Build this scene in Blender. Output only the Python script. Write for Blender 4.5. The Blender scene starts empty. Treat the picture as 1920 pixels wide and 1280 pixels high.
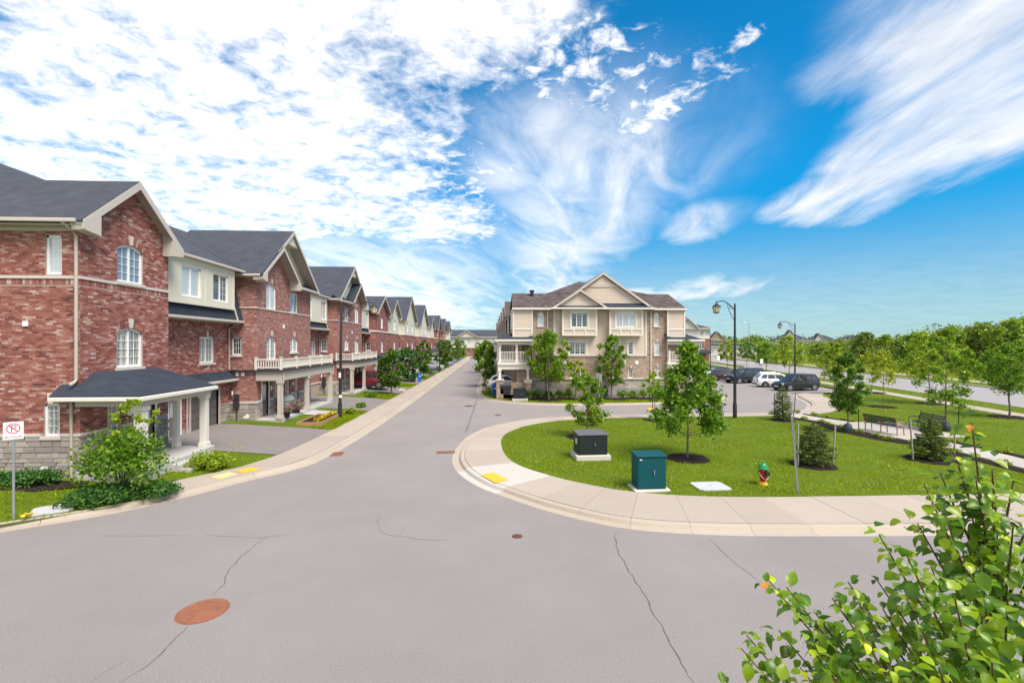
import bpy, math, random
import numpy as np
from mathutils import Vector, Matrix, Euler
random.seed(11); RN = np.random.default_rng(5)
SC = bpy.context.scene; COL = SC.collection
R = math.radians
# ------------------------------------------------------------------ camera
YAW = math.atan(45/900)
cd = bpy.data.cameras.new('camera'); cam = bpy.data.objects.new('camera', cd); COL.objects.link(cam)
cam.location = (0, 0, 5); cam.rotation_euler = (R(90), 0, -YAW)
cd.sensor_width = 36; cd.lens = 16.875; cd.shift_y = 5/1920; cd.clip_end = 6000; cd.clip_start = .05
SC.camera = cam
# ------------------------------------------------------------------ sky
SUN_AZ = math.atan2(.30, -.34); SUN_EL = R(58)      # measured from +Y towards +X
W = bpy.data.worlds.new('World'); SC.world = W; W.use_nodes = True
wt = W.node_tree; wt.nodes.clear(); WN = wt.nodes.new; WL = wt.links.new
def wmath(op, a, b=None, c=None, clamp=False):
    n = WN('ShaderNodeMath'); n.operation = op; n.use_clamp = clamp
    for i, v in enumerate((a, b, c)):
        if v is None: continue
        if isinstance(v, (int, float)): n.inputs[i].default_value = v
        else: WL(v, n.inputs[i])
    return n.outputs[0]
def wramp(v, a, b, lo=0., hi=1.):
    n = WN('ShaderNodeMapRange'); n.interpolation_type = 'SMOOTHSTEP'
    WL(v, n.inputs[0]); n.inputs[1].default_value = a; n.inputs[2].default_value = b
    n.inputs[3].default_value = lo; n.inputs[4].default_value = hi
    return n.outputs[0]
tc = WN('ShaderNodeTexCoord'); sx = WN('ShaderNodeSeparateXYZ'); WL(tc.outputs['Generated'], sx.inputs[0])
DZ = wmath('MAXIMUM', sx.outputs[2], 0.0)
den = wmath('ADD', DZ, .12)
cp = WN('ShaderNodeCombineXYZ'); WL(wmath('DIVIDE', sx.outputs[0], den), cp.inputs[0]); WL(wmath('DIVIDE', sx.outputs[1], den), cp.inputs[1])
P = cp.outputs[0]                                    # a point on the cloud deck
def sky_p(u, v):                                     # where a direction of view meets the deck
    e = (645-v)/900; t = (u-960)/900; L = math.sqrt(1+t*t+e*e); S_, C_ = math.sin(YAW), math.cos(YAW)
    q = e/L+.12
    return (S_+t*C_)/L/q, (C_-t*S_)/L/q
def wnoise(scale, detail=6, rough=.55, rot=0, stretch=(1, 1), dist=0, off=0):
    m = WN('ShaderNodeMapping'); WL(P, m.inputs[0]); m.inputs['Rotation'].default_value = (0, 0, rot)
    m2 = WN('ShaderNodeMapping'); WL(m.outputs[0], m2.inputs[0]); m2.inputs['Scale'].default_value = (stretch[0], stretch[1], 1); m2.inputs['Location'].default_value = (off, off*.7, 0)
    n = WN('ShaderNodeTexNoise'); WL(m2.outputs[0], n.inputs['Vector'])
    n.inputs['Scale'].default_value = scale; n.inputs['Detail'].default_value = detail; n.inputs['Roughness'].default_value = rough; n.inputs['Distortion'].default_value = dist
    return n.outputs[0]
def blob(a, b, width, soft=1.0):
    """soft capsule on the cloud deck between two seen directions"""
    pa, pb = sky_p(*a), sky_p(*b)
    dx, dy = pb[0]-pa[0], pb[1]-pa[1]; L2 = dx*dx+dy*dy+1e-6
    s = WN('ShaderNodeSeparateXYZ'); WL(P, s.inputs[0])
    rx = wmath('SUBTRACT', s.outputs[0], pa[0]); ry = wmath('SUBTRACT', s.outputs[1], pa[1])
    t = wmath('DIVIDE', wmath('ADD', wmath('MULTIPLY', rx, dx), wmath('MULTIPLY', ry, dy)), L2, clamp=True)
    ex = wmath('SUBTRACT', rx, wmath('MULTIPLY', t, dx)); ey = wmath('SUBTRACT', ry, wmath('MULTIPLY', t, dy))
    d = wmath('SQRT', wmath('ADD', wmath('MULTIPLY', ex, ex), wmath('MULTIPLY', ey, ey)))
    return wramp(d, width*(1+soft*.5), width*(1-soft*.5))
def wmax(*l):
    o = l[0]
    for x in l[1:]: o = wmath('MAXIMUM', o, x)
    return o
n_big = wnoise(1.1, 5, .55, dist=.3); n_puff = wnoise(15, 5, .62, dist=.5, off=3); n_mid = wnoise(5.0, 7, .62, dist=.4, off=7)
ang = math.atan2(sky_p(1920, 120)[1]-sky_p(1500, 390)[1], sky_p(1920, 120)[0]-sky_p(1500, 390)[0])
n_str = wnoise(2.0, 8, .6, rot=-ang, stretch=(.55, 2.0), dist=.6, off=1)
n_str2 = wnoise(2.4, 8, .6, rot=-R(70), stretch=(.6, 1.5), dist=.9, off=11)
# deck of altocumulus over the left half
# the deck reaches far behind and to the left; its right edge runs away from us
deck = wmax(blob((60, 60), (420, 330), .95, .9), blob((420, 120), (880, 20), .26, 1.5), blob((300, 330), (800, 420), .38, 1.5))
tex1 = wmath('ADD', wmath('MULTIPLY', n_mid, .55), wmath('MULTIPLY', n_puff, .45))
c1 = wramp(wmath('ADD', tex1, wmath('MULTIPLY', deck, .25)), .50, .86)
c1 = wmath('MULTIPLY', c1, wramp(deck, .02, .35))
# small puffs
puffs = wmax(blob((1160, 270), (1330, 130), .09, 1.8), blob((930, 60), (1130, 160), .22, 1.8), blob((1340, 110), (1410, 60), .035, 1.8), blob((850, 330), (700, 250), .3, 1.6))
c2 = wramp(wmath('ADD', wmath('ADD', wmath('MULTIPLY', n_puff, .65), wmath('MULTIPLY', n_mid, .35)), wmath('MULTIPLY', puffs, .185)), .60, .80)
c2 = wmath('MULTIPLY', wmath('MULTIPLY', c2, wramp(puffs, .05, .6)), .9)
# cirrus fan on the right
fan = wmax(blob((1560, 390), (1960, 170), .30, 1.1), blob((1620, 300), (2000, -60), .20, 1.3), blob((1800, 60), (2300, -200), .32, 1.2))
c3 = wmath('MULTIPLY', wramp(wmath('ADD', n_str, wmath('MULTIPLY', fan, .36)), .53, 1.12), wramp(fan, .0, .5))
# thin wisps in the middle and veil low over the horizon
wisp = wmax(blob((1030, 540), (1130, 300), .42, 1.7), blob((960, 330), (1000, 220), .20, 1.8), blob((1290, 440), (1330, 400), .16, 1.8), blob((1180, 560), (1340, 540), .5, 1.6))
c4 = wmath('MULTIPLY', wramp(wmath('ADD', n_str2, wmath('MULTIPLY', wisp, .22)), .40, .92, .12, .9), wmath('MULTIPLY', wisp, .85))
low = wmath('MULTIPLY', wramp(sx.outputs[2], .36, .04), wramp(sx.outputs[0], .30, -.22))
c5 = wmath('MULTIPLY', low, wramp(n_str2, .22, .62, .35, .95))
hz = wmath('MULTIPLY', wramp(sx.outputs[2], .26, .0), .42)
c6 = wmath('MULTIPLY', wramp(sx.outputs[1], .15, -.25), wramp(wmath('ADD', n_mid, wmath('MULTIPLY', n_big, .4)), .52, .78, .25, .95))      # unseen broken cloud, added behind the viewpoint as fill light for the walls
cov = wmath('MINIMUM', wmax(wmath('MULTIPLY', c1, .96), c2, wmath('MULTIPLY', c3, .93), c4, c5, c6, hz), 1.0)
sky = WN('ShaderNodeTexSky'); sky.sky_type = 'NISHITA'; sky.sun_disc = False
sky.sun_elevation = SUN_EL; sky.sun_rotation = SUN_AZ; sky.air_density = 1.0; sky.dust_density = .3; sky.ozone_density = 3.0
tint = WN('ShaderNodeMix'); tint.data_type = 'RGBA'; tint.blend_type = 'MULTIPLY'; tint.inputs[0].default_value = 1
lowfade = WN('ShaderNodeVectorMath'); lowfade.operation = 'SCALE'; WL(sky.outputs[0], lowfade.inputs[0]); WL(wramp(sx.outputs[2], .0, .34, .52, 1.0), lowfade.inputs['Scale']); WL(lowfade.outputs[0], tint.inputs[6]); tint.inputs[7].default_value = (.024, .46, .62, 1)
mx = WN('ShaderNodeMix'); mx.data_type = 'RGBA'; WL(cov, mx.inputs[0]); WL(tint.outputs[2], mx.inputs[6])
# cloud brightness: thicker is whiter, brighter towards the left
cb = wmath('MULTIPLY', wramp(sx.outputs[0], .9, -.6, 3.7, 4.9), wramp(n_mid, .2, .75, .86, 1.06))
cc = WN('ShaderNodeCombineColor'); WL(wmath('MULTIPLY', cb, 1.0), cc.inputs[0]); WL(wmath('MULTIPLY', cb, .985), cc.inputs[1]); WL(wmath('MULTIPLY', cb, .985), cc.inputs[2])
WL(cc.outputs[0], mx.inputs[7])
bg = WN('ShaderNodeBackground'); bg.inputs[1].default_value = .10; WL(mx.outputs[2], bg.inputs[0])
wo = WN('ShaderNodeOutputWorld'); WL(bg.outputs[0], wo.inputs[0])
# ------------------------------------------------------------------ sun, exposure
sl = bpy.data.lights.new('sun', 'SUN'); sl.energy = 2.15; sl.angle = R(32); sl.color = (1, .93, .84)
so = bpy.data.objects.new('sun', sl); COL.objects.link(so)
sd = Vector((math.sin(SUN_AZ)*math.cos(SUN_EL), math.cos(SUN_AZ)*math.cos(SUN_EL), math.sin(SUN_EL)))
so.rotation_euler = (-sd).to_track_quat('-Z', 'Y').to_euler(); so.location = (-20, 20, 60)
SC.view_settings.view_transform = 'Standard'; SC.view_settings.look = 'None'; SC.view_settings.gamma = 1; SC.view_settings.use_curve_mapping = False
SC.view_settings.exposure = 1.58
SC.render.engine = 'CYCLES'; SC.cycles.use_denoising = True; SC.cycles.max_bounces = 6; SC.cycles.transparent_max_bounces = 6
# ------------------------------------------------------------------ materials
def mat(name, col, rough=.75, var=0., vs=6., bump=0., bs=60., metal=0., spec=.4, rnd=0., island=0., coat=0., big=0., bigs=.6, trans=0., stretch=None):
    m = bpy.data.materials.new(name); m.use_nodes = True; nt = m.node_tree; N, L = nt.nodes, nt.links; b = N['Principled BSDF']
    b.inputs['Roughness'].default_value = rough; b.inputs['Metallic'].default_value = metal; b.inputs['Specular IOR Level'].default_value = spec
    if coat: b.inputs['Coat Weight'].default_value = coat; b.inputs['Coat Roughness'].default_value = .04
    b.inputs['Base Color'].default_value = (*col, 1)
    t = N.new('ShaderNodeTexCoord'); src = t.outputs['Object']
    if stretch:
        mp = N.new('ShaderNodeMapping'); L.new(src, mp.inputs[0]); mp.inputs['Scale'].default_value = stretch; src = mp.outputs[0]
    fac = None
    def acc(out, amt):
        nonlocal fac
        s = N.new('ShaderNodeMath'); s.operation = 'SUBTRACT'; L.new(out, s.inputs[0]); s.inputs[1].default_value = .5
        k = N.new('ShaderNodeMath'); k.operation = 'MULTIPLY_ADD'; L.new(s.outputs[0], k.inputs[0]); k.inputs[1].default_value = amt*2
        if fac is None: k.inputs[2].default_value = 1
        else: L.new(fac, k.inputs[2])
        fac = k.outputs[0]
    def noise(sc, det=5):
        n = N.new('ShaderNodeTexNoise'); L.new(src, n.inputs['Vector']); n.inputs['Scale'].default_value = sc; n.inputs['Detail'].default_value = det; n.inputs['Roughness'].default_value = .65
        return n.outputs[0]
    if var: acc(noise(vs), var)
    if big: acc(noise(bigs, 3), big)
    if rnd: acc(N.new('ShaderNodeObjectInfo').outputs['Random'], rnd)
    if island: acc(N.new('ShaderNodeNewGeometry').outputs['Random Per Island'], island)
    if fac is not None:
        mm = N.new('ShaderNodeVectorMath'); mm.operation = 'SCALE'; mm.inputs[0].default_value = col; L.new(fac, mm.inputs['Scale']); L.new(mm.outputs[0], b.inputs['Base Color'])
    if bump:
        bp = N.new('ShaderNodeBump'); bp.inputs['Strength'].default_value = bump; bp.inputs['Distance'].default_value = .02; L.new(noise(bs, 6), bp.inputs['Height']); L.new(bp.outputs[0], b.inputs['Normal'])
    return m
def ramp(N, stops):
    r = N.new('ShaderNodeValToRGB'); e = r.color_ramp.elements
    while len(e) < len(stops): e.new(.5)
    for x, (p, c) in zip(e, stops): x.position = p; x.color = (*c, 1)
    return r
BRICKS = [(0, (.10, .045, .045)), (.14, (.195, .066, .054)), (.34, (.265, .090, .072)), (.60, (.315, .120, .094)), (.80, (.36, .170, .138)), (.92, (.42, .26, .23)), (1, (.50, .40, .36))]
def brick_geo(name, single):
    m = bpy.data.materials.new(name); m.use_nodes = True; N, L = m.node_tree.nodes, m.node_tree.links; b = N['Principled BSDF']; b.inputs['Roughness'].default_value = .88; b.inputs['Specular IOR Level'].default_value = .2
    g = N.new('ShaderNodeObjectInfo').outputs['Random'] if single else N.new('ShaderNodeNewGeometry').outputs['Random Per Island']
    t = N.new('ShaderNodeNewGeometry').outputs['Position']
    n = N.new('ShaderNodeTexNoise'); L.new(t, n.inputs['Vector']); n.inputs['Scale'].default_value = 2.1; n.inputs['Detail'].default_value = 3
    a = N.new('ShaderNodeMath'); a.operation = 'MULTIPLY_ADD'; L.new(n.outputs[0], a.inputs[0]); a.inputs[1].default_value = .7; a.inputs[2].default_value = -.37
    s = N.new('ShaderNodeMath'); s.operation = 'MULTIPLY_ADD'; L.new(g, s.inputs[0]); s.inputs[1].default_value = .86; L.new(a.outputs[0], s.inputs[2])
    f = N.new('ShaderNodeTexNoise'); L.new(t, f.inputs['Vector']); f.inputs['Scale'].default_value = 22; f.inputs['Detail'].default_value = 4
    s2 = N.new('ShaderNodeMath'); s2.operation = 'MULTIPLY_ADD'; L.new(f.outputs[0], s2.inputs[0]); s2.inputs[1].default_value = .22; L.new(s.outputs[0], s2.inputs[2])
    r = ramp(N, BRICKS); L.new(s2.outputs[0], r.inputs[0]); L.new(r.outputs[0], b.inputs['Base Color'])
    bp = N.new('ShaderNodeBump'); bp.inputs['Strength'].default_value = .3; bp.inputs['Distance'].default_value = .01; L.new(f.outputs[0], bp.inputs['Height']); L.new(bp.outputs[0], b.inputs['Normal'])
    return m
def wallvec(N, L):
    """u runs along an upright wall whichever way it faces, v is height"""
    t = N.new('ShaderNodeTexCoord'); s = N.new('ShaderNodeSeparateXYZ'); L.new(t.outputs['Object'], s.inputs[0])
    a = N.new('ShaderNodeMath'); L.new(s.outputs[0], a.inputs[0]); L.new(s.outputs[1], a.inputs[1])
    c = N.new('ShaderNodeCombineXYZ'); L.new(a.outputs[0], c.inputs[0]); L.new(s.outputs[2], c.inputs[1]); return c.outputs[0], t
def brick_tex(name, stops, mortar, bw=.225, bh=.075, clump=1.2, ms=.010):
    m = bpy.data.materials.new(name); m.use_nodes = True; N, L = m.node_tree.nodes, m.node_tree.links; b = N['Principled BSDF']; b.inputs['Roughness'].default_value = .88; b.inputs['Specular IOR Level'].default_value = .2
    v, t = wallvec(N, L)
    k = N.new('ShaderNodeTexBrick'); L.new(v, k.inputs['Vector']); k.inputs['Scale'].default_value = 1; k.inputs['Brick Width'].default_value = bw; k.inputs['Row Height'].default_value = bh; k.inputs['Mortar Size'].default_value = ms; k.inputs['Mortar Smooth'].default_value = .1
    k.inputs['Color1'].default_value = (0, 0, 0, 1); k.inputs['Color2'].default_value = (1, 1, 1, 1); k.inputs['Mortar'].default_value = (.5, .5, .5, 1)
    n = N.new('ShaderNodeTexNoise'); L.new(t.outputs['Object'], n.inputs['Vector']); n.inputs['Scale'].default_value = 1.9; n.inputs['Detail'].default_value = 3
    a = N.new('ShaderNodeMath'); a.operation = 'MULTIPLY_ADD'; L.new(n.outputs[0], a.inputs[0]); a.inputs[1].default_value = clump; a.inputs[2].default_value = -.5*clump+.08
    s = N.new('ShaderNodeMath'); s.operation = 'MULTIPLY_ADD'; L.new(k.outputs[0], s.inputs[0]); s.inputs[1].default_value = .86; L.new(a.outputs[0], s.inputs[2])
    r = ramp(N, stops); L.new(s.outputs[0], r.inputs[0])
    x = N.new('ShaderNodeMix'); x.data_type = 'RGBA'; L.new(k.outputs[1], x.inputs[0]); L.new(r.outputs[0], x.inputs[6]); x.inputs[7].default_value = (*mortar, 1); L.new(x.outputs[2], b.inputs['Base Color'])
    bp = N.new('ShaderNodeBump'); bp.inputs['Strength'].default_value = .5; bp.inputs['Distance'].default_value = .01; bp.invert = True; L.new(k.outputs[1], bp.inputs['Height']); L.new(bp.outputs[0], b.inputs['Normal'])
    return m
def lap_tex(name, col, pitch=.13, vert=False, depth=.5):
    """lapped boards (or vertical battens): fine relief plus a little tone change board by board"""
    m = bpy.data.materials.new(name); m.use_nodes = True; N, L = m.node_tree.nodes, m.node_tree.links; b = N['Principled BSDF']; b.inputs['Roughness'].default_value = .6
    v, t = wallvec(N, L); s = N.new('ShaderNodeSeparateXYZ'); L.new(v, s.inputs[0])
    d = N.new('ShaderNodeMath'); d.operation = 'DIVIDE'; L.new(s.outputs[0 if vert else 1], d.inputs[0]); d.inputs[1].default_value = pitch
    f = N.new('ShaderNodeMath'); f.operation = 'FRACT'; L.new(d.outputs[0], f.inputs[0])
    fl = N.new('ShaderNodeMath'); fl.operation = 'FLOOR'; L.new(d.outputs[0], fl.inputs[0])
    wn = N.new('ShaderNodeTexWhiteNoise'); wn.noise_dimensions = '1D'; L.new(fl.outputs[0], wn.inputs['W'])
    g = N.new('ShaderNodeMapRange'); L.new(f.outputs[0], g.inputs[0]); g.inputs[1].default_value = .0; g.inputs[2].default_value = .12; g.inputs[3].default_value = 0; g.inputs[4].default_value = 1
    k = N.new('ShaderNodeMath'); k.operation = 'MULTIPLY_ADD'; L.new(wn.outputs[0], k.inputs[0]); k.inputs[1].default_value = .10; k.inputs[2].default_value = .95
    mm = N.new('ShaderNodeVectorMath'); mm.operation = 'SCALE'; mm.inputs[0].default_value = col; L.new(k.outputs[0], mm.inputs['Scale']); L.new(mm.outputs[0], b.inputs['Base Color'])
    bp = N.new('ShaderNodeBump'); bp.inputs['Strength'].default_value = depth; bp.inputs['Distance'].default_value = .02; L.new(g.outputs[0], bp.inputs['Height']); L.new(bp.outputs[0], b.inputs['Normal'])
    return m
def shingle(name, a, c, mixed=.5):
    m = bpy.data.materials.new(name); m.use_nodes = True; N, L = m.node_tree.nodes, m.node_tree.links; b = N['Principled BSDF']; b.inputs['Roughness'].default_value = .9; b.inputs['Specular IOR Level'].default_value = .25
    v, t = wallvec(N, L)
    k = N.new('ShaderNodeTexBrick'); L.new(v, k.inputs['Vector']); k.inputs['Scale'].default_value = 1; k.inputs['Brick Width'].default_value = .34; k.inputs['Row Height'].default_value = .09; k.inputs['Mortar Size'].default_value = .006
    k.inputs['Color1'].default_value = (0, 0, 0, 1); k.inputs['Color2'].default_value = (1, 1, 1, 1); k.inputs['Mortar'].default_value = (.2, .2, .2, 1)
    n = N.new('ShaderNodeTexNoise'); L.new(t.outputs['Object'], n.inputs['Vector']); n.inputs['Scale'].default_value = 1.3; n.inputs['Detail'].default_value = 6
    s = N.new('ShaderNodeMath'); s.operation = 'MULTIPLY_ADD'; L.new(k.outputs[0], s.inputs[0]); s.inputs[1].default_value = mixed; 
    q = N.new('ShaderNodeMath'); q.operation = 'MULTIPLY'; L.new(n.outputs[0], q.inputs[0]); q.inputs[1].default_value = 1-mixed*.6; L.new(q.outputs[0], s.inputs[2])
    r = ramp(N, [(.1, a), (.9, c)]); L.new(s.outputs[0], r.inputs[0]); L.new(r.outputs[0], b.inputs['Base Color'])
    bp = N.new('ShaderNodeBump'); bp.inputs['Strength'].default_value = .6; bp.inputs['Distance'].default_value = .015; bp.invert = True; L.new(k.outputs[1], bp.inputs['Height']); L.new(bp.outputs[0], b.inputs['Normal'])
    return m
def leafmat(name, stops, trans=.35, rough=.5, spec=.35, gain=(1.9, 1.6, .85)):
    m = bpy.data.materials.new(name); m.use_nodes = True; N, L = m.node_tree.nodes, m.node_tree.links; b = N['Principled BSDF']; b.inputs['Roughness'].default_value = rough; b.inputs['Specular IOR Level'].default_value = spec
    g = N.new('ShaderNodeNewGeometry'); r = ramp(N, [(p_, (min(.8, c_[0]*gain[0]), min(.8, c_[1]*gain[1]), c_[2]*gain[2])) for p_, c_ in stops]); L.new(g.outputs['Random Per Island'], r.inputs[0]); L.new(r.outputs[0], b.inputs['Base Color'])
    tr = N.new('ShaderNodeBsdfTranslucent'); hs = N.new('ShaderNodeHueSaturation'); hs.inputs['Value'].default_value = 1.5; hs.inputs['Hue'].default_value = .485; L.new(r.outputs[0], hs.inputs['Color']); L.new(hs.outputs[0], tr.inputs[0])
    x = N.new('ShaderNodeMixShader'); x.inputs[0].default_value = trans; L.new(b.outputs[0], x.inputs[1]); L.new(tr.outputs[0], x.inputs[2]); L.new(x.outputs[0], N['Material Output'].inputs[0])
    return m
def glassmat(name, col, ior=1.9, curtain=None, rough=.03):
    m = bpy.data.materials.new(name); m.use_nodes = True; N, L = m.node_tree.nodes, m.node_tree.links; b = N['Principled BSDF']
    b.inputs['Base Color'].default_value = (*col, 1); b.inputs['Roughness'].default_value = rough; b.inputs['IOR'].default_value = ior; b.inputs['Specular IOR Level'].default_value = .7
    if curtain:      # folds of a curtain hanging behind the pane
        v, t = wallvec(N, L); w = N.new('ShaderNodeTexWave'); L.new(v, w.inputs['Vector']); w.inputs['Scale'].default_value = 2.2; w.inputs['Distortion'].default_value = 5; w.inputs['Detail'].default_value = 3
        x = N.new('ShaderNodeMix'); x.data_type = 'RGBA'; L.new(w.outputs['Fac'], x.inputs[0]); x.inputs[6].default_value = (*col, 1); x.inputs[7].default_value = (*curtain, 1); L.new(x.outputs[2], b.inputs['Base Color'])
    return m
M = {}
M['asphalt'] = mat('asphalt', (.238, .213, .205), .93, var=.60, vs=42, bump=.7, bs=110, big=.16, bigs=.30, spec=.25)
M['drive'] = mat('driveway_asphalt', (.195, .172, .165), .93, var=.14, vs=50, bump=.4, bs=120, big=.16, bigs=.5, spec=.25)
M['mainroad'] = mat('main_road_asphalt', (.27, .25, .25), .93, var=.06, vs=30, big=.06, spec=.2)
M['conc'] = mat('pavement_concrete', (.355, .298, .248), .88, var=.07, vs=14, bump=.15, bs=90, rnd=.06, big=.07, bigs=.7, spec=.25)
M['kerb'] = mat('kerb_concrete', (.375, .315, .255), .88, var=.10, vs=9, bump=.2, bs=70, rnd=.05, spec=.25)
M['newconc'] = mat('new_concrete', (.43, .40, .36), .85, var=.04, vs=12, spec=.25)
M['pathconc'] = mat('path_concrete', (.38, .34, .31), .85, var=.06, vs=10, rnd=.05, spec=.25)
M['padconc'] = mat('pad_concrete', (.50, .46, .42), .88, var=.08, vs=8, bump=.2, spec=.25)
M['step'] = mat('porch_concrete', (.42, .40, .38), .88, var=.08, vs=6, bump=.15, spec=.25)
M['soil'] = mat('lawn_soil', (.085, .125, .008), .95, var=.35, vs=4, bump=.5, bs=30, big=.3, bigs=.35, spec=.1)
M['field'] = mat('field_ground', (.12, .17, .025), .95, var=.4, vs=.4, big=.3, bigs=.06, spec=.1)
M['mulch'] = mat('mulch', (.022, .014, .013), .95, var=.5, vs=30, bump=1, bs=40, spec=.15)
M['mortar'] = mat('mortar', (.40, .30, .27), .95, var=.1, vs=10, spec=.1)
M['brickg'] = brick_geo('brick_laid', False); M['bricks'] = brick_geo('brick_single', True)
M['brick'] = brick_tex('red_brick_wall', BRICKS, (.33, .21, .19), clump=.65, ms=.010)
M['brickfar'] = brick_tex('red_brick_far', [(p, (c[0]*.95+.01, c[1]*.9, c[2]*.92)) for p, c in BRICKS], (.24, .13, .12), clump=.9)
M['tanbrick'] = brick_tex('tan_brick_wall', [(0, (.20, .13, .095)), (.4, (.31, .205, .15)), (.75, (.38, .265, .20)), (1, (.47, .36, .29))], (.40, .33, .27))
M['stone'] = mat('limestone', (.34, .295, .265), .9, var=.16, vs=7, bump=.7, bs=14, rnd=.24, spec=.2)
M['stonetex'] = brick_tex('limestone_wall', [(0, (.22, .19, .17)), (.5, (.32, .28, .25)), (1, (.44, .39, .35))], (.36, .32, .29), bw=.5, bh=.2, ms=.012)
M['cast'] = mat('cast_stone_trim', (.55, .49, .44), .85, var=.06, vs=8, spec=.25)
M['navy'] = shingle('slate_blue_shingle', (.036, .041, .054), (.066, .071, .086), .35)
M['darkshingle'] = shingle('dark_shingle', (.018, .024, .036), (.038, .046, .062), .4)
M['brown'] = shingle('brown_shingle', (.036, .028, .028), (.105, .084, .080), .75)
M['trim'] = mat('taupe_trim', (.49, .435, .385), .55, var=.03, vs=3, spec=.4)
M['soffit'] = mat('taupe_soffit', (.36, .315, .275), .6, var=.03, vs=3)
M['cream'] = mat('cream_board', (.60, .565, .46), .6, var=.04, vs=2.5)
M['creamw'] = mat('pale_trim', (.66, .62, .55), .55, var=.03, vs=3)
M['white'] = mat('white_vinyl', (.80, .80, .80), .4, var=.02, vs=4)
M['siding'] = lap_tex('tan_lap_siding', (.57, .47, .385), .14)
M['batten'] = lap_tex('tan_batten_board', (.58, .475, .385), .42, vert=True, depth=.35)
M['farcream'] = lap_tex('cream_lap_siding', (.62, .58, .52), .16)
M['downp'] = mat('taupe_metal', (.44, .375, .32), .45, var=.04, vs=3)
M['glass'] = glassmat('window_glass', (.045, .055, .065), 1.85)
M['glasss'] = glassmat('painted_sky_glass', (.16, .21, .27), 1.9)  # pale blue sky reflection is put into the base colour
M['glassc'] = glassmat('curtained_glass', (.17, .19, .17), 1.75, (.44, .44, .40))
M['glassb'] = glassmat('blind_glass', (.44, .47, .49), 1.8, (.50, .53, .55))
M['garage'] = mat('garage_door_paint', (.125, .108, .105), .5, var=.03, vs=2)
M['doorp'] = mat('door_paint', (.17, .14, .13), .5)
M['black'] = mat('black_metal', (.018, .018, .02), .42, spec=.5)
M['charcoal'] = mat('charcoal_metal', (.03, .032, .036), .5, var=.1, vs=4)
M['galv'] = mat('galvanised_steel', (.42, .43, .45), .42, var=.08, vs=6, metal=.7)
M['teal'] = mat('teal_paint', (.0, .060, .070), .55, var=.08, vs=3, spec=.25)
M['dkgreen'] = mat('dark_green_paint', (.010, .018, .018), .5, var=.1, vs=3)
M['dktop'] = mat('grey_lid_paint', (.10, .10, .12), .55, var=.12, vs=5)  # lid toned lighter and greyer than the cabinet
M['red'] = mat('red_paint', (.42, .012, .014), .4, var=.08, vs=8, coat=.2)
M['green'] = mat('green_paint', (.015, .20, .06), .4, var=.08, vs=8, coat=.2)
M['yellow'] = mat('yellow_paint', (.72, .40, .04), .5, var=.15, vs=14)
M['tact'] = mat('tactile_yellow', (.76, .37, .02), .6, var=.35, vs=5, bump=.3, bs=20)
M['tactworn'] = mat('worn_tactile_yellow', (.70, .50, .20), .7, var=.35, vs=4)
M['rust'] = mat('rusted_iron', (.235, .088, .048), .9, var=.30, vs=7, big=.3, bigs=2.2, bump=.5, bs=40)
M['rustdk'] = mat('dark_rusted_iron', (.115, .045, .034), .85, var=.3, vs=9, bump=.4)
M['crack'] = mat('crack_fill', (.095, .084, .08), .95, var=.2, vs=20)
M['seam'] = mat('old_seam_tar', (.12, .108, .106), .95, var=.2, vs=10)
M['greyplastic'] = mat('grey_composite_lid', (.42, .42, .43), .7, var=.05, vs=9, bump=.2)
M['bark'] = mat('bark', (.16, .125, .10), .9, var=.3, vs=12, bump=.8, bs=30, stretch=(1, 1, .2))
M['barkd'] = mat('dark_bark', (.07, .055, .045), .9, var=.3, vs=12, bump=.8, bs=30)
M['twig'] = mat('red_brown_twig', (.12, .060, .038), .7, var=.2, vs=30)
M['wood'] = mat('garden_timber', (.38, .20, .105), .75, var=.2, vs=4, stretch=(1, 6, 6))
M['stake'] = mat('weathered_stake', (.30, .28, .26), .8, var=.15, vs=6)
M['bagd'] = mat('watering_bag', (.035, .05, .06), .6, var=.2, vs=6)
M['blue'] = mat('blue_plastic', (.012, .13, .52), .42, var=.05, vs=3)
M['binblk'] = mat('black_plastic', (.022, .023, .028), .45)
M['signw'] = mat('sign_white', (.80, .78, .80), .45, var=.03); M['signr'] = mat('sign_red', (.60, .12, .15), .5); M['signk'] = mat('sign_ink', (.20, .19, .20), .6)
M['cover'] = mat('grill_cover', (.24, .28, .27), .7, var=.15, vs=3, bump=.4, bs=6)
M['tyre'] = mat('tyre_rubber', (.02, .02, .021), .85); M['rim'] = mat('alloy_rim', (.45, .45, .47), .3, metal=.9)
M['carglass'] = glassmat('car_glass', (.02, .026, .03), 1.7)
M['chrome'] = mat('chrome', (.6, .6, .62), .18, metal=1); M['lens'] = mat('headlight_lens', (.62, .64, .66), .12, spec=.8); M['tail'] = mat('tail_light', (.40, .012, .012), .2, spec=.7)
M['lantern'] = glassmat('lantern_glass', (.66, .56, .36), 1.5, rough=.15)
for n_, c_ in (('black', (.012, .013, .017)), ('white', (.72, .72, .72)), ('navy', (.012, .016, .026)), ('maroon', (.065, .028, .035)), ('silver', (.46, .49, .55)), ('red', (.13, .010, .014)), ('grey', (.33, .34, .36))):
    M['car_'+n_] = mat('car_paint_'+n_, c_, .32, coat=.55, metal=.0, spec=.35)
M['maple'] = leafmat('maple_leaf', [(0, (.024, .072, .008)), (.35, (.044, .122, .012)), (.75, (.074, .175, .016)), (1, (.14, .245, .024))], .42)
M['darkleaf'] = leafmat('linden_leaf', [(0, (.020, .060, .011)), (.5, (.040, .110, .018)), (1, (.090, .18, .028))], .4)
M['lime'] = leafmat('lime_leaf', [(0, (.058, .125, .010)), (.5, (.115, .205, .015)), (1, (.21, .29, .028))])
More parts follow.
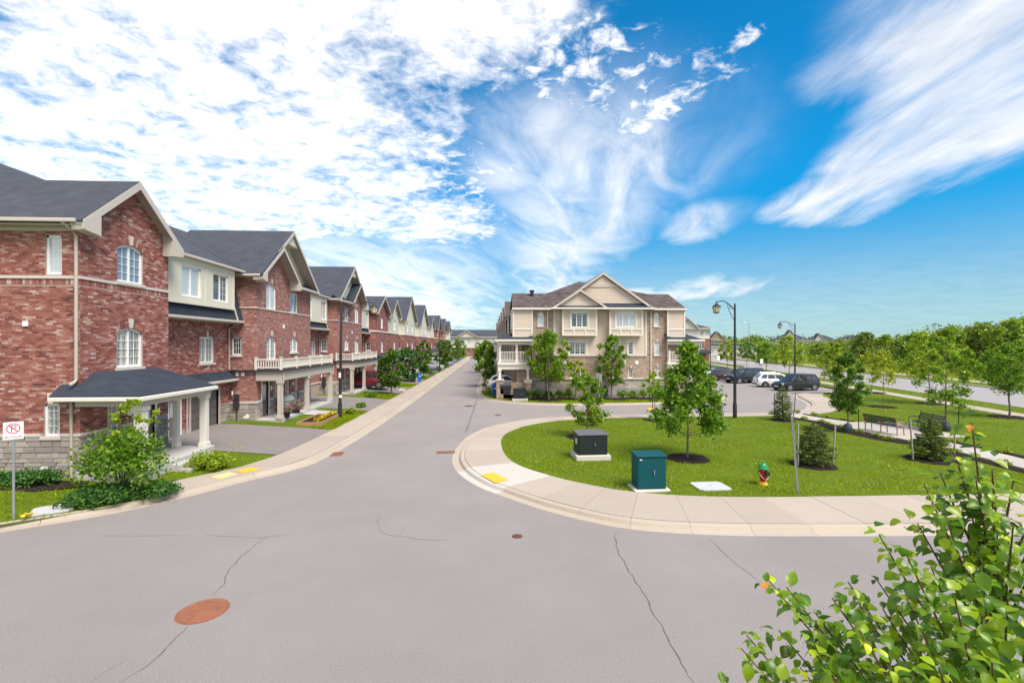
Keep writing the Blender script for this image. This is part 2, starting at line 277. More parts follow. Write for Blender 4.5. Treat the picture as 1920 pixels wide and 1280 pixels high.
M['yelleaf'] = leafmat('yellow_green_leaf', [(0, (.075, .13, .010)), (.5, (.13, .20, .014)), (1, (.21, .26, .02))])
M['oliveleaf'] = leafmat('woodland_leaf', [(0, (.028, .062, .018)), (.3, (.052, .100, .024)), (.7, (.088, .145, .032)), (1, (.14, .20, .045))], .35)
M['woodlight'] = leafmat('bright_woodland_leaf', [(0, (.042, .10, .012)), (.5, (.088, .17, .018)), (1, (.155, .245, .03))], .35)  # brighter, yellower green than the other woodland leaf
M['needle'] = leafmat('spruce_needle', [(0, (.028, .062, .018)), (.5, (.055, .105, .028)), (.85, (.09, .14, .032)), (1, (.17, .20, .05))], .25)
M['bluen'] = leafmat('pine_needle', [(0, (.030, .060, .028)), (.6, (.062, .105, .042)), (1, (.12, .15, .055))], .25)
M['juniper'] = leafmat('juniper_needle', [(0, (.010, .042, .014)), (.6, (.022, .078, .022)), (1, (.05, .13, .03))], .15)
M['rustleaf'] = leafmat('russet_leaf', [(0, (.03, .06, .012)), (.5, (.09, .10, .018)), (1, (.20, .10, .03))], .3)
M['flowery'] = leafmat('yellow_flower', [(0, (.50, .33, .01)), (1, (.60, .46, .03))], .2, gain=(1, 1, 1)); M['flowerp'] = leafmat('pink_flower', [(0, (.28, .02, .16)), (.7, (.5, .06, .30)), (1, (.75, .6, .65))], .2, gain=(1, 1, 1))
M['flowerw'] = leafmat('white_flower', [(0, (.6, .62, .5)), (1, (.75, .75, .65))], .2, gain=(1, 1, 1))
M['grass'] = leafmat('grass_blade', [(0, (.062, .105, .006)), (.4, (.10, .155, .008)), (.8, (.14, .19, .012)), (1, (.20, .22, .035))], .35, .7, .05, gain=(1.75, 1.68, .9))
M['drygrass'] = leafmat('dry_grass_blade', [(0, (.16, .17, .03)), (1, (.34, .30, .11))], .3, .7, .05, gain=(1, 1, 1))
M['tallgrass'] = leafmat('tall_grass', [(0, (.07, .13, .012)), (.5, (.13, .19, .022)), (1, (.27, .26, .09))], .25, .6, .2)
M['pear'] = leafmat('pear_leaf', [(0, (.026, .082, .010)), (.45, (.066, .150, .012)), (.8, (.11, .200, .014)), (1, (.15, .24, .018))], .45, .30, .5)
M['pearlime'] = leafmat('young_pear_leaf', [(0, (.16, .28, .012)), (1, (.30, .38, .02))], .4, .3, .5)
M['pearred'] = leafmat('reddish_pear_leaf', [(0, (.50, .16, .045)), (1, (.62, .26, .10))], .35, .35, .5)
# ------------------------------------------------------------------ mesh helpers
class MB:
    def __init__(s, T=None): s.v = []; s.f = []; s.T = T
    def add(s, vs, fs):
        o = len(s.v)
        if s.T: vs = [s.T(*p) for p in vs]
        s.v += [tuple(p) for p in vs]; s.f += [tuple(i+o for i in f) for f in fs]; return s
    def box(s, x0, x1, y0, y1, z0, z1):
        return s.add([(x0, y0, z0), (x1, y0, z0), (x1, y1, z0), (x0, y1, z0), (x0, y0, z1), (x1, y0, z1), (x1, y1, z1), (x0, y1, z1)],
                     [(3, 2, 1, 0), (4, 5, 6, 7), (0, 1, 5, 4), (1, 2, 6, 5), (2, 3, 7, 6), (3, 0, 4, 7)])
    def obox(s, c, size, rot):
        m = Euler(rot).to_matrix(); hx, hy, hz = [k/2 for k in size]; c = Vector(c)
        vs = [tuple(c+m @ Vector((a*hx, b*hy, d*hz))) for d in (-1, 1) for a, b in ((-1, -1), (1, -1), (1, 1), (-1, 1))]
        return s.add(vs, [(3, 2, 1, 0), (4, 5, 6, 7), (0, 1, 5, 4), (1, 2, 6, 5), (2, 3, 7, 6), (3, 0, 4, 7)])
    def prism(s, pts, vec):
        n = len(pts); q = [tuple(a+b for a, b in zip(p, vec)) for p in pts]
        return s.add(list(pts)+q, [tuple(range(n))[::-1], tuple(range(n, 2*n))]+[(i, (i+1) % n, n+(i+1) % n, n+i) for i in range(n)])
    def slab(s, pts, th): return s.prism(pts, (0, 0, -th))
    def tube(s, pts, r, n=8):
        pts = [Vector(p) for p in pts]; k = len(pts); r = r if isinstance(r, (list, tuple)) else [r]*k; vs = []; fs = []
        for i, p in enumerate(pts):
            d = (pts[min(i+1, k-1)]-pts[max(i-1, 0)]).normalized(); a = d.cross(Vector((0, 0, 1)) if abs(d.z) < .95 else Vector((1, 0, 0))).normalized(); b = d.cross(a)
            vs += [tuple(p+(a*math.cos(t)+b*math.sin(t))*r[i]) for t in (2*math.pi*j/n for j in range(n))]
        for i in range(k-1): fs += [(i*n+j, i*n+(j+1) % n, (i+1)*n+(j+1) % n, (i+1)*n+j) for j in range(n)]
        fs += [tuple(range(n))[::-1], tuple(range((k-1)*n, k*n))]
        return s.add(vs, fs)
    def lathe(s, prof, n=16, c=(0, 0, 0), axis='z', cap=True):
        vs = []; fs = []; k = len(prof)
        for r, z in prof:
            for j in range(n):
                a = 2*math.pi*j/n; x, y = r*math.cos(a), r*math.sin(a)
                vs.append((c[0]+x, c[1]+y, c[2]+z) if axis == 'z' else ((c[0]+x, c[1]+z, c[2]+y) if axis == 'y' else (c[0]+z, c[1]+x, c[2]+y)))
        for i in range(k-1): fs += [(i*n+j, i*n+(j+1) % n, (i+1)*n+(j+1) % n, (i+1)*n+j) for j in range(n)]
        if cap: fs += [tuple(range(n))[::-1], tuple(range((k-1)*n, k*n))]
        else: fs += [((k-1)*n+j, (k-1)*n+(j+1) % n, (j+1) % n, j) for j in range(n)]
        return s.add(vs, fs)
    def me(s, name, m=None):
        d = bpy.data.meshes.new(name); d.from_pydata(s.v, [], s.f)
        if m: d.materials.append(M[m])
        return d
    def obj(s, name, m, parent=None, loc=(0, 0, 0), rz=0, smooth=0, bev=0, fix=False):
        d = s.me(name, m)
        if fix:
            import bmesh
            b = bmesh.new(); b.from_mesh(d); bmesh.ops.recalc_face_normals(b, faces=b.faces); b.to_mesh(d); b.free()
        if smooth: d.shade_smooth(); d.set_sharp_from_angle(angle=R(smooth))
        o = link(name, d, parent, loc, rz)
        if bev: b = o.modifiers.new('bevel', 'BEVEL'); b.width = bev; b.segments = 2; b.limit_method = 'ANGLE'
        return o
def link(name, data, parent=None, loc=(0, 0, 0), rz=0):
    o = bpy.data.objects.new(name, data); COL.objects.link(o); o.location = loc; o.rotation_euler = (0, 0, rz); o.parent = parent; return o
def tag(o, label=None, cat=None, group=None, kind=None):
    for k, v in (('label', label), ('category', cat), ('group', group), ('kind', kind)):
        if v: o[k] = v
    return o
def thing(name, label, cat, loc=(0, 0, 0), rz=0, group=None, kind=None): return tag(link(name, None, None, loc, rz), label, cat, group, kind)
def kids(o): return [c for c in o.children]
def dup(o, loc=None, rz=None, label=None, parent=None, sc=None):
    c = o.copy(); COL.objects.link(c); c.parent = parent
    if loc is not None: c.location = loc
    if rz is not None: c.rotation_euler = (0, 0, rz)
    if sc: c.scale = (sc, sc, sc)
    if label: c['label'] = label
    for ch in kids(o): dup(ch, parent=c)
    return c
def quads(name, co, m, parent=None, n=4, kind=None, loc=(0, 0, 0)):
    """many small n-gons given as an (N,n,3) array become one mesh"""
    N = len(co); d = bpy.data.meshes.new(name); d.vertices.add(N*n); d.vertices.foreach_set('co', co.reshape(-1).astype(np.float32))
    d.loops.add(N*n); d.loops.foreach_set('vertex_index', np.arange(N*n, dtype=np.int32)); d.polygons.add(N)
    d.polygons.foreach_set('loop_start', np.arange(0, N*n, n, dtype=np.int32)); d.materials.append(M[m]); d.update(calc_edges=True)
    o = link(name, d, parent, loc)
    if kind: o['kind'] = kind
    return o
def FR(ox, oy, ux, uy, nx, ny, oz=0): return lambda u, n, z: (ox+u*ux+n*nx, oy+u*uy+n*ny, z+oz)
# ------------------------------------------------------------------ ground
KL = [(-45, -7.5), (-20, 8.9), (-12.94, 13.41), (-10.97, 14.67), (-9.54, 16.57), (-8.84, 17.97), (-7.54, 19.55), (-7.06, 21.31), (-6.75, 26), (-6.52, 33.95), (-6.42, 43.23), (-6.3, 68), (-5.9, 196), (-5.8, 215)]
KL = [KL[0]] + KL[1:]
_ky = [p[1] for p in KL]; _kx = [p[0] for p in KL]
def _sm(p, it=2):
    p = [np.array(q, float) for q in p]
    for _ in range(it):
        n = [p[0]]
        for a, b in zip(p[:-1], p[1:]): n += [a*.75+b*.25, a*.25+b*.75]
        n.append(p[-1]); p = n
    return p
_ks = _sm(KL); _ky = [p[1] for p in _ks]; _kx = [p[0] for p in _ks]
def kx(Y): return float(np.interp(Y, _ky, _kx))
def zl(X, Y): return float(np.interp(kx(Y)-X, [.3, 2.1, 4, 7.4, 60], [.115, .125, .27, .5, .5]))
def sheet(name, pts, z, m, kind='structure', parent=None, label=None):
    import bmesh
    b = bmesh.new(); f = b.faces.new([b.verts.new((p[0], p[1], z if len(p) < 3 else p[2])) for p in pts]); bmesh.ops.recalc_face_normals(b, faces=[f])
    if f.normal.z < 0: f.normal_flip()
    bmesh.ops.triangulate(b, faces=b.faces[:]); d = bpy.data.meshes.new(name); b.to_mesh(d); b.free(); d.materials.append(M[m]); o = link(name, d, parent)
    if kind and not parent: o['kind'] = kind
    return o
sheet('ground', [(-2500, -300), (2500, -300), (2500, 3000), (-2500, 3000)], -.12, 'field')
mb = MB()
for q in ([(-46, -14), (37.5, -14), (37.5, 48), (-46, 48)], [(-9, 48), (-.6, 48), (-.6, 216), (-9, 216)], [(19, 48), (37.5, 48), (58, 140), (44, 140)]):
    mb.add([(x, y, 0) for x, y in q], [(0, 1, 2, 3)])
road = tag(mb.obj('road', 'asphalt'), kind='structure')
# main road on the right with its pavements and verges
DM = Vector((.215, .977)).normalized(); PM = Vector((DM.y, -DM.x)); OM = Vector((35.34, 29.96))
def mr(s, t): p = OM+DM*s+PM*t; return (p.x, p.y)          # along, across (0 = near edge of near pavement)
def band(name, t0, t1, z, m, s0=-60, s1=330): return sheet(name, [mr(s0, t0), mr(s0, t1), mr(s1, t1), mr(s1, t0)], z, m)
band('main_road', 4.6, 16.6, .01, 'mainroad'); band('verge', 1.5, 4.6, .10, 'soil'); band('far_verge', 16.6, 20.4, .09, 'soil'); band('far_pavement', 20.4, 22.4, .13, 'kerb')
mk = MB()
for t in (4.45, 16.45): mk.prism([(*mr(-60, t), -.05), (*mr(-60, t+.3), -.05), (*mr(330, t+.3), -.05), (*mr(330, t), -.05)], (0, 0, .2))
tag(mk.obj('main_road_kerb', 'kerb'), kind='structure')
pv = tag(link('main_road_pavement', None), kind='structure'); s = -44.
while s < 150:
    L_ = 1.8 if s < 60 else 6
    mb = MB(); mb.prism([(*mr(s+.012, -.05), -.02), (*mr(s+.012, 1.5), -.02), (*mr(s+L_-.012, 1.5), -.02), (*mr(s+L_-.012, -.05), -.02)], (0, 0, .17+random.uniform(0, .006))); mb.obj('slab', 'conc', pv); s += L_
# left terrain: lawns and driveways rise from the kerb to the houses
def drape(name, y0, y1, xs, dz, m, parent=None, kind='structure', step=1.5):
    """xs: offsets from the kerb line (positive = away from the road), draped on the slope"""
    n = max(2, int((y1-y0)/step)+1); ys = np.linspace(y0, y1, n); vs = []; fs = []
    for y in ys:
        for o in xs:
            x = kx(y)-o; vs.append((x, y, zl(x, y)+dz))
    k = len(xs)
    for i in range(n-1):
        for j in range(k-1): fs.append((i*k+j+1, i*k+j, (i+1)*k+j, (i+1)*k+j+1))
    o = MB().add(vs, fs).obj(name, m, parent)
    if not parent: o['kind'] = kind
    return o
drape('left_lawn', -6, 216, [.46, 1.2, 2.1, 3, 4, 5.5, 7.4, 12, 30], 0, 'soil')
for a, b in ((21.6, 27.7), (35.4, 42.6), (47.5, 54), (59, 65), (72, 78), (86, 93), (100, 107), (116, 124), (134, 142), (152, 162)):
    drape('driveway', a, b, [2.12, 3, 4, 5.5, 7.4, 9.4], .02, 'drive')
# left kerb and pavement
kb = tag(link('street_kerb', None), kind='structure')
def kerb_profile(pts_fn, stations, parent, m='kerb', name='kerb_stone'):
    prof = [(0, -.03), (0, .006), (.30, .012), (.36, .11), (.42, .125), (.54, .128), (.54, -.03)]; vs = []; fs = []
    for s_ in stations:
        (x, y), (nx, ny) = pts_fn(s_)
        vs += [(x+nx*a, y+ny*a, z) for a, z in prof]
    k = len(prof); n = len(stations)
    for i in range(n-1): fs += [(i*k+j, i*k+j+1, (i+1)*k+j+1, (i+1)*k+j) for j in range(k-1)]
    fs += [tuple(range(k)), tuple(range((n-1)*k, n*k))[::-1]]
    return MB().add(vs, fs).obj(name, m, parent)
class Poly:
    def __init__(s, pts):
        s.p = np.array(pts, float); s.l = np.concatenate([[0], np.cumsum(np.linalg.norm(np.diff(s.p, axis=0), axis=1))]); s.L = s.l[-1]
    def at(s, t): return np.array([np.interp(t, s.l, s.p[:, 0]), np.interp(t, s.l, s.p[:, 1])])
    def near(s, q):
        a = s.p[:-1]; d = s.p[1:]-a; t = np.clip(((q-a)*d).sum(1)/np.maximum((d*d).sum(1), 1e-9), 0, 1); c = a+d*t[:, None]; i = np.argmin(((c-q)**2).sum(1)); return c[i]
def smooth_poly(pts, it=2):
    p = [np.array(q, float) for q in pts]
    for _ in range(it):
        n = [p[0]]
        for a, b in zip(p[:-1], p[1:]): n += [a*.75+b*.25, a*.25+b*.75]
        n.append(p[-1]); p = n
    return p
KLS = Poly(smooth_poly(KL, 2))
def klf(t):
    a = KLS.at(max(t-.2, 0)); b = KLS.at(min(t+.2, KLS.L)); d = (b-a)/np.linalg.norm(b-a); return tuple(KLS.at(t)), (-d[1], d[0])
t = 18.
while t < KLS.L-3:
    st = 3. if t < 120 else 12.; kerb_profile(klf, np.linspace(t+.006, t+st-.006, 7), kb); t += st
pl = tag(link('street_pavement', None), kind='structure'); y = 16.5
while y < 212:
    st = 1.55 if y < 75 else 5; w = 1.6; w2 = 1.6
    mb = MB(); mb.prism([(kx(y)-.56, y+.005, 0), (kx(y)-.56-w, y+.005, 0), (kx(y+st)-.56-w2, y+st-.005, 0), (kx(y+st)-.56, y+st-.005, 0)], (0, 0, .138+random.uniform(0, .006))); mb.obj('slab', 'conc', pl); y += st
# round corner pavement of the green and the turning circle
OUT = [(41, 11.2), (30, 11.6), (14.02, 11.88), (7.4, 12.11), (5.39, 12.35), (3.73, 12.76), (2.4, 13.7), (1.31, 14.73), (.18, 16.14), (-.39, 16.89), (-1.24, 18.76), (-1.63, 21.04), (-1.5, 23.79), (-1.0, 26.72), (.25, 29.64), (2.44, 31.6), (4.78, 32.65), (11.63, 33.3), (16.85, 33.5), (20.3, 33.7), (22.8, 34.45), (24.21, 35.57), (26.8, 38.89), (28.94, 44.3), (31, 46.9), (35, 48.4), (37.4, 48.9)]
IN = [(41, 14.6), (30, 14.75), (17.49, 14.82), (9.06, 14.82), (6.56, 15.05), (4.57, 15.64), (2.96, 16.89), (1.44, 18.78), (.85, 20.25), (.62, 22.5), (.67, 25.0), (1.12, 26.6), (2.4, 28.9), (4.68, 30.6), (7.83, 31.3), (11.05, 31.4), (15.69, 31.5), (19.22, 31.69), (22.9, 32.23), (25.36, 33.77), (28.14, 36.78), (30.39, 40.99), (31.8, 44.6), (34.3, 46.3), (39.0, 47.4)]
PO, PI_ = Poly(smooth_poly(OUT)), Poly(smooth_poly(IN))
def rf(t):
    p = PO.at(t); q = PI_.near(p); d = q-p; d /= np.linalg.norm(d); return tuple(p), tuple(d)
rk = tag(link('corner_kerb', None), kind='structure'); rp = tag(link('corner_pavement', None), kind='structure'); t = 0.
while t < PO.L-.5:
    e = min(t+1.62, PO.L); st = np.linspace(t+.004, e-.004, 7); mid = PO.at((t+e)/2); new = 16.3 < mid[1] < 19.3 and mid[0] < 1
    kerb_profile(rf, st, rk, 'newconc' if new else 'kerb'); a, b = [], []
    for s_ in st:
        p, d = rf(s_); q = PI_.near(np.array(p)); a.append((p[0]+d[0]*.555, p[1]+d[1]*.555, 0)); b.append((q[0], q[1], 0))
    MB().prism(a+b[::-1], (0, 0, .135+random.uniform(0, .006))).obj('slab', 'newconc' if new else 'conc', rp); t = e
# the green, with the far lawn beyond the path
LAWN = [tuple(q) for q in PI_.p]+[mr(17.2, -.05), mr(-15.8, -.05)]
sheet('lawn', LAWN, .128, 'soil')
VB = [mr(19.5, -.05), mr(130, -.05), mr(130, -3.2), mr(60, -2.2), mr(22, -1.5)]
sheet('boulevard_lawn', VB, .09, 'soil')
BK = [(-.6, 216), (-.9, 100), (-1.0, 75), (-1.25, 56), (-1.2, 48.5), (-.8, 44.65), (.46, 41.5), (3.03, 39.5), (5.64, 38.75), (9.6, 38.7), (13.72, 39.0), (18.5, 39.9), (21.2, 41.4), (22.3, 43.4), (22.5, 46), (22.2, 52), (25, 72), (33, 110)]
PB = Poly(smooth_poly(BK, 2))
def bkf(t):
    a = PB.at(max(t-.2, 0)); b = PB.at(min(t+.2, PB.L)); d = (b-a)/np.linalg.norm(b-a); return tuple(PB.at(t)), (-d[1], d[0])
bk = tag(link('court_kerb', None), kind='structure'); t = 0.
while t < PB.L-.2:
    st = 3. if t > 140 else 12.; e = min(t+st, PB.L); kerb_profile(bkf, np.linspace(t+.006, e-.006, 7), bk); t = e
BL = []
for t in np.linspace(0, PB.L, 90): (x, y), (nx, ny) = bkf(t); BL.append((x+nx*.5, y+ny*.5))
sheet('court_lawn', BL+[(30, 216)], .115, 'soil')
for a, b in ((50.5, 55), (66, 71), (82, 87), (99, 105), (117, 124)):
    MB().add([(-.7, a, .135), (2.6, a, .135), (2.6, b, .135), (-.7, b, .135)], [(0, 1, 2, 3)]).obj('driveway', 'drive')['kind'] = 'structure'
# lawn behind the camera where the pear tree grows
sheet('front_lawn', [(-30, -13), (30, -13), (30, 3.6), (-26, 3.6)], .12, 'soil')
tag(MB().box(-26, 30, 3.6, 4.1, -.02, .13).obj('front_kerb', 'kerb'), kind='structure')
# path and bench terrace across the green
pth = tag(link('garden_path', None), kind='structure')
PC = Poly(smooth_poly([(20.6, 33.2), (20.9, 31.6), (21.2, 30.2), (21.9, 28.6)], 2)); PD = Poly(smooth_poly([(21.9, 23.88), (22.0, 21.7), (22.0, 20.4), (21.8, 18.9), (21.6, 17.2), (21.6, 14.9)], 2))
for Q in (PC, PD):
    t = 0.
    while t < Q.L-.3:
        e = min(t+1.5, Q.L); a, b = [], []
        for s_ in np.linspace(t+.008, e-.008, 4):
            p = Q.at(s_); d = Q.at(min(s_+.1, Q.L))-Q.at(max(s_-.1, 0)); d /= np.linalg.norm(d); a.append((p[0]-d[1]*.75, p[1]+d[0]*.75, .1)); b.append((p[0]+d[1]*.75, p[1]-d[0]*.75, .1))
        MB().prism(a+b[::-1], (0, 0, .062+random.uniform(0, .004))).obj('slab', 'pathconc', pth); t = e
ter = tag(link('bench_terrace', None), kind='structure')
for i in range(3):
    for j in range(3): MB().box(20.9+i*1.4+.008, 20.9+i*1.4+1.392, 23.9+j*1.62+.008, 23.9+j*1.62+1.612, .1, .162+random.uniform(0, .004)).obj('slab', 'pathconc', ter)
def bed(name, pts, z=.13, h=.07):
    """a mulched bed with a soft raised edge"""
    c = np.mean(np.array(pts), axis=0); mb = MB(); n = len(pts); vs = [(x, y, z-.01) for x, y in pts]+[(c[0]+(x-c[0])*.93, c[1]+(y-c[1])*.93, z+h*.6+random.uniform(-.01, .01)) for x, y in pts]+[(c[0]+(x-c[0])*.5, c[1]+(y-c[1])*.5, z+h+random.uniform(-.01, .01)) for x, y in pts]+[(c[0], c[1], z+h)]
    fs = [(i, (i+1) % n, n+(i+1) % n, n+i) for i in range(n)]+[(n+i, n+(i+1) % n, 2*n+(i+1) % n, 2*n+i) for i in range(n)]+[(2*n+i, 2*n+(i+1) % n, 3*n) for i in range(n)]
    return tag(mb.add(vs, fs).obj(name, 'mulch', smooth=60), kind='structure')
def ring(x, y, r, z=.13, h=.07, sx=1): return bed('mulch_bed', [(x+sx*r*(1+random.uniform(-.06, .06))*math.cos(a), y+r*(1+random.uniform(-.06, .06))*math.sin(a)) for a in np.linspace(0, 2*math.pi, 26)[:-1]], z, h)
def strip_bed(Q, off, w, t0=0):
    a, b = [], []
    for s_ in np.linspace(t0, Q.L, 9):
        p = Q.at(s_); d = Q.at(min(s_+.1, Q.L))-Q.at(max(s_-.1, 0)); d /= np.linalg.norm(d); n = np.array([-d[1], d[0]]); a.append(tuple(p+n*off)); b.append(tuple(p+n*(off+w)))
    mb = MB(); k = len(a); z = .13
    vs = [(x, y, z) for x, y in a]+[((p[0]+q[0])/2, (p[1]+q[1])/2, z+.06) for p, q in zip(a, b)]+[(x, y, z) for x, y in b]
    fs = [(r*k+i, r*k+i+1, (r+1)*k+i+1, (r+1)*k+i) for r in (0, 1) for i in range(k-1)]
    return tag(mb.add(vs, fs).obj('mulch_bed', 'mulch'), kind='structure')
strip_bed(PC, .78, .7, 1.2); strip_bed(PC, -1.5, .7, 1.2); strip_bed(PD, .78, .7, 0); strip_bed(PD, -1.5, .7)
bed('mulch_bed', [(20.85, 29.0), (20.85, 25), (20.85, 22.4), (20.2, 22.3), (19.7, 23.5), (19.5, 25.5), (19.7, 27.5), (20.2, 28.8)], .13, .05)
# cracks and tar seams in the asphalt
def ribbon(name, pts, w, m, z=.004, jit=.03):
    P_ = Poly(pts); n = max(3, int(P_.L/.12)); vs = []; fs = []; j = 0.
    for i in range(n+1):
        p = P_.at(P_.L*i/n); d = P_.at(min(P_.L*i/n+.05, P_.L))-P_.at(max(P_.L*i/n-.05, 0)); d /= max(np.linalg.norm(d), 1e-6); j = .75*j+random.uniform(-jit, jit); ww = w*random.uniform(.45, 1.2)/2*min(1, .3+min(i, n-i)*.12)
        c = p+np.array([-d[1], d[0]])*j; vs += [(c[0]-d[1]*ww, c[1]+d[0]*ww, z), (c[0]+d[1]*ww, c[1]-d[0]*ww, z)]
    for i in range(n): fs.append((2*i+1, 2*i, 2*i+2, 2*i+3))
    return MB().add(vs, fs).obj(name, m, road)
SY, CY = math.sin(YAW), math.cos(YAW)
def gp(u, v, z=0):            # spot on the ground that lies in a given direction from the viewpoint
    d = (5-z)*900/(v-645); t = (u-960)/900; return (d*(SY+t*CY), d*(CY-t*SY))
for pts, w in (([(500, 1005), (465, 1035), (433, 1065), (420, 1095), (395, 1118)], .022), ([(352, 1172), (330, 1195), (300, 1222), (262, 1252), (220, 1280)], .024), ([(1163, 995), (1154, 1005), (1160, 1040), (1190, 1085), (1235, 1160), (1270, 1225), (1300, 1285)], .024), ([(715, 960), (708, 980), (715, 995), (730, 1002), (770, 1008), (800, 1012), (850, 1011)], .014), ([(750, 1005), (760, 990), (768, 978)], .010), ([(1328, 1008), (1360, 1040), (1425, 1090)], .016), ([(380, 1003), (430, 1005), (500, 1008), (540, 1002), (552, 992)], .014), ([(440, 1121), (470, 1112), (503, 1105)], .010), ([(940, 1008), (962, 1006)], .010), ([(235, 1235), (200, 1256), (165, 1282)], .012)):
    ribbon('crack', [gp(*q) for q in pts], w, 'crack')
for pts, w in (([(895, 746), (882, 785), (873, 812)], .10), ([(850, 705), (905, 706)], .10), ([(360, 1004), (150, 1004)], .02)):
    ribbon('tar_seam', [gp(*q) for q in pts], w, 'seam', .003, .01)
# ------------------------------------------------------------------ house kit
def frame(ox, oy, ux, uy, nx, ny):
    f = FR(ox, oy, ux, uy, nx, ny); f2 = lambda u, n, z: f(u, n, z); f2.rz = math.atan2(nx, -ny); return f2
def za(h, u): a, b, z0, z1, r = h; return z1-r*((2*u-a-b)/(b-a))**2
def wall(mb, u0, u1, z0, z1, holes=(), th=.16):
    us = sorted({u0, u1, *[x for h in holes for x in h[:2]]}); zs = sorted({z0, z1, *[x for h in holes for x in h[2:4]]})
    us = [u for u in us if u0 <= u <= u1]; zs = [z for z in zs if z0 <= z <= z1]
    for a, b in zip(us[:-1], us[1:]):
        for c, d in zip(zs[:-1], zs[1:]):
            if any(h[0] <= (a+b)/2 <= h[1] and h[2] <= (c+d)/2 <= h[3] for h in holes): continue
            mb.add([(a, 0, c), (b, 0, c), (b, 0, d), (a, 0, d)], [(0, 1, 2, 3)])
    for h in holes:
        a, b, c, d, r = h
        mb.add([(a, 0, c), (a, 0, d), (a, -th, d), (a, -th, c), (b, 0, c), (b, 0, d), (b, -th, d), (b, -th, c)], [(0, 1, 2, 3), (5, 4, 7, 6), (0, 4, 7, 3), (1, 5, 6, 2)])
        if r:
            ps = [a+(b-a)*i/8 for i in range(9)]
            for p, q in zip(ps[:-1], ps[1:]):
                zp, zq = za(h, p), za(h, q); mb.add([(p, 0, zp), (q, 0, zq), (q, 0, d), (p, 0, d), (p, -th, zp), (q, -th, zq)], [(0, 1, 2, 3), (0, 1, 5, 4)])
def window(root, T, h, cols=2, grid=(2, 4), glass='glass', sill=True, fm='white', dep=.09, name='window', open_grid=None):
    a, b, z0, z1, r = h; fw = .075; mb = MB(T); n0, n1 = -dep-.06, -dep+.03; top = lambda u: za(h, u)
    mb.box(a, a+fw, n0, n1, z0, z1-r); mb.box(b-fw, b, n0, n1, z0, z1-r); mb.box(a+fw, b-fw, n0, n1, z0, z0+fw)
    k = 8 if r else 1; ps = [a+(b-a)*i/k for i in range(k+1)]
    for p, q in zip(ps[:-1], ps[1:]): mb.prism([(p, n0, top(p)-fw), (q, n0, top(q)-fw), (q, n0, top(q)), (p, n0, top(p))], (0, n1-n0, 0))
    cw = (b-a-fw)/cols; panes = []
    for i in range(cols):
        l = a+fw+cw*i; rr = a+cw*(i+1)
        if i: mb.box(l-fw, l, n0, n1, z0+fw, max(top(l), top(l-fw))-fw*.6)
        panes.append((l, rr))
        if grid and (open_grid is None or i in open_grid):
            for j in range(1, grid[0]): x = l+(rr-l)*j/grid[0]; mb.box(x-.008, x+.008, -dep-.012, -dep+.004, z0+fw, top(x)-fw)
            for j in range(1, grid[1]): z = z0+fw+(z1-r-z0-fw)*j/grid[1]; mb.box(l, rr, -dep-.014, -dep+.006, z-.008, z+.008)
    w = mb.obj(name, fm, root)
    for l, rr in panes:
        k = 5 if r else 1; ps = [l+(rr-l)*i/k for i in range(k+1)]
        poly = [(l, -dep-.05, z0+fw), (rr, -dep-.05, z0+fw)]+[(p, -dep-.05, top(p)-fw*.9) for p in ps[::-1]]
        MB(T).prism(poly, (0, .03, 0)).obj('pane', glass, w)
    if sill: MB(T).box(a-.08, b+.08, -.03, .07, z0-.11, z0-.003).obj('sill', 'cast', w)
    return w
def keystone(root, T, u, z, s=1.0): return MB(T).prism([(u-.075*s, .002, z), (u+.075*s, .002, z), (u+.12*s, .002, z+.36*s), (u-.12*s, .002, z+.36*s)], (0, .06, 0)).obj('keystone', 'cast', root)
def brick_fill(mb, z0, z1, free, skip=None, singles=None):
    k = 0; z = z0
    while z+.06 < z1:
        off = .1125*(k % 2)
        for a, b in free(z+.032):
            i0 = math.floor((a-off)/.225); x = i0*.225+off
            while x < b:
                l, r = max(x+.005, a), min(x+.22, b)
                if r-l > .03:
                    n = .012+random.uniform(-.002, .003)
                    if singles is not None and r-l > .2149 and singles(l, z): pass
                    else: mb.add([(l, 0, z), (r, 0, z), (r, 0, z+.065), (l, 0, z+.065), (l+.002, n, z+.002), (r-.002, n, z+.002), (r-.002, n, z+.063), (l+.002, n, z+.063)], [(4, 5, 6, 7), (0, 1, 5, 4), (1, 2, 6, 5), (2, 3, 7, 6), (3, 0, 4, 7)])
                x += .225
        z += .075; k += 1
def cut(iv, holes, z):
    for h in holes:
        a, b, c, d, r = h
        if not c-.05 < z < d+.02: continue
        if r and z > d-r: w = (b-a)/2*math.sqrt(max(0, (d-z)/r)); m = (a+b)/2; a, b = m-w, m+w
        nv = []
        for p, q in iv:
            if b <= p or a >= q: nv.append((p, q)); continue
            if a > p: nv.append((p, a))
            if b < q: nv.append((b, q))
        iv = nv
    return iv
_ub = MB(); _ub.add([(-.5, 0, -.5), (.5, 0, -.5), (.5, 0, .5), (-.5, 0, .5), (-.46, -1, -.44), (.46, -1, -.44), (.46, -1, .44), (-.46, -1, .44)], [(4, 5, 6, 7), (0, 1, 5, 4), (1, 2, 6, 5), (2, 3, 7, 6), (3, 0, 4, 7)])
STONE_ME = _ub.me('stone', 'stone'); BRICK_ME = _ub.me('brick', 'bricks')
def piece(name, me, root, T, u, n, z, w, d, h, roll=0):
    o = bpy.data.objects.new(name, me); COL.objects.link(o); o.parent = root; o.location = T(u, n, z); o.scale = (w, d, h); o.rotation_euler = (0, roll, T.rz); return o
